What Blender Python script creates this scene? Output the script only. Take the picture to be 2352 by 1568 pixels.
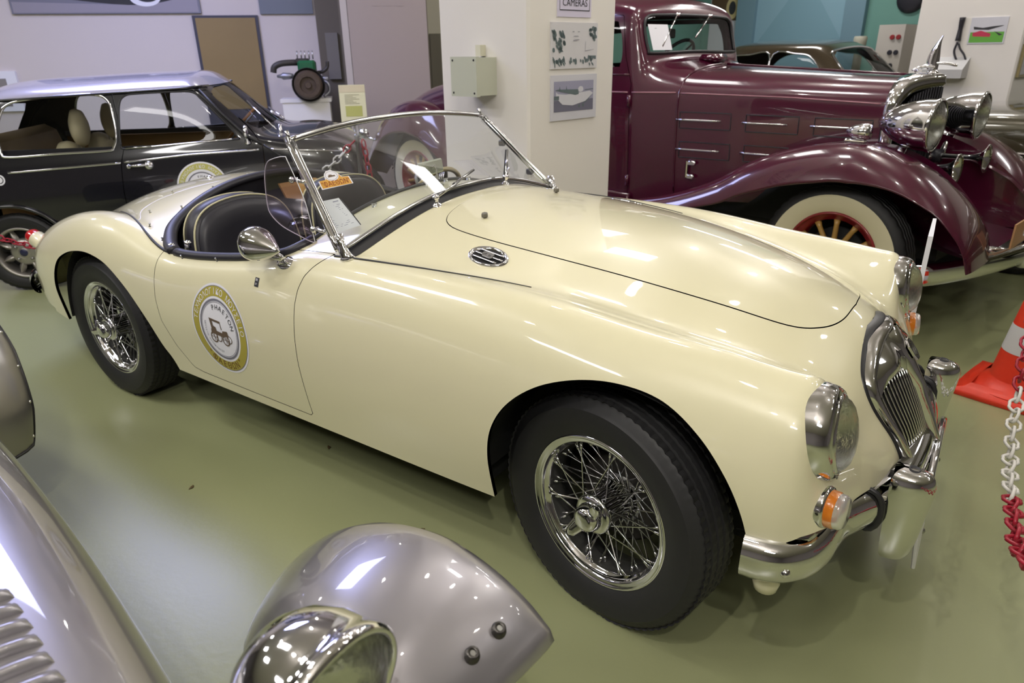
import bpy, bmesh, math, random
import numpy as np
from mathutils import Vector, Matrix
from mathutils.bvhtree import BVHTree
random.seed(7)
for o in list(bpy.data.objects): bpy.data.objects.remove(o)
SC = bpy.context.scene
COL = SC.collection
PI = math.pi

# ------------------------------------------------------------------ camera
cam_d = bpy.data.cameras.new('camera'); cam = bpy.data.objects.new('camera', cam_d); COL.objects.link(cam)
SC.camera = cam
cx, cy, cz, yaw, pit, rol, fl = 0.643967, -1.970603, 1.393800, 2.179994, 0.397768, -0.015272, 1.578449
F = Vector((math.cos(yaw)*math.cos(pit), math.sin(yaw)*math.cos(pit), -math.sin(pit)))
R0 = F.cross(Vector((0, 0, 1))).normalized(); U0 = R0.cross(F)
Rr = R0*math.cos(rol)+U0*math.sin(rol); Ur = -R0*math.sin(rol)+U0*math.cos(rol)
m = Matrix((Rr, Ur, -F)).transposed().to_4x4(); m.translation = Vector((cx, cy, cz))
cam.matrix_world = m
cam_d.sensor_width = 36; cam_d.lens = fl*1000*36/2352
cam_d.clip_start = .05
cam_d.dof.use_dof = True; cam_d.dof.focus_distance = 1.75; cam_d.dof.aperture_fstop = 5.6

# ------------------------------------------------------------------ world, exposure
SC.view_settings.view_transform = 'Standard'
SC.view_settings.look = 'None'
SC.view_settings.gamma = 1
SC.view_settings.exposure = -.74
SC.view_settings.use_curve_mapping = False
w = bpy.data.worlds.new('world'); SC.world = w; w.use_nodes = True
w.node_tree.nodes['Background'].inputs[0].default_value = (.75, .74, .8, 1)
w.node_tree.nodes['Background'].inputs[1].default_value = .05

def area(name, loc, sx, sy, power, col=(1, .97, .93), aim=(0, 0, -1)):
    l = bpy.data.lights.new(name, 'AREA'); l.shape = 'RECTANGLE'; l.size = sx; l.size_y = sy
    l.energy = power; l.color = col
    o = bpy.data.objects.new(name, l); COL.objects.link(o); o.location = loc
    o.rotation_euler = Vector(aim).to_track_quat('-Z', 'Y').to_euler()
    return o
CEIL = 3.3
# ceiling light panels (the fittings are built further down, these are their light)
PANELS = [  # x, y, length, width, turn
    (-.84, 1.52, .5, .3, 0), (-1.7, 2.5, .6, .6, 0), (-.2, 5.0, 1.2, .3, 0), (-2.6, -1.7, 1.2, .3, 0),
    (-4.0, -3.0, 1.2, .3, 0), (-6.3, -2.2, 1.2, .3, 0), (-3.2, 4.0, .6, .3, 0), (2.8, 1.4, .6, .3, 0),
    (1.8, -3.4, 1.2, .3, 0), (-1.4, -3.6, 1.2, .3, 0), (-8.2, -.6, .6, .3, 0), (2.4, 5.6, .6, .3, 0), (-1.6, 7.4, 1.2, .3, 0)]
POWER = [16, 12, 36, 36, 56, 48, 17, 18, 36, 34, 20, 20, 45]
for (x, y, a, b, r), e_ in zip(PANELS, POWER):
    area('ceiling_panel_light', (x, y, CEIL-.12), a*.95, b*.9, e_, (1, .97, .965))
SKYPANEL = (-5.0, .75, 1.9, 1.3)
area('daylight_panel_light', (SKYPANEL[0], SKYPANEL[1], CEIL-.1), SKYPANEL[2], SKYPANEL[3], 165, (.52, .55, 1))

# the spot lamps that throw the clear shadows (their cans and bulbs are built with the ceiling)
SPOTS = [(1.35, -2.7), (.35, -2.35), (-1.2, .6), (-.4, .7), (.5, 1.0), (1.4, .4), (1.9, 1.6), (.25, 2.5), (-.6, 2.9), (-2.4, .2), (-2.2, 2.6), (1.6, 3.4), (-3.3, -1.4), (.2, -1.0), (-1.4, -1.9), (3.4, .6), (-4.6, 2.6), (2.9, 4.4), (.2, 4.3)]
for i, (x, y) in enumerate(SPOTS):
    l = bpy.data.lights.new('spot_lamp_light', 'POINT'); l.energy = {0: 125, 1: 92, 7: 55, 8: 36}.get(i, 9); l.shadow_soft_size = .035; l.color = (1, .95, .88)
    o = bpy.data.objects.new('spot_lamp_light', l); COL.objects.link(o); o.location = (x, y, CEIL-.20)

# ------------------------------------------------------------------ helpers
def tag(o, label=None, cat=None, group=None, kind=None):
    if label: o['label'] = label
    if cat: o['category'] = cat
    if group: o['group'] = group
    if kind: o['kind'] = kind
    return o
def empty(name, loc=(0, 0, 0), rz=0, label=None, cat=None, group=None):
    o = bpy.data.objects.new(name, None); COL.objects.link(o); o.location = loc; o.rotation_euler = (0, 0, rz)
    o.empty_display_size = .1
    return tag(o, label, cat, group)
MATS = {}
def mat(name, col, rough=.5, metal=0., coat=0., bump=None, noise=None, trans=0., ior=1.45, emit=None, spec=None, alpha=None, flake=None):
    if name in MATS: return MATS[name]
    m = bpy.data.materials.new(name); m.use_nodes = True; nt = m.node_tree; b = nt.nodes['Principled BSDF']
    b.inputs['Base Color'].default_value = (*col, 1); b.inputs['Roughness'].default_value = rough
    b.inputs['Metallic'].default_value = metal; b.inputs['Coat Weight'].default_value = coat
    b.inputs['Coat Roughness'].default_value = .03; b.inputs['IOR'].default_value = ior
    b.inputs['Transmission Weight'].default_value = trans
    if spec is not None: b.inputs['Specular IOR Level'].default_value = spec
    if alpha is not None: b.inputs['Alpha'].default_value = alpha
    if emit: b.inputs['Emission Color'].default_value = (*emit[0], 1); b.inputs['Emission Strength'].default_value = emit[1]
    tc = nt.nodes.new('ShaderNodeTexCoord')
    if noise:  # (scale, amount) gentle colour variation
        n = nt.nodes.new('ShaderNodeTexNoise'); n.inputs['Scale'].default_value = noise[0]; n.inputs['Detail'].default_value = 5
        nt.links.new(tc.outputs['Object'], n.inputs['Vector'])
        mx = nt.nodes.new('ShaderNodeMix'); mx.data_type = 'RGBA'
        c2 = tuple(max(0, c*(1-noise[1])) for c in col)
        mx.inputs[6].default_value = (*c2, 1); mx.inputs[7].default_value = (*[min(1, c*(1+noise[1]*.5)) for c in col], 1)
        nt.links.new(n.outputs['Fac'], mx.inputs[0]); nt.links.new(mx.outputs[2], b.inputs['Base Color'])
    if bump:  # (scale, strength, distance)
        n = nt.nodes.new('ShaderNodeTexNoise'); n.inputs['Scale'].default_value = bump[0]; n.inputs['Detail'].default_value = 4
        nt.links.new(tc.outputs['Object'], n.inputs['Vector'])
        bp = nt.nodes.new('ShaderNodeBump'); bp.inputs['Strength'].default_value = bump[1]; bp.inputs['Distance'].default_value = bump[2]
        nt.links.new(n.outputs['Fac'], bp.inputs['Height']); nt.links.new(bp.outputs[0], b.inputs['Normal'])
    MATS[name] = m
    return m
def glass(name, tint=(.93, .96, .95), rough=0., refl=1.0):
    """thin sheet glass: clear with a fresnel reflection, lets light through"""
    if name in MATS: return MATS[name]
    m = bpy.data.materials.new(name); m.use_nodes = True; nt = m.node_tree
    for n in list(nt.nodes): nt.nodes.remove(n)
    out = nt.nodes.new('ShaderNodeOutputMaterial'); t = nt.nodes.new('ShaderNodeBsdfTransparent'); g = nt.nodes.new('ShaderNodeBsdfGlossy')
    fr = nt.nodes.new('ShaderNodeFresnel'); fr.inputs[0].default_value = 1.5
    ge = nt.nodes.new('ShaderNodeNewGeometry'); mr = nt.nodes.new('ShaderNodeMapRange'); mr.inputs[3].default_value = 1.5; mr.inputs[4].default_value = 1/1.5
    nt.links.new(ge.outputs['Backfacing'], mr.inputs[0]); nt.links.new(mr.outputs[0], fr.inputs[0])   # same reflection from both sides of a sheet
    mu = nt.nodes.new('ShaderNodeMath'); mu.operation = 'MULTIPLY'; mu.inputs[1].default_value = 1.7*refl
    mx = nt.nodes.new('ShaderNodeMixShader'); t.inputs[0].default_value = (*tint, 1); g.inputs['Roughness'].default_value = rough
    nt.links.new(fr.outputs[0], mu.inputs[0]); nt.links.new(mu.outputs[0], mx.inputs[0]); nt.links.new(t.outputs[0], mx.inputs[1])
    nt.links.new(g.outputs[0], mx.inputs[2]); nt.links.new(mx.outputs[0], out.inputs[0])
    MATS[name] = m
    return m

class G:
    """little geometry collector -> ONE mesh object"""
    def __init__(s): s.v = []; s.f = []
    def add(s, V, Fc):
        n = len(s.v); s.v += [tuple(map(float, p)) for p in V]; s.f += [tuple(i+n for i in f) for f in Fc]; return s
    def grid(s, P, cu=False, cv=False, flip=False):
        P = np.asarray(P, float); n, m = P.shape[:2]; Fc = []
        for i in range(n if cu else n-1):
            for j in range(m if cv else m-1):
                a, b, c, d = i*m+j, ((i+1) % n)*m+j, ((i+1) % n)*m+(j+1) % m, i*m+(j+1) % m
                Fc.append((a, d, c, b) if flip else (a, b, c, d))
        return s.add(P.reshape(-1, 3), Fc)
    def box(s, c, d, R=None, bev=0):
        c = np.array(c, float); hx, hy, hz = [k/2 for k in d]
        if bev:
            b = min(bev, hx*.9, hy*.9, hz*.9); V = []
            sg = [(x, y, z) for x in (-1, 1) for y in (-1, 1) for z in (-1, 1)]
            pts = []
            for x, y, z in sg:
                pts += [(x*(hx-b), y*(hy-b), z*hz), (x*(hx-b), y*hy, z*(hz-b)), (x*hx, y*(hy-b), z*(hz-b))]
            bm = bmesh.new()
            for q in pts: bm.verts.new(q)
            bmesh.ops.convex_hull(bm, input=bm.verts); bmesh.ops.dissolve_limit(bm, angle_limit=.02, verts=bm.verts, edges=bm.edges)
            bm.verts.index_update(); V = [v.co[:] for v in bm.verts]; Fc = [[v.index for v in f.verts] for f in bm.faces]; bm.free()
        else:
            V = [(x*hx, y*hy, z*hz) for x in (-1, 1) for y in (-1, 1) for z in (-1, 1)]
            Fc = [(0, 1, 3, 2), (4, 6, 7, 5), (0, 4, 5, 1), (2, 3, 7, 6), (0, 2, 6, 4), (1, 5, 7, 3)]
        V = np.array(V)
        if R is not None: V = V@np.array(R).T
        return s.add(V+c, Fc)
    def tube(s, pts, r, n=10, caps=True, closed=False, sx=1.0, up=None):
        P = np.array(pts, float); k = len(P)
        if closed: T = np.roll(P, -1, 0)-np.roll(P, 1, 0)
        else: T = np.gradient(P, axis=0)
        T /= np.linalg.norm(T, axis=1, keepdims=True)+1e-12
        rr = np.broadcast_to(np.array(r, float), (k,))
        u = np.array(up if up is not None else ((0, 0, 1) if abs(T[0][2]) < .9 else (1, 0, 0)), float)
        rows = []
        for i in range(k):
            if up is not None: u = np.array(up, float)
            u = u-T[i]*(u@T[i]); u /= np.linalg.norm(u)+1e-12; v = np.cross(T[i], u)
            a = np.linspace(0, 2*PI, n, endpoint=False)
            rows.append(P[i]+rr[i]*(np.cos(a)[:, None]*u+sx*np.sin(a)[:, None]*v))
        n0 = len(s.v); s.grid(rows, cu=closed, cv=True)
        if caps and not closed:
            s.f.append(tuple(range(n0, n0+n))); s.f.append(tuple(reversed(range(n0+(k-1)*n, n0+k*n))))
        return s
    def lathe(s, prof, c=(0, 0, 0), ax=(0, 0, 1), n=48, a0=0, a1=2*PI, ref=None):
        """prof: list of (radius, along axis)"""
        ax = np.array(ax, float); ax /= np.linalg.norm(ax)
        u = np.array(ref, float) if ref is not None else (np.array((0, 0, 1.)) if abs(ax[2]) < .9 else np.array((1., 0, 0)))
        u = u-ax*(u@ax); u /= np.linalg.norm(u); v = np.cross(ax, u); full = abs(a1-a0-2*PI) < 1e-6
        A = np.linspace(a0, a1, n, endpoint=not full)
        rows = [[np.array(c)+r*(math.cos(a)*u+math.sin(a)*v)+h*ax for a in A] for r, h in prof]
        return s.grid(rows, cv=full, flip=False)
    def fan(s, pts, flip=False):
        n = len(s.v); s.v += [tuple(map(float, q)) for q in pts]; f = tuple(range(n, n+len(pts))); s.f.append(f[::-1] if flip else f); return s
    def prism(s, pts, d):
        """closed polygon pts (3d) extruded by vector d"""
        n = len(s.v); k = len(pts); d = np.array(d, float)
        s.v += [tuple(map(float, q)) for q in pts]+[tuple(map(float, np.array(q)+d)) for q in pts]
        s.f.append(tuple(range(n+k-1, n-1, -1))); s.f.append(tuple(range(n+k, n+2*k)))
        for i in range(k): s.f.append((n+i, n+(i+1) % k, n+k+(i+1) % k, n+k+i))
        return s
    def xf(s, M):
        M = np.array(M); V = np.array(s.v); s.v = [tuple(q) for q in V@M[:3, :3].T+M[:3, 3]]; return s
    def obj(s, name, m, parent=None, smooth=True, ang=None, kind=None, subd=0):
        me = bpy.data.meshes.new(name); me.from_pydata(s.v, [], s.f); me.validate(); me.update()
        if ang is not None:
            bm = bmesh.new(); bm.from_mesh(me); bmesh.ops.remove_doubles(bm, verts=bm.verts, dist=1e-5)
            bmesh.ops.recalc_face_normals(bm, faces=bm.faces); bm.to_mesh(me); bm.free()
            me.polygons.foreach_set('use_smooth', [True]*len(me.polygons)); me.set_sharp_from_angle(angle=math.radians(ang))
        else:
            me.polygons.foreach_set('use_smooth', [smooth]*len(me.polygons))
        me.materials.append(m)
        o = bpy.data.objects.new(name, me); COL.objects.link(o)
        if parent: o.parent = parent
        if kind: o['kind'] = kind
        if subd:
            md = o.modifiers.new('s', 'SUBSURF'); md.levels = md.render_levels = subd
        return o
def catmull(pts, k=8, closed=False):
    P = np.array(pts, float); n = len(P); out = []
    for i in range(n if closed else n-1):
        p0 = P[(i-1) % n] if closed or i > 0 else 2*P[0]-P[1]; p1 = P[i]; p2 = P[(i+1) % n]
        p3 = P[(i+2) % n] if closed or i < n-2 else 2*P[-1]-P[-2]
        for t in np.linspace(0, 1, k, endpoint=False):
            out.append(.5*(2*p1+(p2-p0)*t+(2*p0-5*p1+4*p2-p3)*t*t+(3*p1-p0-3*p2+p3)*t**3))
    if not closed: out.append(P[-1])
    return np.array(out)
def rotm(ax, a): return np.array(Matrix.Rotation(a, 3, ax))
def frame_to(n, up=(0, 0, 1)):
    n = np.array(n, float); n /= np.linalg.norm(n); u = np.array(up, float); x = np.cross(u, n)
    if np.linalg.norm(x) < 1e-6: x = np.array((1., 0, 0))
    x /= np.linalg.norm(x); return np.stack([x, np.cross(n, x), n], 1)   # columns x,y,n
_glyph = {}
def glyphs(txt):
    """triangulated outline of a string, centred, height about 1"""
    if txt in _glyph: return _glyph[txt]
    if 'Φ' in txt:   # the font's own letter fills its bowls: put it together from a ring and a stem
        a, f1 = glyphs(txt.replace('Φ', 'Ο')); k = txt.index('Φ'); w0 = glyphs(txt[:k+1].replace('Φ', 'Ο'))[0]; V = a.copy()
        adv = (V[:, 0].max()-V[:, 0].min())/max(1, len(txt)) if len(txt) > 1 else 0
        cxl = V[:, 0].min()+(w0[:, 0].max()-w0[:, 0].min())-.36 if len(txt) > 1 else 0
        st = np.array([(cxl-.045, -.03, 0), (cxl+.045, -.03, 0), (cxl+.045, .74, 0), (cxl-.045, .74, 0)])
        _glyph[txt] = (np.concatenate([V, st]), list(f1)+[(len(V), len(V)+1, len(V)+2, len(V)+3)]); return _glyph[txt]
    c = bpy.data.curves.new('t', 'FONT'); c.body = txt; c.size = 1; c.align_x = 'CENTER'; c.resolution_u = 3
    o = bpy.data.objects.new('t', c); COL.objects.link(o)
    bpy.context.view_layer.update(); dg = bpy.context.evaluated_depsgraph_get()
    me = bpy.data.meshes.new_from_object(o.evaluated_get(dg))
    V = np.array([v.co[:] for v in me.vertices]).reshape(-1, 3); Fc = [tuple(p.vertices) for p in me.polygons]
    bpy.data.objects.remove(o); bpy.data.meshes.remove(me); bpy.data.curves.remove(c)
    _glyph[txt] = (V, Fc); return V, Fc
def text_to(g, txt, o, X, Y, h, wscale=1., fn=None):
    """lay text: origin o, axes X,Y unit vectors, letter size h"""
    V, Fc = glyphs(txt)
    if len(V) == 0: return
    P = np.array(o)+np.outer(V[:, 0]*h*wscale, X)+np.outer(V[:, 1]*h, Y)
    if fn: P = np.array([fn(q) for q in P])
    g.add(P, Fc)

# ---- surfaces from control nets, cut by signed distance
def bsp(n, m):
    M = np.zeros((m, n))
    for a, t in enumerate(np.linspace(0, n-1, m)):
        i = min(int(t), n-2); s = t-i
        b = [(1-s)**3/6, (3*s**3-6*s**2+4)/6, (-3*s**3+3*s**2+3*s+1)/6, s**3/6]
        for k, ww in zip(range(i-1, i+3), b):
            if k < 0: M[a, 0] += 2*ww; M[a, 1] -= ww
            elif k > n-1: M[a, n-1] += 2*ww; M[a, n-2] -= ww
            else: M[a, k] += ww
    return M
def net_surface(NET, mu, mv, corr=.9):
    P = np.array(NET, float); P0 = P.copy(); n, m = P.shape[:2]
    ext = lambda P: np.concatenate([P, P[:, -2:-4:-1]*np.array([1, -1, 1])], 1)
    Bi = bsp(n, n); Bj = bsp(m+2, m+2)[:m]
    for _ in range(2): P = P+corr*(P0-np.einsum('ai,ijk,bj->abk', Bi, ext(P), Bj))
    tv = np.linspace(0, m+1, (m+1)*40+1); Md = bsp(m+2, len(tv)); sel = np.linspace(0, m-1, mv)
    Mv = np.array([[np.interp(s, tv, Md[:, j]) for j in range(m+2)] for s in sel])
    S = np.einsum('ai,ijk,bj->abk', bsp(n, mu), ext(P), Mv); S[:, -1, 1] = 0
    return S
class Shell:
    def __init__(s, V, N, Fc): s.V = np.asarray(V, float); s.N = np.asarray(N, float); s.F = Fc
    @classmethod
    def from_grid(c, S):
        n, m = S.shape[:2]; du = np.gradient(S, axis=0); dv = np.gradient(S, axis=1); N = np.cross(du, dv)
        N /= np.linalg.norm(N, axis=-1, keepdims=True)+1e-12
        if N[n//2, m-2, 2] < 0: N = -N; flip = True
        else: flip = False
        Fc = []
        for i in range(n-1):
            for j in range(m-1):
                q = (i*m+j, (i+1)*m+j, (i+1)*m+j+1, i*m+j+1); Fc.append(q[::-1] if flip else q)
        N[:, -1, 1] = 0
        return c(S.reshape(-1, 3), N.reshape(-1, 3), Fc)
    def split(s, g):
        """-> (part with g<0, part with g>=0), g one value per vertex"""
        V = list(map(tuple, s.V)); N = list(map(tuple, s.N)); cut = {}; g = np.asarray(g); inn = []; out = []
        def mid(a, b):
            k = (a, b) if a < b else (b, a)
            if k not in cut:
                t = g[k[0]]/(g[k[0]]-g[k[1]]); cut[k] = len(V)
                V.append(tuple(s.V[k[0]]*(1-t)+s.V[k[1]]*t)); N.append(tuple(s.N[k[0]]*(1-t)+s.N[k[1]]*t))
            return cut[k]
        neg = g < 0
        for f in s.F:
            c = sum(neg[i] for i in f)
            if c == 0: out.append(f); continue
            if c == len(f): inn.append(f); continue
            A = []; B = []
            for i in range(len(f)):
                a, b = f[i], f[(i+1) % len(f)]
                (A if neg[a] else B).append(a)
                if neg[a] != neg[b]:
                    q = mid(a, b); A.append(q); B.append(q)
            if len(A) > 2: inn.append(tuple(A))
            if len(B) > 2: out.append(tuple(B))
        V = np.array(V); N = np.array(N)
        return Shell(V, N, inn).compact(), Shell(V, N, out).compact()
    def compact(s):
        used = sorted({i for f in s.F for i in f}); mp = {a: b for b, a in enumerate(used)}
        return Shell(s.V[used] if used else np.zeros((0, 3)), s.N[used] if used else np.zeros((0, 3)), [tuple(mp[i] for i in f) for f in s.F])
    def mirror(s): return Shell(s.V*[1, -1, 1], s.N*[1, -1, 1], [f[::-1] for f in s.F])
    def both(s):
        m = s.mirror(); n = len(s.V)
        return Shell(np.concatenate([s.V, m.V]), np.concatenate([s.N, m.N]), list(s.F)+[tuple(i+n for i in f) for f in m.F])
    def offset(s, d): return Shell(s.V+s.N*d, s.N, s.F)
    def obj(s, name, m, parent=None, thick=.012, rim=True, kind=None):
        V = [tuple(p) for p in s.V]; Fc = list(s.F); nv = s.N/(np.linalg.norm(s.N, axis=1, keepdims=True)+1e-12); NN = [tuple(p) for p in nv]
        if rim:
            cnt = {}
            for f in s.F:
                for i in range(len(f)):
                    a, b = f[i], f[(i+1) % len(f)]; k = (min(a, b), max(a, b)); cnt.setdefault(k, []).append((a, b))
            for k, l in cnt.items():
                if len(l) == 1:
                    a, b = l[0]
                    if abs(s.V[a][1]) < 1e-6 and abs(s.V[b][1]) < 1e-6: continue
                    pa, pb = s.V[a], s.V[b]; qa, qb = pa-nv[a]*thick, pb-nv[b]*thick
                    nn = np.cross(pb-pa, qa-pa); nn = -nn/(np.linalg.norm(nn)+1e-12); n0 = len(V)
                    V += [tuple(pa), tuple(pb), tuple(qb), tuple(qa)]; NN += [tuple(-nn)]*4; Fc.append((n0+3, n0+2, n0+1, n0))
        me = bpy.data.meshes.new(name); me.from_pydata(V, [], Fc); me.update()
        me.polygons.foreach_set('use_smooth', [True]*len(me.polygons)); me.normals_split_custom_set_from_vertices(NN)
        me.materials.append(m); o = bpy.data.objects.new(name, me); COL.objects.link(o)
        if parent: o.parent = parent
        if kind: o['kind'] = kind
        return o
def sdf(P, poly):
    """signed distance of 2d points to closed polygon, negative inside"""
    P = np.asarray(P, float); A = np.asarray(poly, float); B = np.roll(A, -1, 0); d = np.full(len(P), 1e9); ins = np.zeros(len(P), bool)
    for a, b in zip(A, B):
        e = b-a; w_ = P-a; t = np.clip((w_@e)/(e@e+1e-12), 0, 1); d = np.minimum(d, np.hypot(*(w_-t[:, None]*e).T))
        c = ((a[1] > P[:, 1]) != (b[1] > P[:, 1]))
        with np.errstate(divide='ignore', invalid='ignore'):
            xx = (b[0]-a[0])*(P[:, 1]-a[1])/(b[1]-a[1]+1e-15)+a[0]
        ins ^= c & (P[:, 0] < xx)
    return np.where(ins, -d, d)
def copy_tree(o, parent=None):
    c = o.copy(); COL.objects.link(c)
    if parent: c.parent = parent
    for ch in [k for k in COL.objects if k.parent == o]: copy_tree(ch, c)
    return c

# ------------------------------------------------------------------ materials
CREAM = mat('cream_paint', (.80, .755, .515), .30, 0, 1.0)
CHROME = mat('chrome', (.78, .78, .80), .06, 1.0)
DCHROME = mat('dull_metal', (.45, .45, .44), .3, 1.0)
RUBBER = mat('rubber', (.018, .018, .019), .55, bump=(60, .15, .002))
BLACKV = mat('black_vinyl', (.022, .021, .028), .42, bump=(180, .25, .001))
BLACK = mat('black_matt', (.01, .01, .01), .8)
GASKET = mat('gasket_black', (.02, .02, .022), .4)
PIPING = mat('cream_piping', (.62, .58, .36), .5)
GLASS = glass('clear_glass')
WHITE = mat('white_plaster', (.80, .77, .73), .75, bump=(25, .12, .004), noise=(1.2, .04))
PAPER = mat('paper', (.80, .80, .86), .6)
INK = mat('ink_grey', (.18, .18, .22), .6)
DARKINK = mat('ink_dark', (.03, .03, .035), .6)

# ------------------------------------------------------------------ the room
def floor_mat():
    m = bpy.data.materials.new('epoxy_floor'); m.use_nodes = True; nt = m.node_tree; b = nt.nodes['Principled BSDF']
    tc = nt.nodes.new('ShaderNodeTexCoord'); n1 = nt.nodes.new('ShaderNodeTexNoise'); n1.inputs['Scale'].default_value = .9; n1.inputs['Detail'].default_value = 6
    nt.links.new(tc.outputs['Object'], n1.inputs['Vector']); mx = nt.nodes.new('ShaderNodeMix'); mx.data_type = 'RGBA'
    mx.inputs[6].default_value = (.25, .275, .13, 1); mx.inputs[7].default_value = (.32, .335, .185, 1)
    nt.links.new(n1.outputs['Fac'], mx.inputs[0]); nt.links.new(mx.outputs[2], b.inputs['Base Color'])
    b.inputs['Roughness'].default_value = .3
    n2 = nt.nodes.new('ShaderNodeTexNoise'); n2.inputs['Scale'].default_value = 55; n2.inputs['Detail'].default_value = 3
    nt.links.new(tc.outputs['Object'], n2.inputs['Vector'])
    bp = nt.nodes.new('ShaderNodeBump'); bp.inputs['Strength'].default_value = .16; bp.inputs['Distance'].default_value = .002
    nt.links.new(n2.outputs['Fac'], bp.inputs['Height']); nt.links.new(bp.outputs[0], b.inputs['Normal'])
    n3 = nt.nodes.new('ShaderNodeMapRange'); n3.inputs[3].default_value = .24; n3.inputs[4].default_value = .36
    nt.links.new(n1.outputs['Fac'], n3.inputs[0]); nt.links.new(n3.outputs[0], b.inputs['Roughness'])
    return m
def struct(o): o['kind'] = 'structure'; return o
g = G(); g.grid([[(x, y, 0) for x in (-13, 8)] for y in (-8, 13)]); struct(g.obj('floor', floor_mat(), smooth=False))
g = G(); g.grid([[(x, y, CEIL) for x in (8, -13)] for y in (-8, 13)]); struct(g.obj('ceiling', mat('ceiling_paint', (.62, .58, .55), .9), smooth=False))
H46 = math.radians(46); AX = np.array([math.cos(H46), math.sin(H46), 0]); NB = np.array([math.sin(H46), -math.cos(H46), 0]); OB = np.array([-5.470, 3.935, 0])
def wall(name, a, b, m, th=.2, z1=CEIL):
    a = np.array([*a, 0.]); b = np.array([*b, 0.]); e = (b-a)/np.linalg.norm(b-a); n = np.array([-e[1], e[0], 0])
    g = G(); g.prism([a, b, b+n*th, a+n*th], (0, 0, z1)); return struct(g.obj(name, m, smooth=False))
TEAL = mat('teal_wall', (.15, .32, .27), .7, noise=(1.5, .06))
A_ = OB+AX*-9.0; B_ = OB+AX*2.95
wall('wall_back', A_[:2], B_[:2], mat('pinkish_plaster', (.64, .58, .56), .75, bump=(25, .12, .004), noise=(1.2, .04)))
wall('wall_return', B_[:2], (-3.5, 9.2), TEAL)
e12 = np.array([.980, -.198, 0]); P0 = np.array([-1.63, 8.8, 0])
wall('wall_far', (P0-e12*2.2)[:2], (P0+e12*1.17)[:2], TEAL)
wall('wall_far_right', (P0+e12*1.17)[:2], (P0+e12*9)[:2], WHITE)
DARKW = mat('dark_wall', (.26, .235, .23), .7)
wall('wall_left', (-12.5, -7.5), (-12.5, -2.0), DARKW)
wall('wall_right', (7.5, 8), (7.5, -7.5), DARKW)
wall('wall_front', (7.5, -7.5), (-12.5, -7.5), DARKW)
# columns
EL = np.array([-.980, .198, 0]); ER = np.array([.198, .980, 0]); NL = np.array([-.198, -.980, 0]); NR = np.array([.980, -.198, 0])
C1 = np.array([-1.223, .87, 0]); C2 = np.array([.606, 4.929, 0])
def column(name, c, a, b):
    g = G(); bev = .012
    pts = [c+EL*bev, c+ER*bev, c+ER*b, c+EL*a+ER*b, c+EL*a]
    g.prism([q for q in pts][::-1], (0, 0, CEIL)); return struct(g.obj(name, WHITE, smooth=False))
column('column_1', C1, .63, .62); column('column_2', C2, .76, .8)
def on(c, e, n, s, z, d=0.): return c+e*s+n*d+np.array([0, 0, z])
def board(g, c, e, n, s0, s1, z0, z1, d, d0=0.):
    """flat box on a wall face: c origin, e along, n out"""
    s0, s1 = min(s0, s1), max(s0, s1)
    q = [on(c, e, n, s0, z0, d0), on(c, e, n, s1, z0, d0), on(c, e, n, s1, z1, d0), on(c, e, n, s0, z1, d0)]
    if np.dot(np.cross(e, (0, 0, 1)), n) < 0: q = q[::-1]
    return g.prism(q, n*d)

# --- electrical box on the first column's left face
t = empty('electrical_box', on(C1, EL, NL, .31, 1.2), label='grey-green plastic junction box on the near column, conduit above it', cat='electrical box')
BOXM = mat('box_plastic', (.56, .58, .48), .4)
def child(g, name, m, par, **k):
    M = par.matrix_basis.inverted() if par.parent is None else (par.parent.matrix_basis@par.matrix_basis).inverted()
    g.xf(M); return g.obj(name, m, par, **k)
g = G(); board(g, C1, EL, NL, .215, .395, 1.205, 1.375, .11); child(g, 'box_body', BOXM, t, smooth=False)
g = G(); board(g, C1, EL, NL, .211, .399, 1.201, 1.379, .022, .112); child(g, 'lid', BOXM, t, smooth=False)
for s in (.228, .382):
    for z in (1.217, 1.363): g = G(); g.lathe([(0, .002), (.005, .002), (.005, 0)], on(C1, EL, NL, s, z, .134), NL, 10); child(g, 'lid_screw', DARKINK, t, smooth=False)
g = G(); board(g, C1, EL, NL, .29, .325, 1.38, 1.43, .035); child(g, 'conduit', mat('cream_trunking', (.68, .66, .52), .5), t, smooth=False)

# --- framed sheets on the first column's right face
SKY_ = mat('print_sky', (.33, .33, .45), .5); GROUND_ = mat('print_ground', (.16, .16, .22), .5); PALE_ = mat('print_pale', (.62, .62, .68), .5)
PINK = mat('sheet_lilac', (.66, .62, .78), .5); FRAMEM = mat('frame_grey', (.55, .55, .5), .4); GREENINK = mat('ink_green_grey', (.12, .16, .17), .6)
def flat(par, name, m, c, e, n, polys, d):
    """flat print shapes: polys lists of (s,z)"""
    g = G()
    for q in polys:
        pts = [on(c, e, n, s, z, d) for s, z in q]
        nn = np.cross(pts[1]-pts[0], pts[2]-pts[1]); g.fan(pts, flip=np.dot(nn, n) < 0)
    return child(g, name, m, par, smooth=False)
def ell(cx_, cz_, a, b, k=16, rot=0):
    return [(cx_+a*math.cos(t_)*math.cos(rot)-b*math.sin(t_)*math.sin(rot), cz_+a*math.cos(t_)*math.sin(rot)+b*math.sin(t_)*math.cos(rot)) for t_ in np.linspace(0, 2*PI, k, endpoint=False)]
def rect(a, b, c, d): return [(a, c), (b, c), (b, d), (a, d)]
t = empty('notice_sheet', on(C1, ER, NR, .31, 1.545), label='lilac NO CAMERAS notice at the top of the near column', cat='sign')
g = G(); board(g, C1, ER, NR, .19, .43, 1.545, 1.80, .004); child(g, 'sheet', PINK, t, smooth=False)
flat(t, 'border_line', DARKINK, C1, ER, NR, [rect(.203, .418, 1.572, 1.576), rect(.203, .206, 1.572, 1.79), rect(.415, .418, 1.572, 1.79)], .0055)
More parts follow.
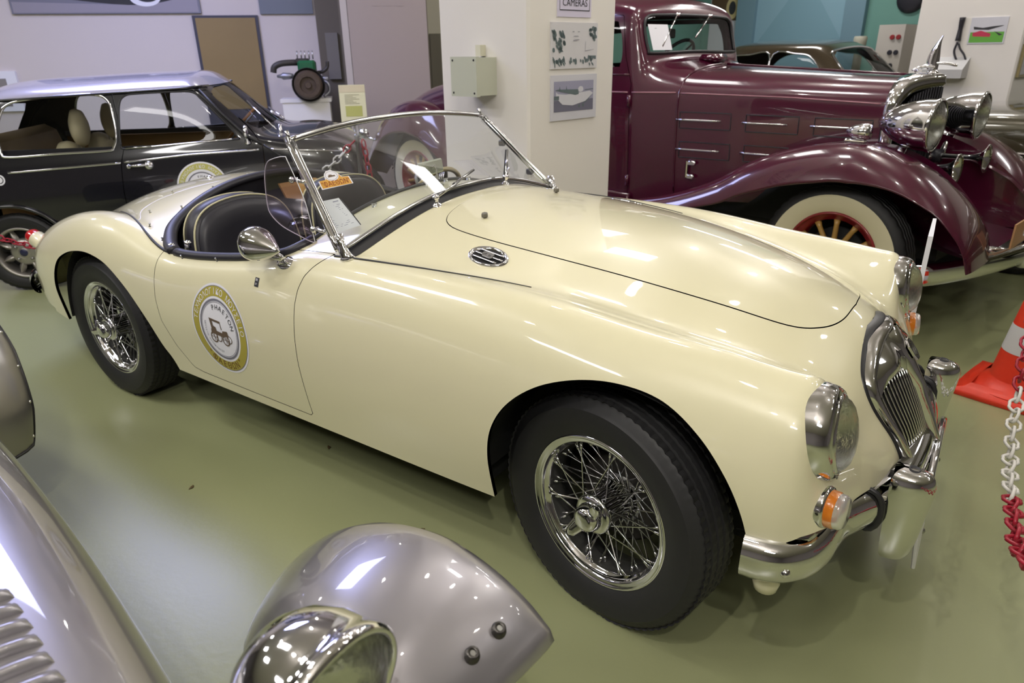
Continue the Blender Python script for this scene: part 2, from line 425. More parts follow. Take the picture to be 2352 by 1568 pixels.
g = G(); text_to(g, 'CAMERAS', on(C1, ER, NR, .311, 1.592, .006), ER, (0, 0, 1), .043, .95); text_to(g, 'NO', on(C1, ER, NR, .311, 1.637, .006), ER, (0, 0, 1), .043, .95)
child(g, 'lettering', DARKINK, t, smooth=False)
t = empty('collage_print', on(C1, ER, NR, .31, 1.32), label='square black-and-white collage print under the no-cameras notice on the near column', cat='picture')
g = G(); board(g, C1, ER, NR, .143, .48, 1.318, 1.522, .008); child(g, 'backing', mat('collage_paper', (.66, .65, .68), .4), t, smooth=False)
P = []
random.seed(3)
for k in range(26):
    s_ = .155+.08*random.random(); P.append(ell(s_, 1.40+.09*random.random()*(1-(s_-.155)*3), .004+.006*random.random(), .008+.012*random.random(), 8, random.random()))
for k in range(16): P.append(ell(.41+.055*random.random(), 1.45+.05*random.random(), .004+.007*random.random(), .006+.01*random.random(), 8, random.random()*2))
for k in range(34): P.append(ell(.155+.31*random.random(), 1.335+.03*random.random(), .003+.006*random.random(), .006+.012*random.random(), 7, random.random()))
P.append([(.41, 1.375), (.47, 1.375), (.47, 1.358), (.44, 1.364)])
flat(t, 'dark_shapes', GREENINK, C1, ER, NR, P, .0095)
flat(t, 'portrait_lines', mat('ink_pale', (.34, .34, .38), .6), C1, ER, NR, [ell(.318, 1.462, .02, .002), ell(.32, 1.445, .024, .0035, rot=.1), ell(.298, 1.482, .008, .002), ell(.337, 1.482, .008, .002), [(.385, 1.395), (.45, 1.402), (.45, 1.404), (.385, 1.398)], [(.385, 1.395), (.388, 1.44), (.39, 1.44), (.388, 1.395)]], .0098)
t = empty('seaplane_print', on(C1, ER, NR, .31, 1.08), label='framed photo of a flying boat aircraft, lowest on the near column', cat='picture')
g = G(); board(g, C1, ER, NR, .146, .484, 1.082, 1.29, .008); child(g, 'backing', PALE_, t, smooth=False)
flat(t, 'sky', SKY_, C1, ER, NR, [rect(.165, .458, 1.175, 1.262)], .0092); flat(t, 'apron_ground', GROUND_, C1, ER, NR, [rect(.165, .458, 1.122, 1.1748)], .0092)
flat(t, 'fuselage', PALE_, C1, ER, NR, [[(.225, 1.155), (.30, 1.148), (.40, 1.165), (.455, 1.20), (.43, 1.212), (.33, 1.205), (.25, 1.20), (.19, 1.205), (.18, 1.215), (.178, 1.19)], ell(.36, 1.222, .02, .014)], .0100)
flat(t, 'wing', GREENINK, C1, ER, NR, [[(.17, 1.222), (.19, 1.226), (.34, 1.222), (.345, 1.20), (.32, 1.196), (.23, 1.212)], [(.39, 1.219), (.455, 1.222), (.455, 1.219), (.39, 1.216)], [(.20, 1.222), (.205, 1.24), (.21, 1.222)], [(.25, 1.222), (.253, 1.242), (.258, 1.222)], [(.37, 1.15), (.45, 1.195), (.40, 1.16), (.37, 1.148)], ell(.35, 1.143, .007, .008), ell(.38, 1.145, .006, .008), rect(.165, .20, 1.178, 1.196)], .0105)

# --- second column: intercom phone and pictures
t = empty('wall_telephone', on(C2, EL, NL, .42, 1.42), label='black handset phone hanging on the far white column with curly cord', cat='telephone')
g = G(); z = np.linspace(-.085, .085, 9)
g.tube([on(C2, EL, NL, .43, 1.515+k, .03) for k in z], [.022+.008*abs(k)/.085 for k in z], 12, sx=.7, up=NL)
child(g, 'handset', BLACKV, t)
g = G(); pts = catmull([on(C2, EL, NL, s, z_, .03) for s, z_ in ((.43, 1.42), (.44, 1.35), (.40, 1.27), (.36, 1.215), (.335, 1.25), (.36, 1.32), (.40, 1.37), (.42, 1.41))], 6); g.tube(pts, .008, 6); child(g, 'cord', BLACKV, t)
t = empty('ledge_box', on(C2, EL, NL, .46, 1.16), label='pale grey sloping console box below the handset phone on the far column', cat='box')
g = G(); a, b = .32, .61
g.prism([on(C2, EL, NL, a, 1.155, 0), on(C2, EL, NL, a, 1.155, .16), on(C2, EL, NL, a, 1.22, .16), on(C2, EL, NL, a, 1.31, 0)], EL*(b-a)); child(g, 'box_shell', mat('grey_plastic', (.5, .5, .5), .5), t, smooth=False)
t = empty('car_photograph', on(C2, EL, NL, .21, 1.41), label='small colour photo of red cars on a green lawn beside the handset phone', cat='picture')
g = G(); board(g, C2, EL, NL, .12, .37, 1.405, 1.595, .008); child(g, 'backing', PALE_, t, smooth=False)
flat(t, 'lawn', mat('print_green', (.12, .38, .05), .5), C2, EL, NL, [rect(.13, .36, 1.415, 1.49)], .0095)
flat(t, 'red_car', mat('print_red', (.5, .03, .08), .5), C2, EL, NL, [[(.22, 1.455), (.34, 1.46), (.345, 1.485), (.29, 1.50), (.22, 1.478)]], .010)
flat(t, 'dark_aeroplane', DARKINK, C2, EL, NL, [[(.14, 1.535), (.15, 1.53), (.24, 1.505), (.34, 1.51), (.345, 1.53), (.28, 1.52), (.21, 1.53)], [(.14, 1.47), (.20, 1.495), (.16, 1.462)]], .0102)
for i, (z0, z1, mm, lb) in enumerate([(1.16, 1.40, mat('print_sketch', (.5, .5, .52), .5), 'gold-framed grey sketch at the right edge of the far column'), (1.46, 1.66, mat('print_ochre', (.45, .36, .05), .5), 'yellow picture above the gold-framed sketch on the far column')]):
    t = empty('framed_picture', on(C2, ER, NR, .2, z0), label=lb, cat='picture')
    g = G(); board(g, C2, ER, NR, .05, .5, z0, z1, .02); child(g, 'frame', mat('gold_frame', (.30, .25, .12), .4), t, smooth=False)
    g = G(); board(g, C2, ER, NR, .08, .47, z0+.02, z1-.02, .003, .02); child(g, 'picture', mm, t, smooth=False)

# --- back wall things
def onb(s, z, d=0.): return on(OB, AX, NB, s, z, d)
def bthing(name, s, z, d, label, cat, group=None): return empty(name, onb(s, z, d), label=label, cat=cat, group=group)
POSTER = mat('poster_grey', (.19, .19, .24), .5)
t = bthing('car_poster', -2.5, 1.8, 0, 'large grey car poster high on the back wall, black car with whitewall tyre', 'poster')
g = G(); board(g, OB, AX, NB, -3.40, -1.61, 1.82, 2.75, .03); child(g, 'panel', POSTER, t, smooth=False)
flat(t, 'printed_road', mat('print_road', (.30, .28, .33), .5), OB, AX, NB, [[(-3.38, 1.83), (-1.63, 1.83), (-1.63, 2.02), (-2.2, 1.90), (-3.38, 1.93)]], .0315)
flat(t, 'printed_car', DARKINK, OB, AX, NB, [[tuple(q) for q in catmull([(-3.2, 2.02), (-2.9, 1.96), (-2.3, 1.90), (-1.95, 1.93), (-1.76, 2.0), (-1.75, 2.12), (-1.95, 2.2), (-2.2, 2.24), (-2.4, 2.42), (-2.85, 2.45), (-3.05, 2.28), (-3.25, 2.2)], 4, closed=True)]], .0325)
for cx0, cz0 in ((-2.13, 1.97), (-3.0, 2.04)): flat(t, 'printed_whitewall', PAPER, OB, AX, NB, [ell(cx0, cz0, .15, .085, 28)], .0335); flat(t, 'printed_tyre', DARKINK, OB, AX, NB, [ell(cx0+.02, cz0+.02, .115, .065, 28)], .0345)
t = bthing('blue_poster', -.75, 1.8, 0, 'blue-grey poster above the engine on the back wall', 'poster')
g = G(); board(g, OB, AX, NB, -1.02, -.47, 1.81, 2.6, .03); child(g, 'panel', mat('poster_blue', (.16, .18, .22), .5), t, smooth=False)
t = bthing('notice_board', -1.37, .6, 0, 'tall brown display board in a dark frame beside the engine', 'board')
g = G(); board(g, OB, AX, NB, -1.71, -1.05, .62, 1.80, .03); child(g, 'frame', mat('navy_frame', (.05, .05, .075), .5), t, smooth=False)
g = G(); board(g, OB, AX, NB, -1.68, -1.08, .86, 1.775, .006, .03); child(g, 'panel', mat('brown_card', (.27, .19, .08), .6, noise=(2, .15)), t, smooth=False)
t = bthing('white_frame_picture', -3.7, 1.0, 0, 'white-framed picture low on the back wall behind the black car', 'picture')
g = G(); board(g, OB, AX, NB, -4.1, -3.52, .9, 1.29, .03); child(g, 'frame', PAPER, t, smooth=False)
g = G(); board(g, OB, AX, NB, -4.05, -3.62, .95, 1.22, .004, .03); child(g, 'picture', mat('print_dull', (.25, .23, .22), .5), t, smooth=False)
# pedestal + engine
t = bthing('pedestal', -.6, 0, .6, 'white display plinth carrying the old engine', 'plinth')
g = G(); board(g, OB, AX, NB, -.84, -.37, 0, .95, .36, .37); child(g, 'plinth_body', WHITE, t, smooth=False)
g = G(); board(g, OB, AX, NB, -.86, -.35, .95, .985, .38, .36); child(g, 'plinth_top', WHITE, t, smooth=False)
t = bthing('car_engine', -.6, .985, .6, 'small old green and black car engine standing on the white plinth', 'engine')
IRON = mat('old_iron', (.05, .045, .04), .5, .3, bump=(30, .4, .01)); GRN = mat('engine_green', (.01, .11, .04), .4); ALU = mat('old_aluminium', (.3, .3, .33), .45, .8)
cE = lambda s, z, d: onb(s, z, .6+d)
RB = np.stack([AX, NB, (0, 0, 1)], 1)
g = G(); g.box(cE(-.57, 1.10, -.02), (.22, .36, .2), RB, .03); child(g, 'crankcase', IRON, t, ang=30)
g = G(); g.box(cE(-.56, 1.27, 0), (.17, .3, .16), RB, .02); child(g, 'cylinder_block', GRN, t, ang=30)
g = G(); g.box(cE(-.60, 1.345, 0), (.13, .26, .05), RB, .015); child(g, 'cylinder_head', IRON, t, ang=30)
for k in range(5):
    g = G(); g.tube([cE(-.64+.038*k, 1.36, .08-.03*(k % 2)), cE(-.64+.038*k, 1.44, .08-.03*(k % 2))], .006, 8); child(g, 'stud', DCHROME, t)
g = G(); g.lathe([(.0, .05), (.03, .05), (.035, .03), (.075, .03), (.08, .055), (.12, .055), (.135, .035), (.14, 0), (.12, -.03), (0, -.03)], cE(-.555, 1.12, .215), NB, 40); child(g, 'flywheel', mat('rusty_iron', (.085, .06, .042), .5, .3, bump=(30, .4, .01)), t, ang=35)
g = G(); g.lathe([(.16, .01), (.165, 0), (.16, -.02), (.13, -.03)], cE(-.555, 1.12, .19), NB, 24); child(g, 'flywheel_housing', IRON, t)
g = G(); g.tube(catmull([cE(-.63, 1.33, .05), cE(-.74, 1.33, .08), cE(-.82, 1.32, .1), cE(-.875, 1.29, .1), cE(-.89, 1.24, .1)], 6), [.03]*25, 14); child(g, 'exhaust_pipe', IRON, t)
g = G(); g.lathe([(0, -.07), (.02, -.07), (.03, -.04), (.035, .03), (.02, .05), (.012, .09), (0, .09)], cE(-.77, 1.205, .1), -AX, 20); child(g, 'starter_motor', ALU, t)
g = G(); g.tube(catmull([cE(-.47, 1.23, 0), cE(-.41, 1.24, .05), cE(-.36, 1.28, .05), cE(-.35, 1.34, .05)], 5), .018, 10); child(g, 'inlet_pipe', IRON, t)
g = G(); g.tube(catmull([cE(-.44, 1.16, .05), cE(-.37, 1.13, .08), cE(-.36, 1.05, .08), cE(-.42, 1.0, .1)], 5), .016, 10); g.box(cE(-.39, 1.17, .02), (.07, .1, .05), RB, .01); child(g, 'pump', ALU, t)
# cabinet
t = bthing('tall_cabinet', .28, 0, .6, 'tall taupe metal cabinet standing against the back wall by the column', 'cabinet')
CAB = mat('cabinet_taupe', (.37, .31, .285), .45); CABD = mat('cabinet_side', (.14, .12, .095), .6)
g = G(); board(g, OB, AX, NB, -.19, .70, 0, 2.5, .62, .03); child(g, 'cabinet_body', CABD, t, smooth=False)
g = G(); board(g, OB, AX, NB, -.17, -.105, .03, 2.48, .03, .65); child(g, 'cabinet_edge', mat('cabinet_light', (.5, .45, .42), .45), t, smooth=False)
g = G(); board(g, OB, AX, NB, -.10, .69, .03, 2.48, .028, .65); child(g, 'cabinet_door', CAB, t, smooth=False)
g = G()
for k in range(3): board(g, OB, AX, NB, .15+.12*k, .22+.12*k, 1.845, 1.87, .003, .678)
child(g, 'embossed_lettering', CAB, t, smooth=False)
t = bthing('fuse_cabinet', -.35, 0, .1, 'dark brown narrow panel behind the cabinet with a grey switch box', 'panel')
g = G(); board(g, OB, AX, NB, -.45, -.20, 0, 2.6, .06); child(g, 'panel', CABD, t, smooth=False)
g = G(); board(g, OB, AX, NB, -.37, -.24, 1.15, 1.62, .05, .06); child(g, 'switch_box', mat('switch_grey', (.2, .185, .17), .5), t, smooth=False)
t = bthing('grey_duct', .85, 0, .1, 'beige and grey column-like duct to the right of the tall cabinet', 'duct')
g = G(); board(g, OB, AX, NB, .72, 1.1, 0, 2.6, .12, 0); child(g, 'duct_body', mat('duct_beige', (.42, .40, .31), .7), t, smooth=False)
g = G(); board(g, OB, AX, NB, .76, .88, 0, 1.6, .04, .12); child(g, 'duct_panel', mat('duct_dark', (.12, .11, .08), .7), t, smooth=False)
# yellow info sheet on stand
t = empty('info_stand', onb(-.13, 0, 1.3), label='yellow information sheet on a slim stand in front of the tall cabinet', cat='sign')
YEL = mat('sheet_yellow', (.66, .63, .36), .5)
tl = lambda s, v, d=0.: onb(s, .77+v*.96, 1.25-v*.25+d)   # leaning back
g = G(); g.prism([tl(-.25, 0), tl(.0, 0), tl(.0, .37), tl(-.25, .37)][::-1], NB*.008); child(g, 'sheet', YEL, t, smooth=False)
g = G(); g.fan([tl(-.245, .30, .010), tl(-.005, .30, .010), tl(-.005, .365, .010), tl(-.245, .365, .010)], False); child(g, 'sheet_header', mat('sheet_tan', (.6, .52, .3), .5), t, smooth=False)
g = G(); g.fan([tl(-.20, .07, .010), tl(-.04, .07, .010), tl(-.04, .17, .010), tl(-.20, .17, .010)]); child(g, 'printed_picture', mat('print_lime', (.42, .42, .1), .5), t, smooth=False)
g = G()
for k in range(7):
    v = .19+.014*k; g.fan([tl(-.20, v, .0105), tl(-.06-.03*(k % 3), v, .0105), tl(-.06-.03*(k % 3), v+.004, .0105), tl(-.20, v+.004, .0105)])
child(g, 'printed_lines', mat('ink_olive', (.3, .28, .16), .6), t, smooth=False)
g = G(); g.tube([onb(-.13, .0, 1.22), onb(-.13, .78, 1.22)], .012, 8); g.lathe([(0, .015), (.12, .012), (.13, 0)], onb(-.13, 0, 1.22), (0, 0, 1), 24); child(g, 'stand_post', DCHROME, t)

# --- far wall things
def onf(s, z, d=0.): return on(P0, e12, NL, s, z, d)
t = empty('blue_banner', onf(-.4, 1.45), label='pale blue banner with a triangle on the far teal wall', cat='banner')
g = G(); board(g, P0, e12, NL, -1.30, -1.02, 0, 3.1, .10); board(g, P0, e12, NL, .24, .5, 0, 3.1, .10); child(g, 'banner_frame', mat('slate_blue', (.16, .27, .33), .6), t, smooth=False)
g = G(); board(g, P0, e12, NL, -1.02, .24, .2, 3.1, .03); child(g, 'banner_sheet', mat('pale_blue', (.24, .40, .48), .6), t, smooth=False)
flat(t, 'printed_triangle', mat('pale_blue_dark', (.20, .35, .42), .6), P0, e12, NL, [[(-.95, 1.5), (.22, 1.5), (-.35, 2.3)]], .032)
t = empty('control_cabinet', onf(.95, 0), label='cream control cabinet with red and black buttons by the far teal wall', cat='cabinet')
g = G(); board(g, P0, e12, NL, .86, 1.16, 0, 1.64, .45, .05); child(g, 'cabinet_body', mat('cab_cream', (.56, .52, .46), .5), t, smooth=False)
for k, (s, z_, mm) in enumerate([(1.03, 1.5, 'r'), (1.1, 1.5, 'r'), (1.03, 1.33, 'k'), (1.1, 1.33, 'k'), (1.06, 1.18, 'k')]):
    g = G(); g.lathe([(0, .02), (.025, .02), (.03, 0)], onf(s, z_, .5), NL, 12); child(g, 'button', mat('button_red', (.3, .02, .02), .5) if mm == 'r' else BLACKV, t, ang=40)
t = empty('cream_pot', onf(.62, 0), label='cream pedestal post between the blue banner and the control cabinet', cat='post')
g = G(); c = onf(.66, 0, .5); g.lathe([(.05, 0), (.05, 1.38), (.075, 1.42), (.08, 1.5), (.07, 1.52), (0, 1.52)], c, (0, 0, 1), 20); child(g, 'post_body', mat('post_cream', (.5, .48, .38), .6), t, ang=40)
t = empty('wheel_poster', onf(-1.5, 1.6), label='poster showing an old wheel with a cream rim left of the blue banner', cat='poster')
g = G(); board(g, P0, e12, NL, -1.78, -1.31, 1.3, 2.5, .02); child(g, 'panel', PALE_, t, smooth=False)
flat(t, 'printed_dark_area', mat('print_umber', (.10, .06, .03), .6), P0, e12, NL, [rect(-1.77, -1.32, 1.78, 2.45)], .022)
flat(t, 'printed_wheel', mat('print_cream', (.55, .45, .22), .6), P0, e12, NL, [ell(-1.42, 1.95, .1, .15, 24)], .024)
flat(t, 'printed_hub', DARKINK, P0, e12, NL, [ell(-1.42, 1.95, .055, .09, 20)], .026)
t = empty('wall_disc', onf(1.1, 2.0), label='round black disc high on the far teal wall', cat='disc')
g = G(); g.lathe([(0, .05), (.12, .05), (.16, .03), (.17, 0)], onf(1.0, 1.94, .01), NL, 32); child(g, 'disc_body', BLACKV, t)

# ceiling fittings: what gives the panel lights their body
LAMP = mat('lamp_glow', (1, 1, 1), .5, emit=((1, .96, .9), 7)); LAMPB = mat('lamp_daylight', (1, 1, 1), .5, emit=((.56, .60, 1), 3.6)); FIT = mat('fitting_white', (.8, .8, .8), .4)
places = ['beside the near column', 'over the near column', 'over the far column', 'over the tail of the cream car', 'over the rear left floor', 'far rear left', 'over the burgundy tail', 'right of the cream car', 'near right corner', 'behind the silver car', 'over the black car', 'far right', 'over the brown saloon']
for i, (x, y, a, b, r) in enumerate(PANELS):
    t = empty('ceiling_light', (x, y, CEIL-.10), label='white ceiling light panel '+places[i], cat='ceiling light', group='ceiling light panels')
    g = G(); g.box((0, 0, .05), (a+.06, b+.06, .1)); g.obj('light_housing', FIT, t, smooth=False)
    g = G(); g.box((0, 0, -.004), (a, b, .008)); g.obj('diffuser', LAMP, t, smooth=False)
x, y, a, b = SKYPANEL
t = empty('ceiling_light', (x, y, CEIL-.08), label='large bluish daylight ceiling panel over the black car', cat='ceiling light')
g = G(); g.box((0, 0, .04), (a+.08, b+.08, .08)); g.obj('light_housing', FIT, t, smooth=False)
g = G(); g.box((0, 0, -.004), (a, b, .008)); g.obj('diffuser', LAMPB, t, smooth=False)
g = G(); g.lathe([(0, -.03), (.028, -.026), (.04, 0), (.05, .02), (.05, .06)], (0, 0, 0), (0, 0, 1), 16); bulb_me = None
first = None
SPL = ['behind the camera right', 'behind the camera', 'above the front wing', 'above the bonnet', 'above the front wheel', 'right of the nose', 'above the cone', 'above the burgundy bonnet', 'behind the column', 'above the tail', 'above the burgundy cab', 'above the burgundy bumper', 'above the silver wing', 'above the camera side', 'above the silver bonnet', 'far right aisle', 'by the back wall', 'beyond the burgundy nose', 'by the far column']
for i, (x, y) in enumerate(SPOTS):
    if first is None:
        t = empty('spot_lamp', (x, y, CEIL-.14)); b_ = g.obj('bulb', mat('bulb_glow', (1, 1, 1), .5, emit=((1, .95, .88), 45)), t)
        g2 = G(); g2.lathe([(.052, .0), (.055, .05), (.03, .14), (.03, .14)], (0, 0, 0), (0, 0, 1), 16); c_ = g2.obj('lamp_can', FIT, t); first = t
    else:
        t = first.copy(); COL.objects.link(t); t.location = (x, y, CEIL-.14)
        for q in (b_, c_):
            k = q.copy(); COL.objects.link(k); k.parent = t
    tag(t, 'small round ceiling spot lamp '+SPL[i], 'spot lamp', 'ceiling spot lamps')

LEAF = mat('dry_leaf', (.09, .06, .02), .7)
for (x, y, lb) in ((-1.45, -.95, 'tiny dry leaf scrap on the floor left of the silver wing'), (-1.25, -.50, 'dry leaf scrap in the shadow under the door of the cream car'), (-.62, -.68, 'dark crumb on the floor above the silver front wing')):
    g = G(); g.prism([(.012*math.cos(a)*(1+.3*math.sin(3*a)), .006*math.sin(a), .001+.001*math.sin(2*a)) for a in np.linspace(0, 2*PI, 9, endpoint=False)], (0, 0, .0015))
    o = tag(g.obj('leaf_scrap', LEAF, smooth=False), lb, 'leaf'); o.location = (x, y, 0); o.rotation_euler = (0, 0, x*3)

# ------------------------------------------------------------------ the cream roadster (car frame = world frame: front axle at x=0)
RD = empty('roadster', (0, 0, 0), label='cream open two-seat roadster with wire wheels and museum badge on its door', cat='car')
def _st(x,pts):
    return [((p[2] if len(p)>2 else x),p[0],p[1]) for p in pts]
NET=[
 [(-3.14,.57,.30),(-3.15,.56,.30),(-3.16,.55,.30),(-3.17,.53,.30),(-3.175,.50,.30),(-3.18,.46,.30),(-3.19,.41,.30),(-3.195,.34,.30),(-3.2,.25,.30),(-3.205,.13,.30),(-3.21,0,.30)],
 [(-3.17,.585,.33),(-3.19,.58,.38),(-3.21,.572,.43),(-3.225,.555,.465),(-3.235,.525,.485),(-3.24,.48,.495),(-3.245,.42,.5),(-3.245,.35,.49),(-3.25,.26,.50),(-3.255,.13,.51),(-3.26,0,.515)],
 _st(-3.1,[(.63,.32),(.64,.41),(.635,.48),(.62,.535),(.59,.578),(.535,.60),(.47,.602),(.40,.59),(.29,.615),(.15,.645),(0,.655)]),
 _st(-2.88,[(.70,.32),(.71,.42),(.71,.51),(.695,.595),(.655,.655),(.595,.69),(.525,.692),(.44,.675),(.32,.705),(.17,.745),(0,.755)]),
 _st(-2.62,[(.72,.30),(.735,.42),(.74,.53),(.73,.63),(.692,.715),(.632,.765),(.56,.77),(.47,.75),(.34,.785),(.18,.82),(0,.832)]),
 _st(-2.35,[(.72,.28),(.735,.40),(.745,.53),(.738,.65),(.705,.748),(.65,.802),(.58,.812),(.50,.79),(.36,.83),(.19,.868),(0,.882)]),
 _st(-2.1,[(.71,.27),(.725,.40),(.735,.52),(.73,.635),(.702,.73),(.655,.785),(.60,.797),(.53,.79),(.38,.84),(.2,.885),(0,.90)]),
 _st(-1.87,[(.70,.26),(.716,.40),(.722,.51),(.712,.61),(.69,.68),(.655,.718),(.615,.735),(.55,.76),(.4,.82),(.2,.87),(0,.885)]),
 _st(-1.62,[(.70,.26),(.718,.40),(.724,.52),(.712,.62),(.69,.69),(.662,.722),(.63,.74),(.57,.76),(.4,.82),(.2,.87),(0,.885)]),
 _st(-1.3,[(.70,.26),(.722,.40),(.728,.53),(.716,.65),(.69,.73),(.655,.77),(.62,.785),(.57,.81),(.4,.865),(.2,.91),(0,.925)]),
 _st(-1.1,[(.70,.26),(.722,.40),(.73,.54),(.718,.67),(.69,.76),(.65,.808),(.61,.825),(.57,.84),(.4,.888),(.2,.93),(0,.943)]),
 _st(-.85,[(.70,.26),(.723,.40),(.731,.54),(.719,.675),(.69,.77),(.645,.825),(.595,.838),(.555,.846),(.395,.891),(.2,.932),(0,.945)]),
 _st(-.5,[(.70,.26),(.728,.40),(.737,.54),(.725,.675),(.692,.77),(.64,.826),(.585,.838),(.525,.836),(.375,.878),(.2,.919),(0,.934)]),
 _st(-.2,[(.705,.27),(.732,.40),(.741,.54),(.728,.665),(.69,.76),(.63,.816),(.565,.826),(.485,.81),(.355,.85),(.19,.896),(0,.913)]),
 _st(.05,[(.71,.30),(.735,.42),(.742,.54),(.727,.655),(.685,.738),(.618,.790),(.55,.795),(.455,.765),(.335,.805),(.18,.852),(0,.872)]),
 _st(.25,[(.71,.36),(.732,.45),(.735,.55),(.715,.64),(.67,.725),(.605,.774),(.54,.778),(.42,.72),(.31,.75),(.165,.798),(0,.818)]),
 [(.37,.705,.40),(.38,.722,.455),(.385,.722,.545),(.385,.706,.635),(.385,.668,.712),(.385,.60,.757),(.385,.535,.759),(.385,.395,.680),(.385,.285,.695),(.385,.15,.742),(.385,0,.763)],
 [(.415,.70,.395),(.435,.708,.44),(.445,.706,.53),(.448,.690,.62),(.448,.658,.695),(.444,.585,.744),(.448,.52,.744),(.465,.375,.625),(.475,.26,.635),(.475,.13,.685),(.475,0,.705)],
 [(.45,.69,.388),(.472,.688,.425),(.480,.676,.50),(.476,.660,.575),(.466,.622,.63),(.464,.575,.655),(.468,.51,.655),(.505,.365,.56),(.52,.25,.56),(.525,.12,.60),(.53,0,.62)],
 [(.47,.68,.382),(.495,.668,.41),(.508,.65,.465),(.506,.625,.52),(.500,.585,.55),(.498,.54,.562),(.508,.48,.558),(.55,.355,.51),(.572,.24,.49),(.575,.12,.51),(.58,0,.53)],
 [(.485,.67,.376),(.51,.65,.395),(.528,.62,.425),(.533,.59,.455),(.535,.555,.468),(.538,.51,.47),(.55,.45,.463),(.58,.34,.435),(.60,.22,.42),(.61,.11,.425),(.615,0,.43)],
 [(.495,.66,.37),(.515,.64,.365),(.532,.605,.362),(.538,.575,.36),(.541,.545,.36),(.546,.50,.358),(.56,.44,.355),(.587,.33,.35),(.61,.22,.345),(.62,.11,.34),(.625,0,.34)],
]

S_full = net_surface(NET, 330, 120)
SH = Shell.from_grid(S_full)
full = SH.both()
BVH = BVHTree.FromPolygons([Vector(v) for v in full.V], full.F)
def top(x, y, d=0.):
    """point on the body seen from above, lifted by d"""
    h = BVH.ray_cast(Vector((x, y, 2)), Vector((0, 0, -1)))
    n = h[1] if h[1].z > 0 else -h[1]
    return np.array(h[0]+n*d), np.array(n)
def side(x, z, d=0., s=-1):
    h = BVH.ray_cast(Vector((x, s*2, z)), Vector((0, -s, 0)))
    n = h[1] if h[1].y*s > 0 else -h[1]
    return np.array(h[0]+n*d), np.array(n)
def fronts(y, z, d=0.):
    h = BVH.ray_cast(Vector((2, y, z)), Vector((-1, 0, 0)))
    n = h[1] if h[1].x > 0 else -h[1]
    return np.array(h[0]+n*d), np.array(n)
X, Y, Z = SH.V.T
# wheel arches
def arch(pts): return catmull(pts, 8, closed=True)
FA = [(-.305, .10), (-.307, .30), (-.305, .42), (-.285, .51), (-.235, .59), (-.155, .655), (-.055, .695), (.05, .708), (.155, .693), (.245, .642), (.31, .575), (.352, .50), (.373, .42), (.38, .30), (.38, .10)]
RA = [(-2.67, .10), (-2.68, .36), (-2.675, .48), (-2.60, .59), (-2.50, .645), (-2.38, .672), (-2.27, .672), (-2.16, .643), (-2.05, .565), (-1.965, .46), (-1.905, .355), (-1.85, .28), (-1.80, .10)]
def sm(p): return np.concatenate([catmull(p, 6)])
gF = sdf(np.stack([X, Z], 1), sm(FA)); gF = np.where(Y > .45, gF, 1.)
_, B1 = SH.split(gF)
gR = sdf(B1.V[:, [0, 2]], sm(RA)); gR = np.where(B1.V[:, 1] > .5, gR, 1.)
_, B1 = B1.split(gR)
# front lower edge
yy = np.abs(B1.V[:, 1]); ze = np.interp(yy, [0, .2, .30, .40, .5, .6, .66, .69, .702, .715], [.385, .395, .425, .452, .468, .475, .472, .462, .45, .425])
B1 = B1.split(np.where(B1.V[:, 0] > .30, ze-B1.V[:, 2], -1.))[0]
# tail lower edge
B1 = B1.split(np.where(B1.V[:, 0] < -2.8, .335-B1.V[:, 2], -1.))[0]
# cockpit opening
CK = [(-1.10, 0), (-1.108, .19), (-1.125, .36), (-1.12, .50), (-1.125, .57), (-1.16, .605), (-1.30, .622), (-1.57, .628), (-1.80, .626), (-1.89, .60), (-1.975, .53), (-2.02, .43), (-2.055, .25), (-2.068, 0)]
CKs = catmull(CK, 6); poly = np.concatenate([CKs, CKs[::-1]*[1, -1]])
_, B1 = B1.split(np.where(B1.V[:, 2] > .55, sdf(B1.V[:, :2], poly), 1.))
# grille opening
GR = [(0, .722), (.06, .716), (.13, .695), (.185, .668), (.222, .64), (.236, .61), (.236, .58), (.228, .54), (.218, .50), (.208, .455), (.195, .415), (.17, .395), (.1, .388), (0, .385)]
gp = catmull(GR, 5); gpoly = np.concatenate([gp, gp[::-1]*[-1, 1]])
_, B1 = B1.split(np.where(B1.V[:, 0] > .4, sdf(B1.V[:, 1:], gpoly*[.96, 1]-[0, -.0]), 1.))
GAP = .0022
# bonnet
BN = [(-.80, 0), (-.80, .10), (-.795, .20), (-.775, .285), (-.735, .335), (-.66, .36), (-.5, .372), (-.28, .366), (-.04, .338), (.15, .300), (.29, .258), (.36, .20), (.398, .12), (.408, 0)]
bn = catmull(BN, 7); bpoly = np.concatenate([bn, bn[::-1]*[1, -1]])
gb = np.where(B1.V[:, 2] > .6, sdf(B1.V[:, :2], bpoly), 1.)
_, body = B1.split(gb-GAP*.6); bonn, _ = B1.split(gb+GAP*.6)
bonn.both().offset(.0012).obj('bonnet', CREAM, RD)
# doors
DR = [(-.945, .850), (-.955, .838), (-.975, .822), (-.998, .802), (-1.02, .775), (-1.036, .735), (-1.046, .68), (-1.05, .60), (-1.05, .50), (-1.044, .40), (-1.04, .30), (-1.045, .297), (-1.35, .297), (-1.66, .298), (-1.72, .305), (-1.80, .38), (-1.855, .47), (-1.868, .56), (-1.868, .66), (-1.868, .85)]
dp = np.array(DR)
gd = np.where((body.V[:, 1] > .55), np.maximum(sdf(body.V[:, [0, 2]], np.concatenate([dp, [(-1.868, 1.0), (-.945, 1.0)]])), -(body.V[:, 1]-.604)), 1.)
gd = np.maximum(gd, np.where(body.V[:, 1] > .5, -1., 1.))
door, _ = body.split(gd+GAP); _, body = body.split(gd-GAP*.2)
dm = door.mirror()
door.obj('door', CREAM, RD); dR = dm.obj('door', CREAM, RD)
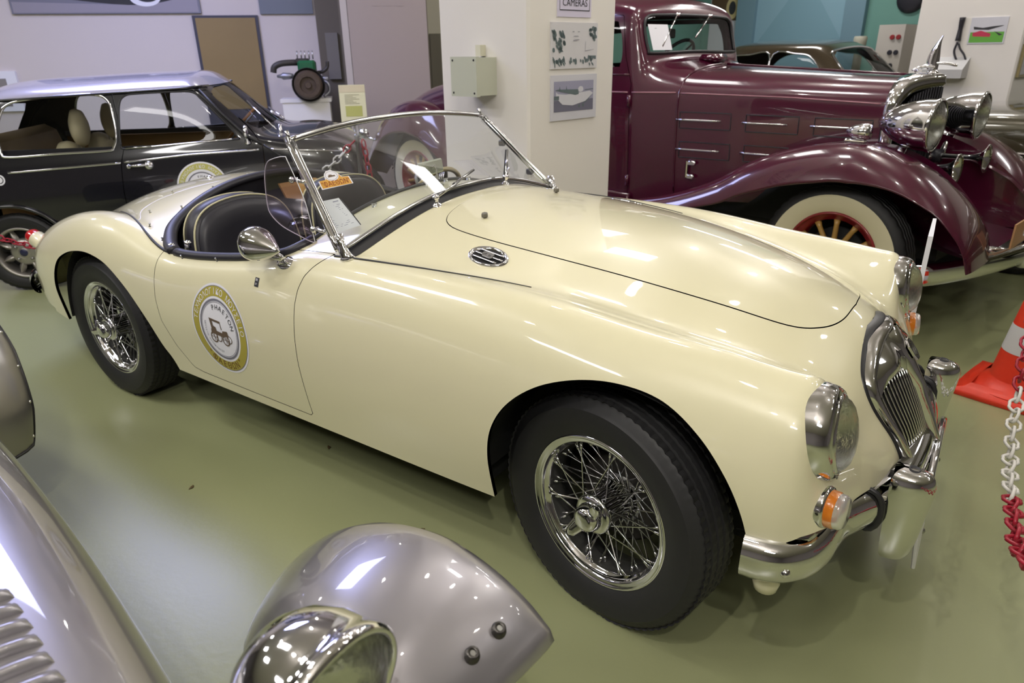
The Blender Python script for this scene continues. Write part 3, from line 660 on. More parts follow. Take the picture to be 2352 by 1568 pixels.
# wings (fenders) are cut from the body along the black beading
wing_f, rest = body.split(np.where((body.V[:, 0] > -1.05) & (body.V[:, 2] > .2), np.interp(body.V[:, 0], [-1.05, -.92, -.72, -.57, -.31, -.1, .1, .3, .45, .6], [.615, .615, .600, .580, .527, .485, .455, .42, .37, .31])-body.V[:, 1]+np.where(body.V[:, 0] < -1.045, 1, 0), 1.))
wing_r, rest = rest.split(np.where(rest.V[:, 0] < -1.86, np.interp(rest.V[:, 0], [-3.3, -2.9, -2.6, -2.35, -2.2, -2.09, -2.0, -1.95, -1.9, -1.86], [.36, .42, .47, .53, .575, .605, .628, .638, .643, .645])-rest.V[:, 1], 1.))
rest.both().obj('body_shell', CREAM, RD)
wing_f.mirror().obj('front_wing', CREAM, RD); wing_f.obj('front_wing', CREAM, RD)
wing_r.mirror().obj('rear_wing', CREAM, RD); wing_r.obj('rear_wing', CREAM, RD)
# black beading between wing and scuttle, wing and tail
def surfline(pts, d, k=6): return [top(x, y, d)[0] for x, y in catmull(pts, k)]
for s in (-1, 1):
    g = G(); g.tube(surfline([(-.95, s*.617), (-.9, s*.614), (-.72, s*.600), (-.57, s*.580), (-.44, s*.553), (-.30, s*.525)], .0006), np.linspace(.0045, .0015, 31), 6); g.obj('wing_beading', GASKET, RD)
    g = G(); g.tube(surfline([(-2.4, s*.515), (-2.2, s*.575), (-2.09, s*.605), (-2.0, s*.628), (-1.93, s*.640), (-1.86, s*.645), (-1.80, s*.640)], .001), np.linspace(.003, .007, 37), 8); g.obj('wing_beading', GASKET, RD)
# dark liners and floor so that no light shows through
g = G()
for s in (-1, 1):
    for xc, R_ in ((.035, .40), (-2.28, .42)):
        A = np.linspace(.25, PI-.02, 28)
        g.grid([[(xc+R_*math.cos(a), s*y_, .30+(R_-.01)*math.sin(a)*(1.0 if R_ > .41 else 1.02)) for y_ in (.40, .695)] for a in A])
        g.fan([(xc+R_*math.cos(a), s*.40, .30+R_*math.sin(a)) for a in A])
g.box((-1.15, 0, .245), (1.50, 1.20, .05)); g.box((-1.3, 0, .19), (3.2, .7, .08)); g.box((.10, 0, .32), (.42, .66, .06)); g.box((-2.85, 0, .34), (.5, 1.0, .08))
g.obj('underbody', BLACK, RD, smooth=False)
g = G(); g.tube([(-.31, -.69, .29), (-.31, -.69, .52)], .008, 6)
# cockpit tub
ck = np.array([q for q in catmull(CK, 3)]); ring = np.concatenate([ck, (ck[::-1]*[1, -1])[1:-1]])
cen = np.array([-1.55, 0]); rows = []
for f_, zz in ((1.0, None), (1.03, -.06), (1.03, -9)):
    r_ = []
    for q in ring:
        qq = cen+(q-cen)*f_; z0 = top(*(cen+(q-cen)*1.02))[0][2]
        r_.append((qq[0], qq[1], z0-.006 if zz is None else (z0-.08 if zz > -1 else .27)))
    rows.append(r_)
g = G(); g.grid(rows, cv=True); g.fan([(q[0], q[1], .272) for q in np.array(rows[-1])]); g.obj('cockpit_tub', BLACKV, RD, smooth=False)
g = G(); g.grid([[(-1.13-.06*k, y_, top(-1.07, y_)[0][2]-.03-.16*k) for y_ in np.linspace(-.55, .55, 25)] for k in (0, .3, 1)]); g.obj('dashboard', BLACKV, RD)
# padded cockpit rim
def rim(pts, r, d, k=8, **kw):
    P = []
    for x, y in catmull(pts, k): P.append(top(cen[0]+(x-cen[0])*1.0, y, d)[0])
    g = G(); g.tube(P, r, 12, **kw); return g
back = [(-1.82, -.634), (-1.885, -.608), (-1.975, -.535), (-2.025, -.43), (-2.06, -.25), (-2.072, 0)]
back = back+[(x, -y) for x, y in back[-2::-1]]
n_ = (len(back)-1)*8+1
rim(back, .017, .004, up=(0, 0, 1), sx=1.5).obj('cockpit_rear_roll', BLACKV, RD)
for s in (-1, 1):
    rim([(-1.80, s*.634), (-1.6, s*.636), (-1.4, s*.634), (-1.24, s*.628), (-1.17, s*.612), (-1.135, s*.575), (-1.125, s*.545)], .016, .002, up=(0, 0, 1), sx=1.3).obj('door_top_roll', BLACKV, RD)
fr = [(-1.125, -.55), (-1.127, -.45), (-1.125, -.3), (-1.112, -.15), (-1.105, 0)]; fr = fr+[(x, -y) for x, y in fr[-2::-1]]
rim(fr, .008, .002).obj('scuttle_beading', GASKET, RD)
# chrome catches at the corners
for x, y in ((-1.845, -.628), (-1.78, -.60), (-1.845, .628)):
    q, n = top(-1.87, y*1.03, .026); g = G(); g.lathe([(0, .008), (.010, .006), (.013, -.004), (.013, -.02)], (x, y, q[2]-.002), (0, 0, 1), 12); g.tube([(x-.02, y, q[2]-.002), (x+.02, y, q[2]-.002)], .005, 6); g.obj('hood_catch', CHROME, RD)
# tonneau studs
def stud(q, n, m=DCHROME, h=.014):
    g = G(); n = np.array(n); g.lathe([(0, h), (.0035, h), (.004, h*.6), (.0022, h*.5), (.0025, h*.3), (.005, .001), (.005, 0)], q, n, 10); return g.obj('stud', m, RD)
for x, y in ((-2.21, -.49), (-2.055, -.585), (-1.93, -.612), (-2.075, -.425), (-2.10, -.255), (-2.115, -.07), (-2.115, .12), (-2.10, .28), (-2.07, .44), (-2.31, -.32), (-1.74, -.652), (-1.52, -.652)):
    q, n = top(x, y); stud(q, n)
q, n = top(-2.36, -.10); g = G(); g.lathe([(0, .012), (.012, .010), (.018, .003), (.019, 0)], q, n, 14); g.obj('filler_stud', CHROME, RD)
for x, y in ((-.648, -.257), (-.622, .131)):
    q, n = top(x, y); g = G(); g.lathe([(0, .016), (.010, .016), (.011, .013), (.011, .005), (.006, .004), (.006, 0)], q, n, 6); g.obj('bonnet_knob', mat('knob_grey', (.16, .15, .12), .5), RD, smooth=False)
# scuttle turn-buttons
for x, y in ((-1.09, -.30), (-1.085, .08), (-1.085, .22), (-1.09, -.02)):
    q, n = top(x, y); g = G(); g.lathe([(0, .008), (.006, .007), (.009, 0)], q, n, 10); g.tube([q+np.array((0, -.012, .009)), q+np.array((0, .012, .009))], .003, 6); g.obj('turn_button', DCHROME, RD)

# --- scuttle vents
def vent(s):
    cxy = np.array((-.497, s*.447)); rot = s*.10
    def P(a, b, d): # local ellipse coords
        x = cxy[0]+a*math.cos(rot)-b*math.sin(rot); y = cxy[1]+a*math.sin(rot)+b*math.cos(rot); return top(x, y, d)[0]
    a_, b_ = .066, .042; th = np.linspace(0, 2*PI, 48, endpoint=False); g = G()
    rows = [[P(a_*f*math.cos(t)*1., b_*f*math.sin(t), d) for t in th] for f, d in ((1.03, 0), (1.02, .004), (.97, .007), (.90, .006), (.84, .0035), (.80, .001))]
    g.grid(rows, cv=True); o = g.obj('scuttle_vent', CHROME, RD)
    g = G(); g.fan([P(a_*.82*math.cos(t), b_*.82*math.sin(t), .0012) for t in th], flip=s < 0); g.obj('vent_hole', BLACK, o, smooth=False)
    for k in (-.018, 0, .018):
        L = a_*.8*math.sqrt(1-(k/(b_*.84))**2); g = G(); g.tube([P(q, k, .005) for q in np.linspace(-L, L, 8)], .0022, 6, sx=1.8); g.obj('vent_bar', CHROME, o)
    th8 = [(.022, .006), (.015, .012), (-.015, .012), (-.022, .006), (-.022, -.006), (-.015, -.012), (.015, -.012), (.022, -.006)]
    g = G(); g.prism([P(x*.9, y*.9, .006) for x, y in th8], (0, 0, .004)); g.obj('vent_badge', DCHROME, o, smooth=False)
    g = G(); 
    for i, ch in enumerate('MG'):
        text_to(g, ch, P(-.009+.018*i, -.0055, .0115), (1, 0, 0), (0, 1, .1), .015, .9)
    g.obj('vent_lettering', BLACK, o, smooth=False)
vent(-1); vent(1)

# --- headlamps
LENS = mat('lamp_lens', (.92, .95, .93), .08, trans=1.0, ior=1.35, bump=(70, .5, .01))
REFL = mat('reflector', (.7, .7, .68), .22, 1.0, bump=(40, .3, .01))
for s in (-1, 1):
    c = np.array((.462, s*.567, .65)); n = np.array((1, s*-.017, .145)); n /= np.linalg.norm(n)
    g = G(); g.lathe([(.1105, -.055), (.1095, -.027), (.1075, -.025)], c, n, 64); hb = g.obj('headlamp_gasket', GASKET, RD)
    g = G(); g.lathe([(.1078, -.030), (.1070, -.004), (.106, .004), (.099, .022), (.090, .032), (.0885, .031), (.0875, .026)], c, n, 64); hl = g.obj('headlamp', CHROME, RD)
    g = G(); g.lathe([(.0885, .018), (.087, .030), (.082, .036), (.079, .037), (.078, .033)], c, n, 64); g.obj('headlamp_rim', CHROME, hl)
    g = G(); g.lathe([(0, .064), (.02, .0632), (.04, .060), (.06, .0535), (.072, .045), (.079, .034), (.08, .028)], c, n, 48); g.obj('headlamp_lens', LENS, hl)
    g = G(); g.lathe([(0, .005), (.03, .008), (.055, .018), (.079, .030)], c, n, 48); g.obj('reflector', REFL, hl)
    g = G(); g.tube([c+n*.03-np.array((0, 0, .104)), c+n*.042-np.array((0, 0, .108))], .004, 8); g.obj('rim_screw', DCHROME, hl)
# --- side lamps
AMB = mat('amber_plastic', (.85, .25, .02), .2, trans=.35); CLR = mat('clear_plastic', (.85, .80, .78), .12, trans=.7)
for s in (-1, 1):
    c = np.array((.478, s*.622, .508)); n = np.array((1, s*.16, .07)); n /= np.linalg.norm(n)
    g = G(); g.lathe([(.052, -.04), (.052, -.004), (.049, 0)], c, n, 40); g.obj('side_lamp_gasket', GASKET, RD)
    g = G(); g.lathe([(.049, -.01), (.049, .012), (.046, .018), (.047, .022), (.044, .028), (.040, .029)], c, n, 40); sl = g.obj('side_lamp', CHROME, RD)
    g = G(); g.lathe([(.0405, .026), (.040, .043), (.038, .046)], c, n, 40); g.obj('amber_lens', AMB, sl)
    g = G(); g.lathe([(.038, .044), (.0375, .055), (.033, .061), (0, .063)], c, n, 40); g.obj('clear_lens', CLR, sl)
    g = G(); g.lathe([(.0, .03), (.03, .03), (.038, .036)], c, n, 24); g.obj('lamp_core', AMB, sl)

# --- grille
_gz = np.linspace(.38, .715, 24); _yo = [max(abs(a) for a, b in [gpq for gpq in gp] if abs(b-z) < .02) if z < .70 else .12 for z in _gz]
_ge = [fronts(min(yo+.012, .26), z)[0][0]+.006 for yo, z in zip(_yo, _gz)]
def gx(y, z): # grille plane: starts on the body at its edge, bowed forward to a centre ridge
    xc = np.interp(z, [.36, .42, .5, .58, .66, .70, .73], [.658, .646, .613, .575, .530, .500, .475]); xe = min(xc, np.interp(z, _gz, _ge)); yo = np.interp(z, _gz, _yo)
    t = min(1.1, abs(y)/max(.05, yo)); return xc-(xc-xe)*t**1.8
def nsurf(y, z): return fronts(y, min(z, .712))[0][0]
gout = np.concatenate([gp, (gp[::-1]*[-1, 1])[1:-1]])
def scale_in(P, k):   # move outline inwards by k
    c = np.array((0, .56)); out = []
    T = np.roll(P, -1, 0)-np.roll(P, 1, 0); T /= np.linalg.norm(T, axis=1, keepdims=True); Nn = np.stack([T[:, 1], -T[:, 0]], 1)
    if ((P[5]+Nn[5]*.01-c)**2).sum() > ((P[5]-c)**2).sum(): Nn = -Nn
    return P+Nn*k
def ring_at(k, dx): 
    Q = scale_in(gout, k); return [(gx(y, z)+dx, y, z) for y, z in Q]
g = G(); g.grid([ring_at(-.005, -.02), ring_at(-.006, .000), ring_at(-.003, .003), ring_at(.002, .002)], cv=True); g.obj('grille_gasket', GASKET, RD)
gs = G(); gs.grid([ring_at(-.001, -.02), ring_at(-.001, .010), ring_at(.003, .018), ring_at(.010, .020), ring_at(.016, .014), ring_at(.018, .004)], cv=True)
gs = gs.obj('grille_surround', CHROME, RD)
# bar opening (each side): wing-shaped panels above, slats below
def bow(y): return 0
inner = scale_in(gout, .017)
# upper chrome shield plate: region between outline top and slat top line
def slat_top(y): y = abs(y); return np.interp(y, [0, .05, .10, .15, .19, .215], [.600, .612, .618, .615, .600, .585])
g = G(); rows = []
for t in np.linspace(0, 1, 13):
    r_ = []
    for y in np.linspace(-.215, .215, 61):
        zt = np.interp(abs(y), *zip(*[(q[0], q[1]) for q in sorted([(abs(a), b) for a, b in inner if b > .585], key=lambda k: k[0])]))
        zz = slat_top(y)+(zt-slat_top(y))*t
        dome = .012*math.sin(PI*min(1, t*1.05))*(.5+.5*math.cos(abs(y)/.215*PI)) + .012*math.sin(PI*t)*math.exp(-((abs(y)-.12)/.05)**2)
        r_.append((gx(y, zz)+.004+dome-.02*math.exp(-((abs(y)-.055)/.02)**2)*(1-t)*.6, y, zz))
    rows.append(r_)
g.grid(rows); g.obj('grille_shield', CHROME, gs)
# centre rib with badge
g = G(); rows = []
for z in np.linspace(.40, .715, 22):
    wd = np.interp(z, [.40, .55, .61, .66, .70, .715], [.006, .009, .022, .034, .034, .012])
    rows.append([(gx(0, z)+dx, k*wd, z) for k, dx in ((-1.25, .0), (-1, .016), (-.5, .024), (0, .026), (.5, .024), (1, .016), (1.25, 0))])
g.grid(rows); g.obj('centre_rib', CHROME, gs)
o8 = [(.45, 1), (1, .45), (1, -.45), (.45, -1), (-.45, -1), (-1, -.45), (-1, .45), (-.45, 1)]
nb = np.array((.62, 0, .78)); bu = np.array((-.78, 0, .62)) 
nb = np.array((.80, 0, .6)); bu = np.array((-.6, 0, .80)); bc = np.array((gx(0, .655)+.026, 0, .655))
g = G(); g.prism([bc+np.array((0, 1, 0))*a*.023+bu*b*.030 for a, b in o8], nb*.006); bd = g.obj('badge', CHROME, gs, smooth=False)
g = G(); 
for k in (1.0,): 
    O1 = [bc+nb*.0062+np.array((0, 1, 0))*a*.020+bu*b*.027 for a, b in o8]; O2 = [bc+nb*.0062+np.array((0, 1, 0))*a*.016+bu*b*.022 for a, b in o8]
    g.grid([O1, O2], cv=True)
text_to(g, 'M', bc+nb*.0065+bu*.001, (0, 1, 0), bu, .022, .9); text_to(g, 'G', bc+nb*.0065-bu*.016, (0, 1, 0), bu, .022, .9)
g.obj('badge_letters', DARKINK, bd, smooth=False)
# slats
innerL = sorted([(a, b) for a, b in inner if b < .60], key=lambda k: k[1])
zl = np.array([q[1] for q in innerL if q[0] >= 0]); yl = np.array([q[0] for q in innerL if q[0] >= 0]); o_ = np.argsort(zl); zl, yl = zl[o_], yl[o_]
def ymax(z): return float(np.interp(z, zl, yl))
for s in (-1, 1):
    for k in range(12):
        a0 = .013+k*.0166
        zz = np.linspace(.400+.003*k, slat_top(a0)+.004, 9); P = []
        for z in zz:
            f_ = ymax(max(z, .41))/.222; P.append((gx(a0, z)-.002, s*a0*min(1.0, f_), z))
        g = G(); g.tube(P, .0034, 6, sx=.62, up=(1, 0, 0)); g.obj('grille_bar', CHROME, gs)
g = G(); Q = scale_in(gout, .004); g.fan([(gx(y, z)-.03, y, z) for y, z in Q]); g.obj('grille_back', BLACK, gs, smooth=False)
# crank-hole bar at the foot of the grille
g = G(); g.tube([(gx(0, .40)+.02, y, .395-.02*(abs(y)/.2)**2+.012) for y in np.linspace(-.185, .185, 15)], .010, 10); g.obj('grille_foot', CHROME, gs)

# --- front bumper: wide rolled bar, closed back to the body with an apron
bp_ = [(.370, -.742), (.42, -.735), (.460, -.714), (.495, -.672), (.513, -.62), (.520, -.565), (.530, -.505), (.556, -.445), (.590, -.38), (.617, -.30), (.640, -.18), (.65, 0)]
bp_ = bp_+[(x, -y) for x, y in bp_[-2::-1]]; bc_ = catmull(bp_, 5)
T = np.gradient(bc_, axis=0); T /= np.linalg.norm(T, axis=1, keepdims=True); No = np.stack([T[:, 1], -T[:, 0]], 1)
if No[len(No)//2][0] < 0: No = -No
sec = [(-.035, .448), (-.018, .447), (-.004, .441), (.006, .430), (.0125, .415), (.0145, .398), (.013, .380), (.007, .364), (-.003, .352), (-.014, .348), (-.02, .350)]
g = G(); g.grid([[(x+n[0]*d, y+n[1]*d, z) for d, z in sec] for (x, y), n in zip(bc_, No)])
for e_ in (0, -1):
    (x, y), n = bc_[e_], No[e_]; g.fan([(x+n[0]*d, y+n[1]*d, z) for d, z in sec])
fb = g.obj('front_bumper', CHROME, RD)
g = G(); rows = []
for (x, y), n in zip(bc_, No):
    ya = abs(y)*.965; zed = np.interp(ya, [0, .2, .30, .40, .5, .6, .66, .70], [.385, .395, .425, .452, .468, .475, .468, .445])
    if ya < .60: xq = fronts(ya, zed+.006)[0][0]-.004
    else: xq = np.interp(ya, [.60, .64, .68, .70, .715], [fronts(.60, .48)[0][0]-.004, .500, .455, .42, .372])
    q = np.array((xq, math.copysign(ya, y), zed-.002)); b0 = np.array((x+n[0]*-.030, y+n[1]*-.030, .447))
    rows.append([b0, b0*.7+q*.3+np.array((0, 0, .003)), b0*.3+q*.7+np.array((0, 0, .003)), q, q+np.array((-.03, 0, .004))])
g.grid(rows); g.obj('bumper_apron', mat('apron_metal', (.50, .50, .48), .16, 1.0), RD)
for s in (-1, 1):
    g = G(); q = bc_[9] if s < 0 else bc_[-10]; nn = No[9] if s < 0 else No[-10]; g.lathe([(0, .009), (.006, .008), (.010, .003), (.011, 0)], (q[0]+nn[0]*.013, q[1]+nn[1]*.013, .392), (nn[0], nn[1], 0), 14); g.obj('bumper_bolt', CHROME, fb)
    # overrider
    yo = s*.36; xo = .607; prof = [(.255, .006, .010), (.262, .022, .028), (.285, .034, .040), (.33, .042, .047), (.39, .046, .052), (.43, .046, .056), (.47, .043, .058), (.492, .036, .052), (.503, .022, .036), (.506, .004, .01)]
    g = G(); rows = []
    for z, wd, dp_ in catmull(prof, 3):
        rows.append([(xo+.012+dp_*1.15*math.cos(a)-.012*(z-.4)/.14*0, yo+wd*math.sin(a), z) for a in np.linspace(-PI*.62, PI*.62, 21)])
    g.grid(rows); ov = g.obj('overrider', CHROME, RD)
    for q_ in (-1, 1):
        yk = yo+q_*.052; k_ = int(np.argmin(np.abs(bc_[:, 1]-yk))); (x_, y_), n_2 = bc_[k_], No[k_]
        g = G(); g.tube([(x_+n_2[0]*(d+.003), yk, z+(.004 if z > .4 else -.003)) for d, z in sec], .007, 8); g.obj('overrider_rubber', GASKET, ov)
    g = G(); g.lathe([(.013, .0), (.012, .004), (.009, .001), (0, -.002)], (xo+.028, yo, .5045), (0.1, 0, 1), 20); g.obj('overrider_hole', DARKINK, ov)
# number plate
PL = mat('plate_white', (.72, .72, .68), .4)
g = G(); g.box((.676, 0, .222), (.010, .52, .11), rotm('Y', -.10), .003); pl = g.obj('number_plate', PL, RD, smooth=False)
g = G(); g.box((.655, -.12, .27), (.03, .02, .14)); g.box((.655, .12, .27), (.03, .02, .14)); g.obj('plate_bracket', BLACK, pl, smooth=False)
for s in (-1, 1):
    g = G(); g.lathe([(0, .006), (.006, .004), (.008, 0)], (.683, s*.2, .25), (1, 0, 0), 10); g.obj('plate_bolt', DCHROME, pl)
# front towing/horn item under the bumper (cream apron tip)
g = G(); g.lathe([(0, .045), (.014, .042), (.026, .03), (.030, .01), (.028, -.02)], (.415, -.675, .322), (0, .1, -1), 20); g.obj('apron_tip', CREAM, RD)

# --- sills, tail
for s in (-1, 1): g = G(); g.box((-1.07, s*.675, .275), (1.42, .05, .03), None, .01); g.obj('sill', CREAM, RD, smooth=False)
RED = mat('red_lens', (.45, .01, .015), .15, coat=.6)
for s in (-1, 1):
    c = np.array((-3.035, s*.615, .600)); n = np.array((-.93, s*.12, .36)); n /= np.linalg.norm(n)
    g = G(); g.lathe([(.040, -.05), (.040, .018), (.036, .022)], c, n, 28); tl_ = g.obj('tail_lamp', CREAM, RD)
    g = G(); g.lathe([(.037, .012), (.036, .05), (.026, .068), (0, .072)], c, n, 28); g.obj('tail_lens', RED, tl_)
rb = [(-3.06, -.68), (-3.16, -.64), (-3.23, -.55), (-3.28, -.4), (-3.31, -.2), (-3.32, 0)]; rb = rb+[(x, -y) for x, y in rb[-2::-1]]
rc = catmull(rb, 5); T = np.gradient(rc, axis=0); T /= np.linalg.norm(T, axis=1, keepdims=True); Nr = np.stack([-T[:, 1], T[:, 0]], 1)
if Nr[len(Nr)//2][0] > 0: Nr = -Nr
g = G(); g.grid([[(x+n[0]*d, y+n[1]*d, z) for d, z in sec] for (x, y), n in zip(rc, Nr)]); g.obj('rear_bumper', CHROME, RD)
for s in (-1, 1):
    g = G(); rows = [[(-3.24-dp_*math.cos(a), s*.42+wd*math.sin(a), z-.03) for a in np.linspace(-PI*.62, PI*.62, 15)] for z, wd, dp_ in catmull(prof, 2)]
    g.grid(rows); g.obj('overrider', CHROME, RD)

# --- wheels
def tyre_geo(R, r, hw, n=180, sipes=True):
    """lathe about local y; outward side is -y"""
    prof = [(r-.004, -hw*.72), (r+.002, -hw*.80), (r+.25*(R-r), -hw*.97), (r+.5*(R-r), -hw*1.04), (r+.72*(R-r), -hw*1.02), (R-.026, -hw*.94), (R-.012, -hw*.86), (R-.004, -hw*.76)]
    tread = []
    for k in range(5):
        a = -hw*.70+k*hw*.35*.99; tread += [(R, a-hw*.11), (R, a+hw*.11), (R-.006, a+hw*.14), (R-.006, a+hw*.21)] if k < 4 else [(R, a-hw*.11), (R, a+hw*.02)]
    full_ = prof+tread+[(q[0], -q[1]) for q in prof[::-1]]
    A = np.linspace(0, 2*PI, n, endpoint=False); rows = []
    for q in full_:
        row = []
        for i, a in enumerate(A):
            rr = q[0]
            if sipes and rr > R-.005 and i % 3 == 0: rr -= .004 if abs(q[1]) > hw*.5 else .002
            row.append((rr*math.cos(a), q[1], rr*math.sin(a)))
        rows.append(row)
    g = G(); g.grid(rows, cv=True); return g
def wire_wheel(steer=0, camber=0):
    w_ = tyre_geo(.318, .203, .079, 240).obj('wheel', RUBBER, None, ang=38)
    ax = (0, -1, 0)
    g = G(); g.lathe([(.213, .058), (.213, .064), (.209, .068), (.205, .068), (.203, .065), (.196, .063), (.191, .062), (.189, .056), (.187, .046), (.181, .043), (.179, .036)], (0, 0, 0), ax, 72); rm = g.obj('rim', CHROME, w_)
    g = G(); g.lathe([(.1795, .037), (.178, .020), (.172, .005), (.172, -.012), (.187, -.03), (.190, -.06), (.206, -.066)], (0, 0, 0), ax, 72); g.obj('rim_well', mat('rim_well_grey', (.10, .10, .095), .4, .7), w_)
    g = G(); g.lathe([(.044, .0), (.046, .02), (.048, .05), (.052, .062), (.054, .072), (.050, .078), (.036, .080)], (0, 0, 0), ax, 40); g.lathe([(.060, -.05), (.062, -.03), (.050, -.02), (.044, .0)], (0, 0, 0), ax, 40); g.obj('hub', CHROME, w_)
    g = G(); g.lathe([(.036, .078), (.038, .088), (.035, .100), (.033, .104), (.030, .112), (.018, .117), (0, .118)], (0, 0, 0), ax, 40)
    for a in (-2.2, -2.2+PI):
        d = np.array((math.cos(a), 0, math.sin(a))); e = np.array((-d[2], 0, d[0])); o_ = np.array((0, -.10, 0)); P = []
        rows = []
        for r_, w2, h_ in ((.020, .020, .009), (.040, .017, .009), (.056, .015, .008), (.066, .013, .008), (.072, .006, .006)):
            lift = -.012*(r_-.03)/.04; rows.append([o_+d*r_+e*w2*math.cos(b)+np.array((0, lift+h_*math.sin(b), 0)) for b in np.linspace(0, 2*PI, 12, endpoint=False)])
        g.grid(rows, cv=True); g.fan(rows[-1])
    g.obj('spinner', CHROME, w_)
    g = G(); g.lathe([(.0, -.035), (.115, -.035), (.125, -.045), (.125, -.09), (0, -.09)], (0, 0, 0), ax, 40); g.obj('brake_drum', mat('brake_iron', (.06, .055, .05), .5, .4), w_)
    g = G(); g.lathe([(.05, -.028), (.062, -.030), (.07, -.036)], (0, 0, 0), ax, 30); g.obj('splined_flange', DCHROME, w_)
    sp = {}
    def spoke(a0, r0, y0, a1, r1, y1):
        P = [np.array((r0*math.cos(a0), y0, r0*math.sin(a0))), np.array((r1*math.cos(a1), y1, r1*math.sin(a1)))]
        g = G(); d = P[1]-P[0]; L = np.linalg.norm(d)
        g.tube([P[0], P[0]+d*(1-.016/L), P[0]+d*(1-.0155/L), P[1]], [.0022, .0022, .0038, .0042], 6); return g.obj('spoke', CHROME, w_)
    n = 20
    for i in range(n):   # outer row: from the nose of the hub to the rim well, laced both ways
        a = 2*PI*i/n; s_ = .52 if i % 2 else -.52
        spoke(a, .050, -.062, a+s_, .179, -.041)
    n = 40
    for i in range(n):   # inner row
        a = 2*PI*(i+.5)/n; s_ = .42 if i % 2 else -.42
        spoke(a, .058, .034-.010*(i % 2), a+s_, .1775, -.028+.012*(i % 4 > 1))
    return w_
ww = wire_wheel(); ww.parent = RD
RW = .312
ww.location = (0, -.610, RW); ww.rotation_euler = (math.radians(-1.2), 0, math.radians(-11))
w2 = copy_tree(ww, RD); w2.location = (-2.388, -.612, RW); w2.rotation_euler = (0, math.radians(40), 0)
w3 = copy_tree(ww, RD); w3.location = (0, .605, RW); w3.rotation_euler = (0, 0, PI-math.radians(11))
w4 = copy_tree(ww, RD); w4.location = (-2.388, .622, RW); w4.rotation_euler = (0, 0, PI)

# --- windscreen
yb = np.linspace(-1, 1, 41)
base = np.array([(-.925-.012*math.sin(PI*abs(t))+.030*(1-t*t), t*(.612 if t < 0 else .585), 0) for t in yb])
for q in base: q[2] = top(q[0], q[1])[0][2]+.018
tops = np.array([(-1.229+.002*(1-t*t), .506*t, 1.146+.039*(1-t*t)) for t in yb])
base[0, 2] = .855; base[-1, 2] = .855
g = G(); g.grid([base*(1-k)+tops*k+np.array((.0, 0, 0)) for k in np.linspace(0, 1, 9)]); g.obj('windscreen_glass', GLASS, RD)
g = G(); g.tube(tops, .0105, 10, up=(-.3, 0, 1), sx=.8); g.obj('windscreen_top_rail', mat('satin_chrome', (.55, .55, .55), .16, 1.0), RD)
g = G(); g.tube(base, .0075, 10, up=(-.3, 0, 1), sx=.8); g.obj('windscreen_bottom_rail', MATS['satin_chrome'], RD)
# rubber flap to the scuttle
rows = []
for q in base:
    p0 = q+np.array((-.004, 0, -.008)); p1 = q+np.array((.018, 0, -.012)); t1 = top(q[0]+.032, q[1]*1.0)[0]+np.array((0, 0, .004)); t2 = top(q[0]+.045, q[1])[0]+np.array((0, 0, .001)); rows.append([p0, p1, t1, t2])
g = G(); g.grid(rows); g.obj('scuttle_gasket', GASKET, RD)
for s in (0, -1):
    b0, t0 = base[s], tops[s]; sg = -1 if s == 0 else 1
    foot = np.array((b0[0]+.02, b0[1], .826)); d = t0-b0
    g = G(); ln = np.linspace(0, 1.02, 9); g.tube([b0+d*k+np.array((-.004, sg*.006, 0)) for k in ln], .0120, 12, up=(0, sg, 0), sx=.85); g.obj('windscreen_pillar', CHROME, RD)
    g = G(); g.tube([b0+d*k+np.array((.014, sg*.002, 0)) for k in np.linspace(0, .99, 9)], .0075, 8); g.obj('pillar_channel', MATS['satin_chrome'], RD)
    g = G(); g.tube([b0+np.array((0, 0, .05))+d*.0, b0+np.array((.006, sg*.002, .01)), foot+np.array((0, 0, .014)), foot+np.array((0.004, 0, 0))], [.014, .017, .022, .036], 14, up=(1, 0, 0), sx=.7); g.obj('pillar_foot', CHROME, RD)
    g = G(); g.tube([t0, t0+np.array((-.006, 0, .016)), t0+np.array((-.012, 0, .028))], [.005, .006, .007], 8); g.obj('hood_peg', CHROME, RD)
# side wind deflectors
for s in (-1, 1):
    if s > 0:
        for k in (.62, .22):
            q0 = tops[-1]*k+base[-1]*(1-k); g = G(); g.box(q0+np.array((-.02, -.012, 0)), (.03, .02, .025), None, .005); g.obj('deflector_bracket', GASKET, RD, ang=40)
        continue
    q = catmull([(-1.075, .985), (-1.13, 1.098), (-1.145, 1.112), (-1.20, 1.102), (-1.235, 1.085), (-1.255, 1.04), (-1.262, .96), (-1.252, .925), (-1.205, .893), (-1.13, .872), (-1.06, .858), (-1.055, .88)], 5, closed=True)
    g = G(); g.prism([(x, s*.60, z) for x, z in q], (0, s*.004, 0)); wg = g.obj('wind_deflector', glass('tinted_acrylic', (.80, .74, .80)), RD, smooth=False)
    g = G(); g.tube([(x, s*.602, z) for x, z in q], .0016, 5, closed=True); g.obj('deflector_edge', mat('acrylic_edge', (.75, .75, .78), .2), wg)
    for x, z in ((-1.05, .90), (-1.12, 1.045)):
        g = G(); g.lathe([(0, .012), (.009, .010), (.011, .004), (.006, .003), (.006, -.016)], (x, s*.60, z), (0, s, 0), 12); g.tube([(x, s*.598, z), (x+.045, s*.592, z-.005)], .006, 8); g.obj('deflector_bracket', CHROME, wg)
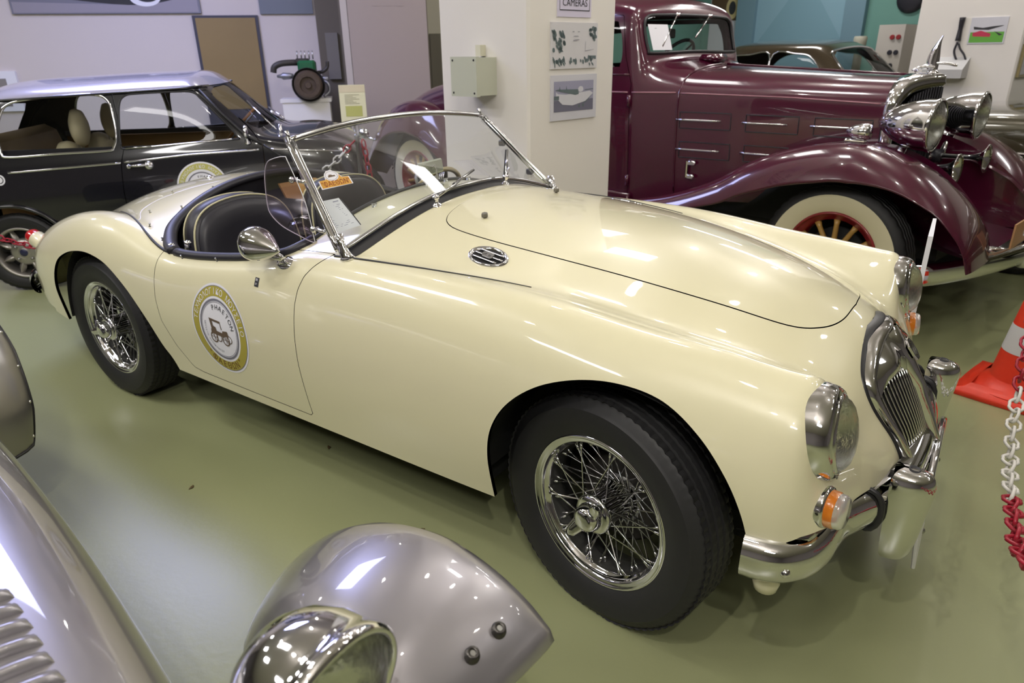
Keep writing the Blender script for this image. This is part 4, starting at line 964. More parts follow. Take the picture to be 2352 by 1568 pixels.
# quarter piece between door roll and pillar
# --- wipers
SAT = MATS['satin_chrome']
for (x, y), tip, bl in (((-.866, -.232), (-.90, -.035, .992), (0, 0, 0)), ((-.864, .162), (-.905, .232, 1.01), (0, 0, 0))):
    q, n = top(x, y); g = G(); g.lathe([(.017, 0), (.014, .006), (.008, .010), (.008, .022), (.012, .024), (.012, .034), (0, .037)], q, n, 16); wp = g.obj('wiper', CHROME, RD)
    a0 = q+n*.028; tip = np.array(tip); bl = np.array(bl); g = G(); g.tube([a0, a0*.5+tip*.5+np.array((.012, 0, .004)), tip], [.0055, .004, .003], 8); g.obj('wiper_arm', SAT, wp)
    d = tip-a0; d /= np.linalg.norm(d); g = G(); g.tube([tip-d*.07, tip+d*.07], .0045, 8); g.obj('wiper_blade', SAT, wp)
    g = G(); g.tube([tip-d*.075+np.array((-.008, 0, -.002)), tip+d*.072+np.array((-.008, 0, -.002))], .003, 6); g.obj('wiper_rubber', GASKET, wp)
# --- interior mirror
q, n = top(-1.03, -.03); mc = np.array((-1.05, -.042, 1.013))
q = top(-1.035, -.03)[0]
g = G(); g.box(q+np.array((0, 0, .004)), (.03, .05, .008), None, .003); g.tube([q+np.array((0, 0, .004)), q+np.array((.002, 0, .06)), mc+np.array((.02, 0, .01)), mc+np.array((.004, 0, .0))], .0035, 8); im = g.obj('interior_mirror', DCHROME, RD, ang=40)
g = G(); g.box(mc, (.012, .15, .05), rotm('Z', .12)@rotm('Y', -.15), .005); g.obj('mirror_back', mat('mirror_olive', (.36, .38, .30), .35, .6), im, smooth=False)
# --- wing mirror on the near door
c = np.array((-1.205, -.70, .853)); g = G(); ax_ = np.array((.93, .05, -.10)); ax_ /= np.linalg.norm(ax_)
prof_m = [(0, -.050), (.030, -.048), (.046, -.040), (.054, -.024), (.0555, -.006), (.052, .014), (.044, .034), (.033, .054), (.021, .073), (.010, .088), (.004, .094), (0, .095)]
g.lathe(prof_m, c, ax_, 40); wm = g.obj('wing_mirror', CHROME, RD)
q, n = side(-1.135, .79, 0, -1)
foot = np.array((-1.135, -.658, .795))
g = G(); g.tube([c+np.array((.050, .005, -.022)), (c+foot)/2+np.array((.030, .006, -.010)), foot+np.array((-.004, 0, .006))], [.015, .012, .014], 12); g.obj('mirror_stem', CHROME, wm)
g = G(); g.lathe([(0, .012), (.012, .010), (.028, .004), (.032, .0), (.032, -.006)], (0, 0, 0), (0, 0, 1), 24); g.v = [(x*1.25, y*.8, z) for x, y, z in g.v]; 
Rm = frame_to((0, -.62, .78)); g.v = [tuple(np.array(v)) for v in g.v]; M_ = np.eye(4); M_[:3, :3] = np.array(Matrix.Rotation(.62, 3, 'X')); M_[:3, 3] = foot; g.xf(M_); g.obj('mirror_foot', CHROME, wm)

# --- seats
def seat(y0):
    def P(y, z, d): # seat back, leaning; d = out of face (+x forward)
        return (-1.80+ -.20*(z-.45)+d+.00, y0+y, z)
    # outline of the back
    ol = catmull([(-.235, .42), (-.245, .55), (-.245, .68), (-.215, .79), (-.14, .85), (0, .872), (.14, .85), (.215, .79), (.245, .68), (.245, .55), (.235, .42)], 5)
    c0 = np.array((0, .60))
    def ringo(f, d): return [P(*(c0+(q-c0)*f), d) for q in ol]
    g = G(); g.grid([ringo(.97, -.075), ringo(1.0, -.07), ringo(1.015, -.035), ringo(1.0, 0), ringo(.95, .006)]); g.fan(ringo(.97, -.075)); st = g.obj('seat', BLACKV, RD)
    g = G(); rows = [ringo(f, d) for f, d in ((.95, .004), (.93, .02), (.85, .030), (.65, .026), (.4, .014), (.1, .010), (0.0, .010))]; g.grid(rows); g.obj('seat_back_pad', BLACKV, st)
    for f, d in ((1.0, -.001), (1.0, -.072)):
        g = G(); g.tube(ringo(f, d), .0038, 6); g.obj('piping', PIPING, st)
    # cushion
    oc = catmull([(-1.80, -.23), (-1.55, -.235), (-1.38, -.22), (-1.34, -.12), (-1.335, 0), (-1.34, .12), (-1.38, .22), (-1.55, .235), (-1.80, .23)], 4)
    cc = np.array((-1.6, 0)); rg = lambda f, z: [((cc+(q-cc)*f)[0], y0+(cc+(q-cc)*f)[1], z) for q in oc]
    g = G(); g.grid([rg(1, .30), rg(1.02, .38), rg(1, .44), rg(.93, .465), rg(.7, .46), rg(.3, .445), rg(0.01, .44)]); g.obj('cushion', BLACKV, st)
    g = G(); g.tube(rg(1.0, .445), .0035, 6); g.obj('cushion_piping', PIPING, st)
seat(-.29); seat(.29)
# centre console and wooden armrest / hood-cover behind
g = G(); g.box((-1.6, 0, .36), (.9, .10, .18), None, .03); g.obj('centre_tunnel', BLACKV, RD, ang=40)
g = G(); g.prism([(-1.99, .02, .80), (-2.03, .02, .86), (-2.04, .24, .855), (-1.98, .30, .80), (-1.95, .2, .76)], (.012, 0, 0)); g.obj('tan_trim', mat('tan_leather', (.42, .24, .07), .5), RD, smooth=False)
# steering wheel
c = np.array((-1.36, .30, .775)); n = np.array((-.90, 0, .42)); n /= np.linalg.norm(n); Fm = frame_to(n)
g = G(); g.tube([c+Fm@np.array((.185*math.cos(a), .185*math.sin(a), 0)) for a in np.linspace(0, 2*PI, 40, endpoint=False)], .0105, 10, closed=True); sw = g.obj('steering_wheel', mat('wheel_rim_olive', (.32, .25, .10), .35), RD)
g = G()
for a in (PI/2, PI/2+2.1, PI/2-2.1):
    for k in (-.012, 0, .012):
        e = Fm@np.array((math.cos(a), math.sin(a), 0)); f_ = Fm@np.array((-math.sin(a), math.cos(a), 0)); g.tube([c-n*.02+e*.03+f_*k, c+e*.18+f_*k], .0022, 6)
g.obj('steering_spokes', CHROME, sw)
g = G(); g.lathe([(.035, -.02), (.032, .0), (.02, .008), (0, .01)], c-n*.015, n, 20); g.tube([c, c-n*.25], .016, 10); g.obj('steering_boss', BLACKV, sw)

# --- museum badge on the door, draped on the panel
def drape(cx_, cz_, a, b, d, n=None, k=72, rot=0, hole=0):
    R_ = []
    for f in ([hole] if hole else [0.001, .35, .7])+[1]: R_.append([side(cx_+a*f*math.cos(t), cz_+b*f*math.sin(t), d)[0] for t in np.linspace(0, 2*PI, k, endpoint=False)])
    g = G(); g.grid(R_, cv=True); return g
BX, BZ, BR = -1.466, .518, .163
def sti(name, g, m, par): return g.obj(name, m, par, smooth=True)
bdg = sti('door_badge', drape(BX, BZ, BR, BR, .0008), PAPER, RD)
OLV = mat('badge_olive', (.42, .36, .06), .4)
sti('badge_ring_line', drape(BX, BZ, BR*.955, BR*.955, .0012, hole=.985), INK, bdg)
sti('badge_olive_ring', drape(BX, BZ, BR*.94, BR*.94, .0014, hole=.78), OLV, bdg)
sti('badge_grey_ring', drape(BX, BZ, BR*.68, BR*.68, .0014, hole=.93), INK, bdg)
sti('badge_grey_ring', drape(BX, BZ, BR*.615, BR*.615, .0016, hole=.985), INK, bdg)
def arc_text(g, txt, cx_, cz_, r, a_mid, h, d, step, top_=True, fn=None):
    """letters on a circle; a_mid: angle of the middle letter"""
    n = len(txt)
    for i, ch in enumerate(txt):
        if ch == ' ': continue
        a = a_mid+((n-1)/2-i)*step*(1 if top_ else -1)
        rad = np.array((math.cos(a), math.sin(a))); tan = np.array((math.sin(a), -math.cos(a)))*(1 if top_ else -1); up = rad*(1 if top_ else -1)
        V, Fc = glyphs(ch)
        if not len(V): continue
        P = []
        for vx, vy, _ in V:
            q = rad*r+tan*vx*h+up*(vy-.33)*h; P.append(fn(cx_+q[0], cz_+q[1], d))
        g.add(P, Fc)
dfn = lambda x, z, d: side(x, z, d)[0]
# on the right-hand side of the car x runs forward = to the right for someone facing the door
g = G(); arc_text(g, 'ΤΕΧΝΟΛΟΓΙΚΟ ΜΟΥΣΕΙΟ', BX, BZ, BR*.835, math.radians(88), .030, .0019, .158, True, dfn); sti('badge_lettering', g, PAPER, bdg)
g = G(); arc_text(g, '"ΦΑΕΘΩΝ"', BX, BZ, BR*.835, math.radians(-90), .034, .0019, .205, False, dfn); sti('badge_lettering', g, mat('ink_brown', (.14, .05, .02), .6), bdg)
g = G(); arc_text(g, 'PHAETON', BX, BZ, BR*.50, math.radians(62), .026, .0019, .27, True, dfn); sti('badge_lettering', g, DARKINK, bdg)
g = G(); arc_text(g, 'ΜΟΥΣΕΙΟ ΑΥΤΟΚΙΝΗΤΟΥ', BX, BZ, BR*.50, math.radians(-140), .011, .0019, .10, False, dfn); sti('badge_lettering', g, INK, bdg)
g = G(); BRN = mat('print_brown', (.13, .09, .06), .6)
def dpoly(g, pts, d=.0019): g.fan([side(BX+x*BR, BZ+z*BR, d)[0] for x, z in pts], flip=False)
def dring(g, x, z, r0, r1, k=20, d=.0019): g.grid([[side(BX+(x+r*math.cos(t))*BR, BZ+(z+r*math.sin(t))*BR, d)[0] for t in np.linspace(0, 2*PI, k, endpoint=False)] for r in (r0, r1)], cv=True)
dring(g, -.22, -.20, .10, .13); dring(g, .20, -.20, .10, .13); dring(g, -.04, -.18, .08, .10); dring(g, .33, -.16, .07, .09)
for xx in (-.22, .20):
    for a in np.linspace(0, PI, 5)[:-1]: dpoly(g, [(xx+.1*math.cos(a), -.20+.1*math.sin(a)), (xx+.1*math.cos(a)+.012, -.20+.1*math.sin(a)+.012), (xx-.1*math.cos(a)+.012, -.2-.1*math.sin(a)+.012), (xx-.1*math.cos(a), -.2-.1*math.sin(a))])
dpoly(g, [(-.34, .22), (.06, .20), (.06, .15), (-.30, .17)]); dpoly(g, [(-.34, .22), (-.24, .19), (-.20, .02), (-.28, 0)]); dpoly(g, [(.04, .16), (.06, .16), (.10, .02), (.07, .02)])
dpoly(g, [(-.30, -.02), (.10, -.05), (.12, .0), (.28, .02), (.32, -.08), (.10, -.14), (-.30, -.12)]); dpoly(g, [(-.28, .08), (-.12, .04), (-.10, -.04), (-.28, -.02)])
sti('badge_drawing', g, BRN, bdg)
# number decal and lock on the door
g = G(); g.grid([[side(-1.245+x, .722+z, .0009)[0] for x in (-.011, 0, .011)] for z in (-.014, 0, .014)]); nd = g.obj('door_decal', DARKINK, RD, smooth=False)
g = G(); text_to(g, 'BK', (-1.245, .0, .726), (1, 0, 0), (0, 0, 1), .010, 1, lambda q: side(q[0], q[2], .0016)[0]); text_to(g, '8+', (-1.245, .0, .714), (1, 0, 0), (0, 0, 1), .009, 1, lambda q: side(q[0], q[2], .0016)[0]); g.obj('decal_lettering', PAPER, nd, smooth=False)

# --- rally sticker and paper in the windscreen
def onglass(t, k, d=0.):
    b0 = np.array([np.interp(t, yb, base[:, i]) for i in range(3)]); t0 = np.array([np.interp(t, yb, tops[:, i]) for i in range(3)]); q = b0*(1-k)+t0*k
    n = np.cross((0, 1, 0), t0-b0); n /= np.linalg.norm(n); n = n if n[0] > 0 else -n
    return q+n*d
def gl_quad(pts, d): return [onglass(t, k, d) for t, k in pts]
def glass_fan(g, pts, d):
    P = gl_quad(pts, d); nn = np.cross(P[1]-P[0], P[2]-P[1]); g.fan(P, flip=nn[0] < 0); return g
def sticker_pts(f=1.):
    c = np.array((-.842, .535)); arcp = [(-.5+1.0*0, 0)]
    o = [(-1, -.62), (.98, -.62), (1.0, -.55), (.99, .12), (.55, .17), (.40, .55), (.1, .90), (-.25, .90), (-.48, .55), (-.55, .12), (-1, .10), (-1.0, -.55)]
    return [tuple(c+np.array((x*.104*f, (z-.08)*.105*f+.008+x*-.034))) for x, z in o]
g = G(); glass_fan(g, sticker_pts(), .0010); st = g.obj('windscreen_sticker', PAPER, RD, smooth=False)
g = G(); glass_fan(g, sticker_pts(.93), .0014); g.obj('sticker_orange', mat('sticker_orange', (.62, .32, .04), .45), st, smooth=False)
def se(x, z): return (-.842+x*.104, .535+(z-.08)*.105+.008-x*.034)
g = G(); glass_fan(g, [se(-.07+.45*math.cos(a), .40+.46*math.sin(a)) for a in np.linspace(0, 2*PI, 28, endpoint=False)], .0018); g.obj('sticker_disc', PAPER, st, smooth=False)
g = G()
for a0 in range(28):
    a, b = 2*PI*a0/28, 2*PI*(a0+1)/28; glass_fan(g, [se(-.07+.38*math.cos(q)*f, .40+.39*math.sin(q)*f) for q, f in ((a, 1), (b, 1), (b, .95), (a, .95))], .0022)
glass_fan(g, [se(-.30, .34), se(-.2, .52), se(-.05, .50), se(.02, .42), (se(.16, .42)), se(.16, .30), se(-.28, .28)], .0022); g.obj('sticker_drawing', mat('print_brown', (.13, .09, .06), .6), st, smooth=False)
g = G(); text_to(g, '"ΦΑΕΘΩΝ"', (0, 0, 0), (1, 0, 0), (0, 0, 1), 1.)
V = np.array(g.v); g.v = [tuple(onglass(*se(x*.36, -.46+z*.58), .0022)) for x, _, z in V]; g.obj('sticker_lettering', mat('ink_maroon', (.22, .03, .01), .6), st, smooth=False)
t = empty('paper_sheet', (-1.0, -.52, .92), label='white printed paper sheet propped inside the windscreen of the cream car', cat='paper')
pc = [(-.985, .445), (-.985+.135, .40), (-.985+.175, .105), (-.985+.02, .155)]
def pq(u, v): 
    a = np.array(pc[3])*(1-u)+np.array(pc[2])*u; b = np.array(pc[0])*(1-u)+np.array(pc[1])*u; return tuple(a*(1-v)+b*v)
g = G(); P = [onglass(*q, -.016) for q in pc]; nn = np.cross(P[1]-P[0], P[2]-P[1]); P = P[::-1] if nn[0] < 0 else P; g.prism(P, np.array((-.0012, 0, -.0006))); child(g, 'sheet', PAPER, t, smooth=False)
g = G()
random.seed(5)
for k in range(13):
    v = .80-.055*k; a = .12
    while a < .8:
        b = min(.85, a+.05+.16*random.random()); glass_fan(g, [pq(a, v), pq(b, v), pq(b, v+.012), pq(a, v+.012)], -.0148); a = b+.04+.1*random.random()
glass_fan(g, [pq(.62, .90), pq(.88, .90), pq(.88, .925), pq(.62, .925)], -.0148)
child(g, 'printed_lines', mat('ink_blue_grey', (.22, .22, .33), .6), t, smooth=False)
g = G(); P = gl_quad([pq(1.0, .98), pq(1.07, .93), pq(1.03, 0.02), pq(.99, 0.0)], -.0155); g.fan(P); child(g, 'plastic_sleeve_edge', DARKINK, t, smooth=False)

# ------------------------------------------------------------------ generic bits for the other cars
def car_root(name, x, y, a, label, cat='car'): return empty(name, (x, y, 0), a, label, cat)
def raybody(shell):
    b = BVHTree.FromPolygons([Vector(v) for v in shell.V], shell.F)
    def sd(x, z, d=0., s=-1):
        h = b.ray_cast(Vector((x, s*2, z)), Vector((0, -s, 0)))
        if h[0] is None: return np.array((x, s*.6, z)), np.array((0, s, 0))
        n = h[1] if h[1].y*s > 0 else -h[1]; return np.array(h[0]+n*d), np.array(n)
    def tp(x, y, d=0.):
        h = b.ray_cast(Vector((x, y, 3)), Vector((0, 0, -1)))
        if h[0] is None: return np.array((x, y, 1.)), np.array((0, 0, 1))
        n = h[1] if h[1].z > 0 else -h[1]; return np.array(h[0]+n*d), np.array(n)
    return sd, tp
def draped_strip(sd, xs, zs, w_, d=.002, s=-1, h=.003):
    g = G(); g.tube([sd(x, z, d, s)[0] for x, z in zip(xs, zs)], w_, 6, sx=.6, up=(0, 0, 1)); return g
def disc_on(sd, cx_, cz_, r0, r1, d, s=-1, k=40):
    g = G(); g.grid([[sd(cx_+r*math.cos(t), cz_+r*math.sin(t), d, s)[0] for t in np.linspace(0, 2*PI, k, endpoint=False)] for r in ((r0 or .001), (r0+r1)/2, r1)], cv=True); return g

# ------------------------------------------------------------------ the small black saloon with the silver roof
SM = car_root('small_saloon', -4.886, .253, .80, 'small black two-door saloon with a silver roof by the back wall')
BLK = mat('black_paint', (.006, .006, .010), .22, coat=1.0); SILR = mat('silver_roof_paint', (.52, .50, .58), .25, .35, 1.0)
def ti(L, x=None):
    out = []
    for q in L:
        xx = q[2] if len(q) > 2 else x; out.append((xx, q[0], q[1]+(.045*(xx-.75) if q[1] > .5 else 0)))
    return out
NM = [
 ti([(.58, .3), (.60, .40), (.60, .5), (.59, .62), (.56, .70), (.50, .74), (.42, .76), (.34, .765), (.25, .77), (.13, .77), (0, .77)], -.52),
 ti([(.66, .25), (.68, .42), (.685, .58), (.67, .74), (.64, .82), (.58, .85), (.50, .865), (.42, .87), (.32, .88), (.17, .89), (0, .89)], -.40),
 ti([(.69, .24), (.70, .4), (.705, .6), (.695, .76), (.67, .845), (.62, .96), (.57, 1.07), (.53, 1.10), (.43, 1.13), (.22, 1.15), (0, 1.155)], -.22),
 ti([(.70, .22), (.71, .4), (.715, .6), (.70, .77), (.675, .86), (.635, 1.02), (.592, 1.165), (.565, 1.205), (.47, 1.25), (.24, 1.285), (0, 1.28)], 0.),
 ti([(.70, .22), (.71, .4), (.715, .6), (.70, .78), (.675, .865), (.635, 1.03), (.592, 1.185), (.565, 1.222), (.47, 1.262), (.24, 1.292), (0, 1.30)], .35),
 ti([(.70, .22), (.71, .4), (.715, .6), (.70, .78), (.675, .865), (.635, 1.03), (.592, 1.185), (.565, 1.222), (.47, 1.262), (.24, 1.292), (0, 1.30)], .75),
 ti([(.70, .22), (.71, .4), (.715, .6), (.70, .78), (.675, .865), (.635, 1.03), (.592, 1.185), (.563, 1.22), (.47, 1.256), (.24, 1.282), (0, 1.29)], 1.08),
 ti([(.70, .22, 1.3), (.71, .4, 1.3), (.715, .6, 1.3), (.70, .78, 1.32), (.675, .865, 1.38), (.63, 1.03, 1.28), (.588, 1.165, 1.205), (.555, 1.20, 1.185), (.46, 1.235, 1.185), (.24, 1.262, 1.19), (0, 1.27, 1.19)]),
 ti([(.70, .22, 1.45), (.71, .4, 1.45), (.715, .6, 1.45), (.70, .78, 1.47), (.675, .865, 1.50), (.635, .94, 1.44), (.60, 1.04, 1.345), (.56, 1.075, 1.34), (.45, 1.10, 1.345), (.24, 1.12, 1.36), (0, 1.125, 1.365)]),
 ti([(.70, .22, 1.6), (.71, .4, 1.6), (.715, .6, 1.6), (.70, .77, 1.6), (.675, .855, 1.60), (.63, .88, 1.57), (.57, .90, 1.545), (.50, .91, 1.55), (.38, .915, 1.57), (.2, .92, 1.60), (0, .92, 1.61)]),
 ti([(.70, .22), (.71, .4), (.715, .6), (.70, .76), (.66, .83), (.60, .855), (.53, .86), (.45, .862), (.34, .88), (.18, .90), (0, .905)], 1.76),
 ti([(.69, .24), (.705, .4), (.705, .58), (.69, .73), (.645, .80), (.585, .825), (.52, .83), (.44, .835), (.33, .86), (.17, .88), (0, .885)], 1.95),
 ti([(.66, .28), (.68, .42), (.68, .56), (.655, .68), (.61, .745), (.55, .77), (.48, .775), (.40, .775), (.3, .80), (.16, .815), (0, .82)], 2.10),
 ti([(.60, .30), (.62, .42), (.62, .53), (.60, .62), (.56, .67), (.50, .69), (.43, .695), (.36, .70), (.27, .71), (.14, .72), (0, .72)], 2.18),
 ti([(.56, .34), (.57, .40), (.57, .46), (.55, .52), (.52, .56), (.47, .575), (.4, .58), (.34, .58), (.25, .585), (.13, .59), (0, .59)], 2.21)]
S_ = net_surface(NM, 210, 90, .8); MS = Shell.from_grid(S_); msd, mtp = raybody(MS.both())
Xv, Yv, Zv = MS.V.T; tilt = .045*(Xv-.75)
rw = catmull([(.03, .87), (.03, .99), (.065, 1.10), (.12, 1.15), (.23, 1.172), (.45, 1.188), (.60, 1.19), (.665, 1.165), (.69, 1.10), (.695, .95), (.67, .88), (.63, .862), (.35, .855), (.08, .845)], 5, closed=True)
dw = catmull([(.715, .90), (.72, 1.0), (.738, 1.13), (.775, 1.178), (.85, 1.19), (1.10, 1.197), (1.18, 1.188), (1.225, 1.145), (1.345, 1.01), (1.415, .92), (1.40, .905), (1.15, .893), (.85, .875), (.73, .87)], 5, closed=True)
XZ = MS.V[:, [0, 2]]; gup = np.where(Yv > .45, 1, 0)
gw1 = np.where(gup, sdf(XZ, rw), 1.); gl1, M1 = MS.split(gw1)
gw2 = np.where(M1.V[:, 1] > .45, sdf(M1.V[:, [0, 2]], dw), 1.); gl2, M1 = M1.split(gw2)
ws = np.array([(0, 1.225), (.35, 1.215), (.48, 1.19), (.53, 1.15), (.545, 1.05), (.545, .975), (.52, .955), (.3, .965), (0, .972)])
wsp = np.concatenate([ws, (ws[::-1]*[-1, 1])[1:-1]])
g_ = np.where((M1.V[:, 0] > 1.2) & (M1.V[:, 0] < 1.62), sdf(M1.V[:, 1:], wsp), 1.); gl3, M1 = M1.split(g_)
rsw = np.array([(0, 1.13), (.4, 1.11), (.45, 1.05), (.47, .90), (0, .91)]); rsp = np.concatenate([rsw, (rsw[::-1]*[-1, 1])])
g_ = np.where((M1.V[:, 0] < .02) & (M1.V[:, 1] < .5), sdf(M1.V[:, 1:], rsp), 1.); gl4, M1 = M1.split(g_)
for xc in (0., 2.036):
    g_ = np.where(M1.V[:, 1] > .4, np.hypot((M1.V[:, 0]-xc)/1.02, M1.V[:, 2]-.25)-.305, 1.); _, M1 = M1.split(g_)
gut = 1.200+.045*(M1.V[:, 0]-.75)-M1.V[:, 2]
gut = np.where((M1.V[:, 0] > -.3) & (M1.V[:, 0] < 1.34), gut, 1.); roof, M1 = M1.split(gut)
roof.both().offset(.004).obj('roof', SILR, SM, thick=.01)
# door cut
dd = np.array([(.70, 1.21), (.735, .90), (.70, .78), (.685, .62), (.68, .32), (.80, .30), (1.54, .30), (1.565, .60), (1.565, .86), (1.52, .93), (1.25, 1.20)])
gd = np.where(M1.V[:, 1] > .5, sdf(M1.V[:, [0, 2]], dd), 1.); dr, _ = M1.split(gd+.003); _, M1 = M1.split(gd-.001)
dr.obj('door', BLK, SM); dr.mirror().obj('door', BLK, SM)
M1.both().obj('body_shell', BLK, SM)
for sh, nm in ((gl1, 'side_window'), (gl2, 'door_window')):
    for q in (sh, sh.mirror()): q.obj(nm, glass('car_glass', (.86, .88, .86), 0, .25), SM, rim=False)
gl3.both().obj('windscreen', MATS['car_glass'], SM, rim=False); gl4.both().obj('rear_window', MATS['car_glass'], SM, rim=False)
for s in (-1, 1):
    g = G(); g.tube([msd(x, z, .002, s)[0] for x, z in rw], .0085, 8, closed=True); g.obj('window_frame', CHROME, SM)
    g = G(); g.tube([msd(x, z, .001, s)[0] for x, z in dw], .006, 8, closed=True); g.obj('door_window_rubber', GASKET, SM)
    g = G(); g.tube([msd(x, z, .004, s)[0] for x, z in [(.74, .872), (.9, .878), (1.15, .893), (1.38, .905)]], .006, 6); g.obj('window_sill_strip', CHROME, SM)
    xs = np.linspace(.05, .70, 20); draped_strip(msd, xs, np.interp(xs, [0, .7], [.752, .788]), .007, s=s).obj('side_strip', CHROME, SM)
    xs = np.linspace(.72, 1.54, 24); draped_strip(msd, xs, np.interp(xs, [.7, 1.1, 1.55], [.79, .822, .838]), .007, s=s).obj('side_strip', CHROME, SM)
    xs = np.linspace(1.60, 2.1, 16); draped_strip(msd, xs, np.interp(xs, [1.6, 2.1], [.84, .80]), .006, s=s).obj('side_strip', CHROME, SM)
    g = G(); xs = np.linspace(-.15, 1.24, 30); g.tube([msd(x, 1.196+.045*(x-.75), .010, s)[0] for x in xs], .007, 8); g.obj('roof_gutter', BLK, SM)
    g = G(); g.tube([msd(x, z, .004, s)[0] for x, z in [(1.21, 1.20), (1.33, 1.06), (1.46, .93), (1.56, .87)]], .009, 8); g.obj('pillar_seam', GASKET, SM)
    g = G(); g.tube([msd(x, z, .003, s)[0] for x, z in [(1.57, .865), (1.66, .80), (1.74, .72), (1.82, .64)]], .006, 8); g.obj('wing_seam', GASKET, SM)
    # wheel arch lip
    g = G(); g.tube([msd(.0+.312*math.cos(a), .25+.306*math.sin(a), .008, s)[0] for a in np.linspace(.25, PI-.25, 24)], .011, 8); g.obj('arch_lip', BLK, SM)
    g = G(); q, n = msd(.745, .765, .016, s); g.lathe([(0, .012), (.012, .010), (.015, 0)], q-n*.008, n, 12); q2, n2 = msd(.86, .770, .024, s); g.tube([q, (q+q2)/2+n*.01, q2], [.007, .009, .008], 8); hd = g.obj('door_handle', CHROME, SM)
    g = G(); g.lathe([(0, .02), (.016, .018), (.026, .008), (.028, 0)], msd(.862, .768, .0, s)[0], n2, 20); g.obj('handle_boss', CHROME, hd)
    q, n = msd(1.475, .885, 0, s); g = G(); g.lathe([(.022, 0), (.020, .010), (.008, .016), (.008, .05)], q, (0, s*.6, .8), 14); g.lathe([(0, -.012), (.035, -.01), (.045, 0), (.040, .012), (0, .014)], q+np.array((0, s*.03, .065)), (1, 0, 0), 20); g.obj('door_mirror', CHROME, SM)
    # museum badge and round badge
    bp0 = (1.165, .62); o_ = disc_on(msd, *bp0, 0, .158, .003, s).obj('door_badge', PAPER, SM)
    disc_on(msd, *bp0, .112, .148, .0040, s).obj('badge_ring', mat('badge_lime', (.50, .48, .14), .4), o_); disc_on(msd, *bp0, .088, .096, .0040, s).obj('badge_grey_ring', INK, o_)
    g = G(); fn = lambda x, z, d: msd(x, z, d, s)[0]; 
    if s < 0:
        arc_text(g, 'ΤΕΧΝΟΛΟΓΙΚΟ ΜΟΥΣΕΙΟ', *bp0, .128, PI/2, .026, .0048, .155, True, fn); g.obj('badge_lettering', PAPER, o_)
        g = G(); arc_text(g, 'PHAETON', *bp0, .068, 1.05, .02, .0048, .27, True, fn); g.obj('badge_lettering', DARKINK, o_)
    q = disc_on(msd, -.005, .715, 0, .032, .003, s).obj('round_badge', PAPER, SM); disc_on(msd, -.005, .715, .018, .023, .004, s, 20).obj('badge_ring', DARKINK, q)
for P_ in ([mtp(1.63, -.45, .012)[0], mtp(1.50, -.28, .02)[0], mtp(1.42, -.2, .02)[0]], [mtp(1.63, .1, .012)[0], mtp(1.50, .27, .02)[0]]): g = G(); g.tube(P_, .005, 6); g.obj('wiper', CHROME, SM)
g = G(); g.lathe([(0, .05), (.01, .05), (.014, 0)], mtp(1.66, -.45)[0], (0, 0, 1), 10); g.obj('washer_jet', CHROME, SM)
# interior
TAN = mat('tan_interior', (.20, .11, .035), .6); CRS = mat('cream_seat', (.60, .53, .36), .55)
g = G(); g.box((.65, 0, .35), (2.0, 1.26, .2)); g.obj('cabin_floor', BLACK, SM, smooth=False)
for s in (-1, 1):
    g = G(); g.box((.68, s*.635, .66), (1.5, .02, .36)); g.obj('door_card', TAN, SM, smooth=False)
    g = G(); g.box((.68, s*.615, .862), (1.5, .02, .035)); g.obj('door_rail', BLACKV, SM, smooth=False)
    st = G(); 
    rows = [[(.30+dx-.12*(z-.5), s*.30+y, z) for y, z, dx in [(.22*math.sin(a)*f, .62+.27*math.cos(a)*f+0, d) for a in np.linspace(0, 2*PI, 28, endpoint=False)]] for f, d in ((.01, -.05), (.8, -.05), (1, -.02), (1.02, .02), (.95, .06), (.7, .075), (.01, .07))]
    g = G(); g.grid(rows, cv=True); sb = g.obj('front_seat', CRS, SM)
    g = G(); g.box((.55, s*.30, .45), (.45, .44, .16), None, .05); g.obj('seat_cushion', CRS, sb, ang=40)
    g = G(); g.lathe([(0, -.045), (.06, -.04), (.095, -.02), (.10, 0), (.09, .03), (.05, .05), (0, .052)], (0, 0, 0), (1, 0, 0), 28); g.v = [(x, y*.98, z*1.22) for x, y, z in g.v]; g.v = [(x+.365, y+s*.30, z+.975) for x, y, z in g.v]; g.obj('headrest', CRS, sb)
    g = G(); g.tube([(.35, s*.30-.04, .84), (.36, s*.30-.04, .93)], .006, 6); g.tube([(.35, s*.30+.04, .84), (.36, s*.30+.04, .93)], .006, 6); g.obj('headrest_posts', DCHROME, sb)
g = G(); g.box((-.12, 0, .74), (.16, 1.1, .42), rotm('Y', -.25), .06); g.obj('rear_seat', mat('tan_leather2', (.30, .22, .13), .5), SM, ang=40)
g = G(); g.box((1.50, 0, .84), (.14, 1.2, .10), None, .03); g.obj('dashboard', TAN, SM, ang=40)
c = np.array((1.28, .30, .90)); n = np.array((-.7, 0, .7)); Fm = frame_to(n); g = G(); g.tube([c+Fm@np.array((.18*math.cos(a), .18*math.sin(a), 0)) for a in np.linspace(0, 2*PI, 30, endpoint=False)], .011, 8, closed=True); sw = g.obj('steering_wheel', mat('wood_rim', (.25, .10, .02), .35), SM)
g = G(); g.tube([c, c-n*.3], .02, 8); [g.tube([c-n*.01, c+Fm@np.array((.17*math.cos(a), .17*math.sin(a), 0))], .009, 6) for a in (0, 2.1, 4.2)]; g.obj('steering_column', mat('column_blue', (.25, .3, .4), .3, .5), sw)
g = G(); g.box((2.19, 0, .53), (.05, .7, .22), None, .02); g.obj('front_grille', CHROME, SM, ang=40)
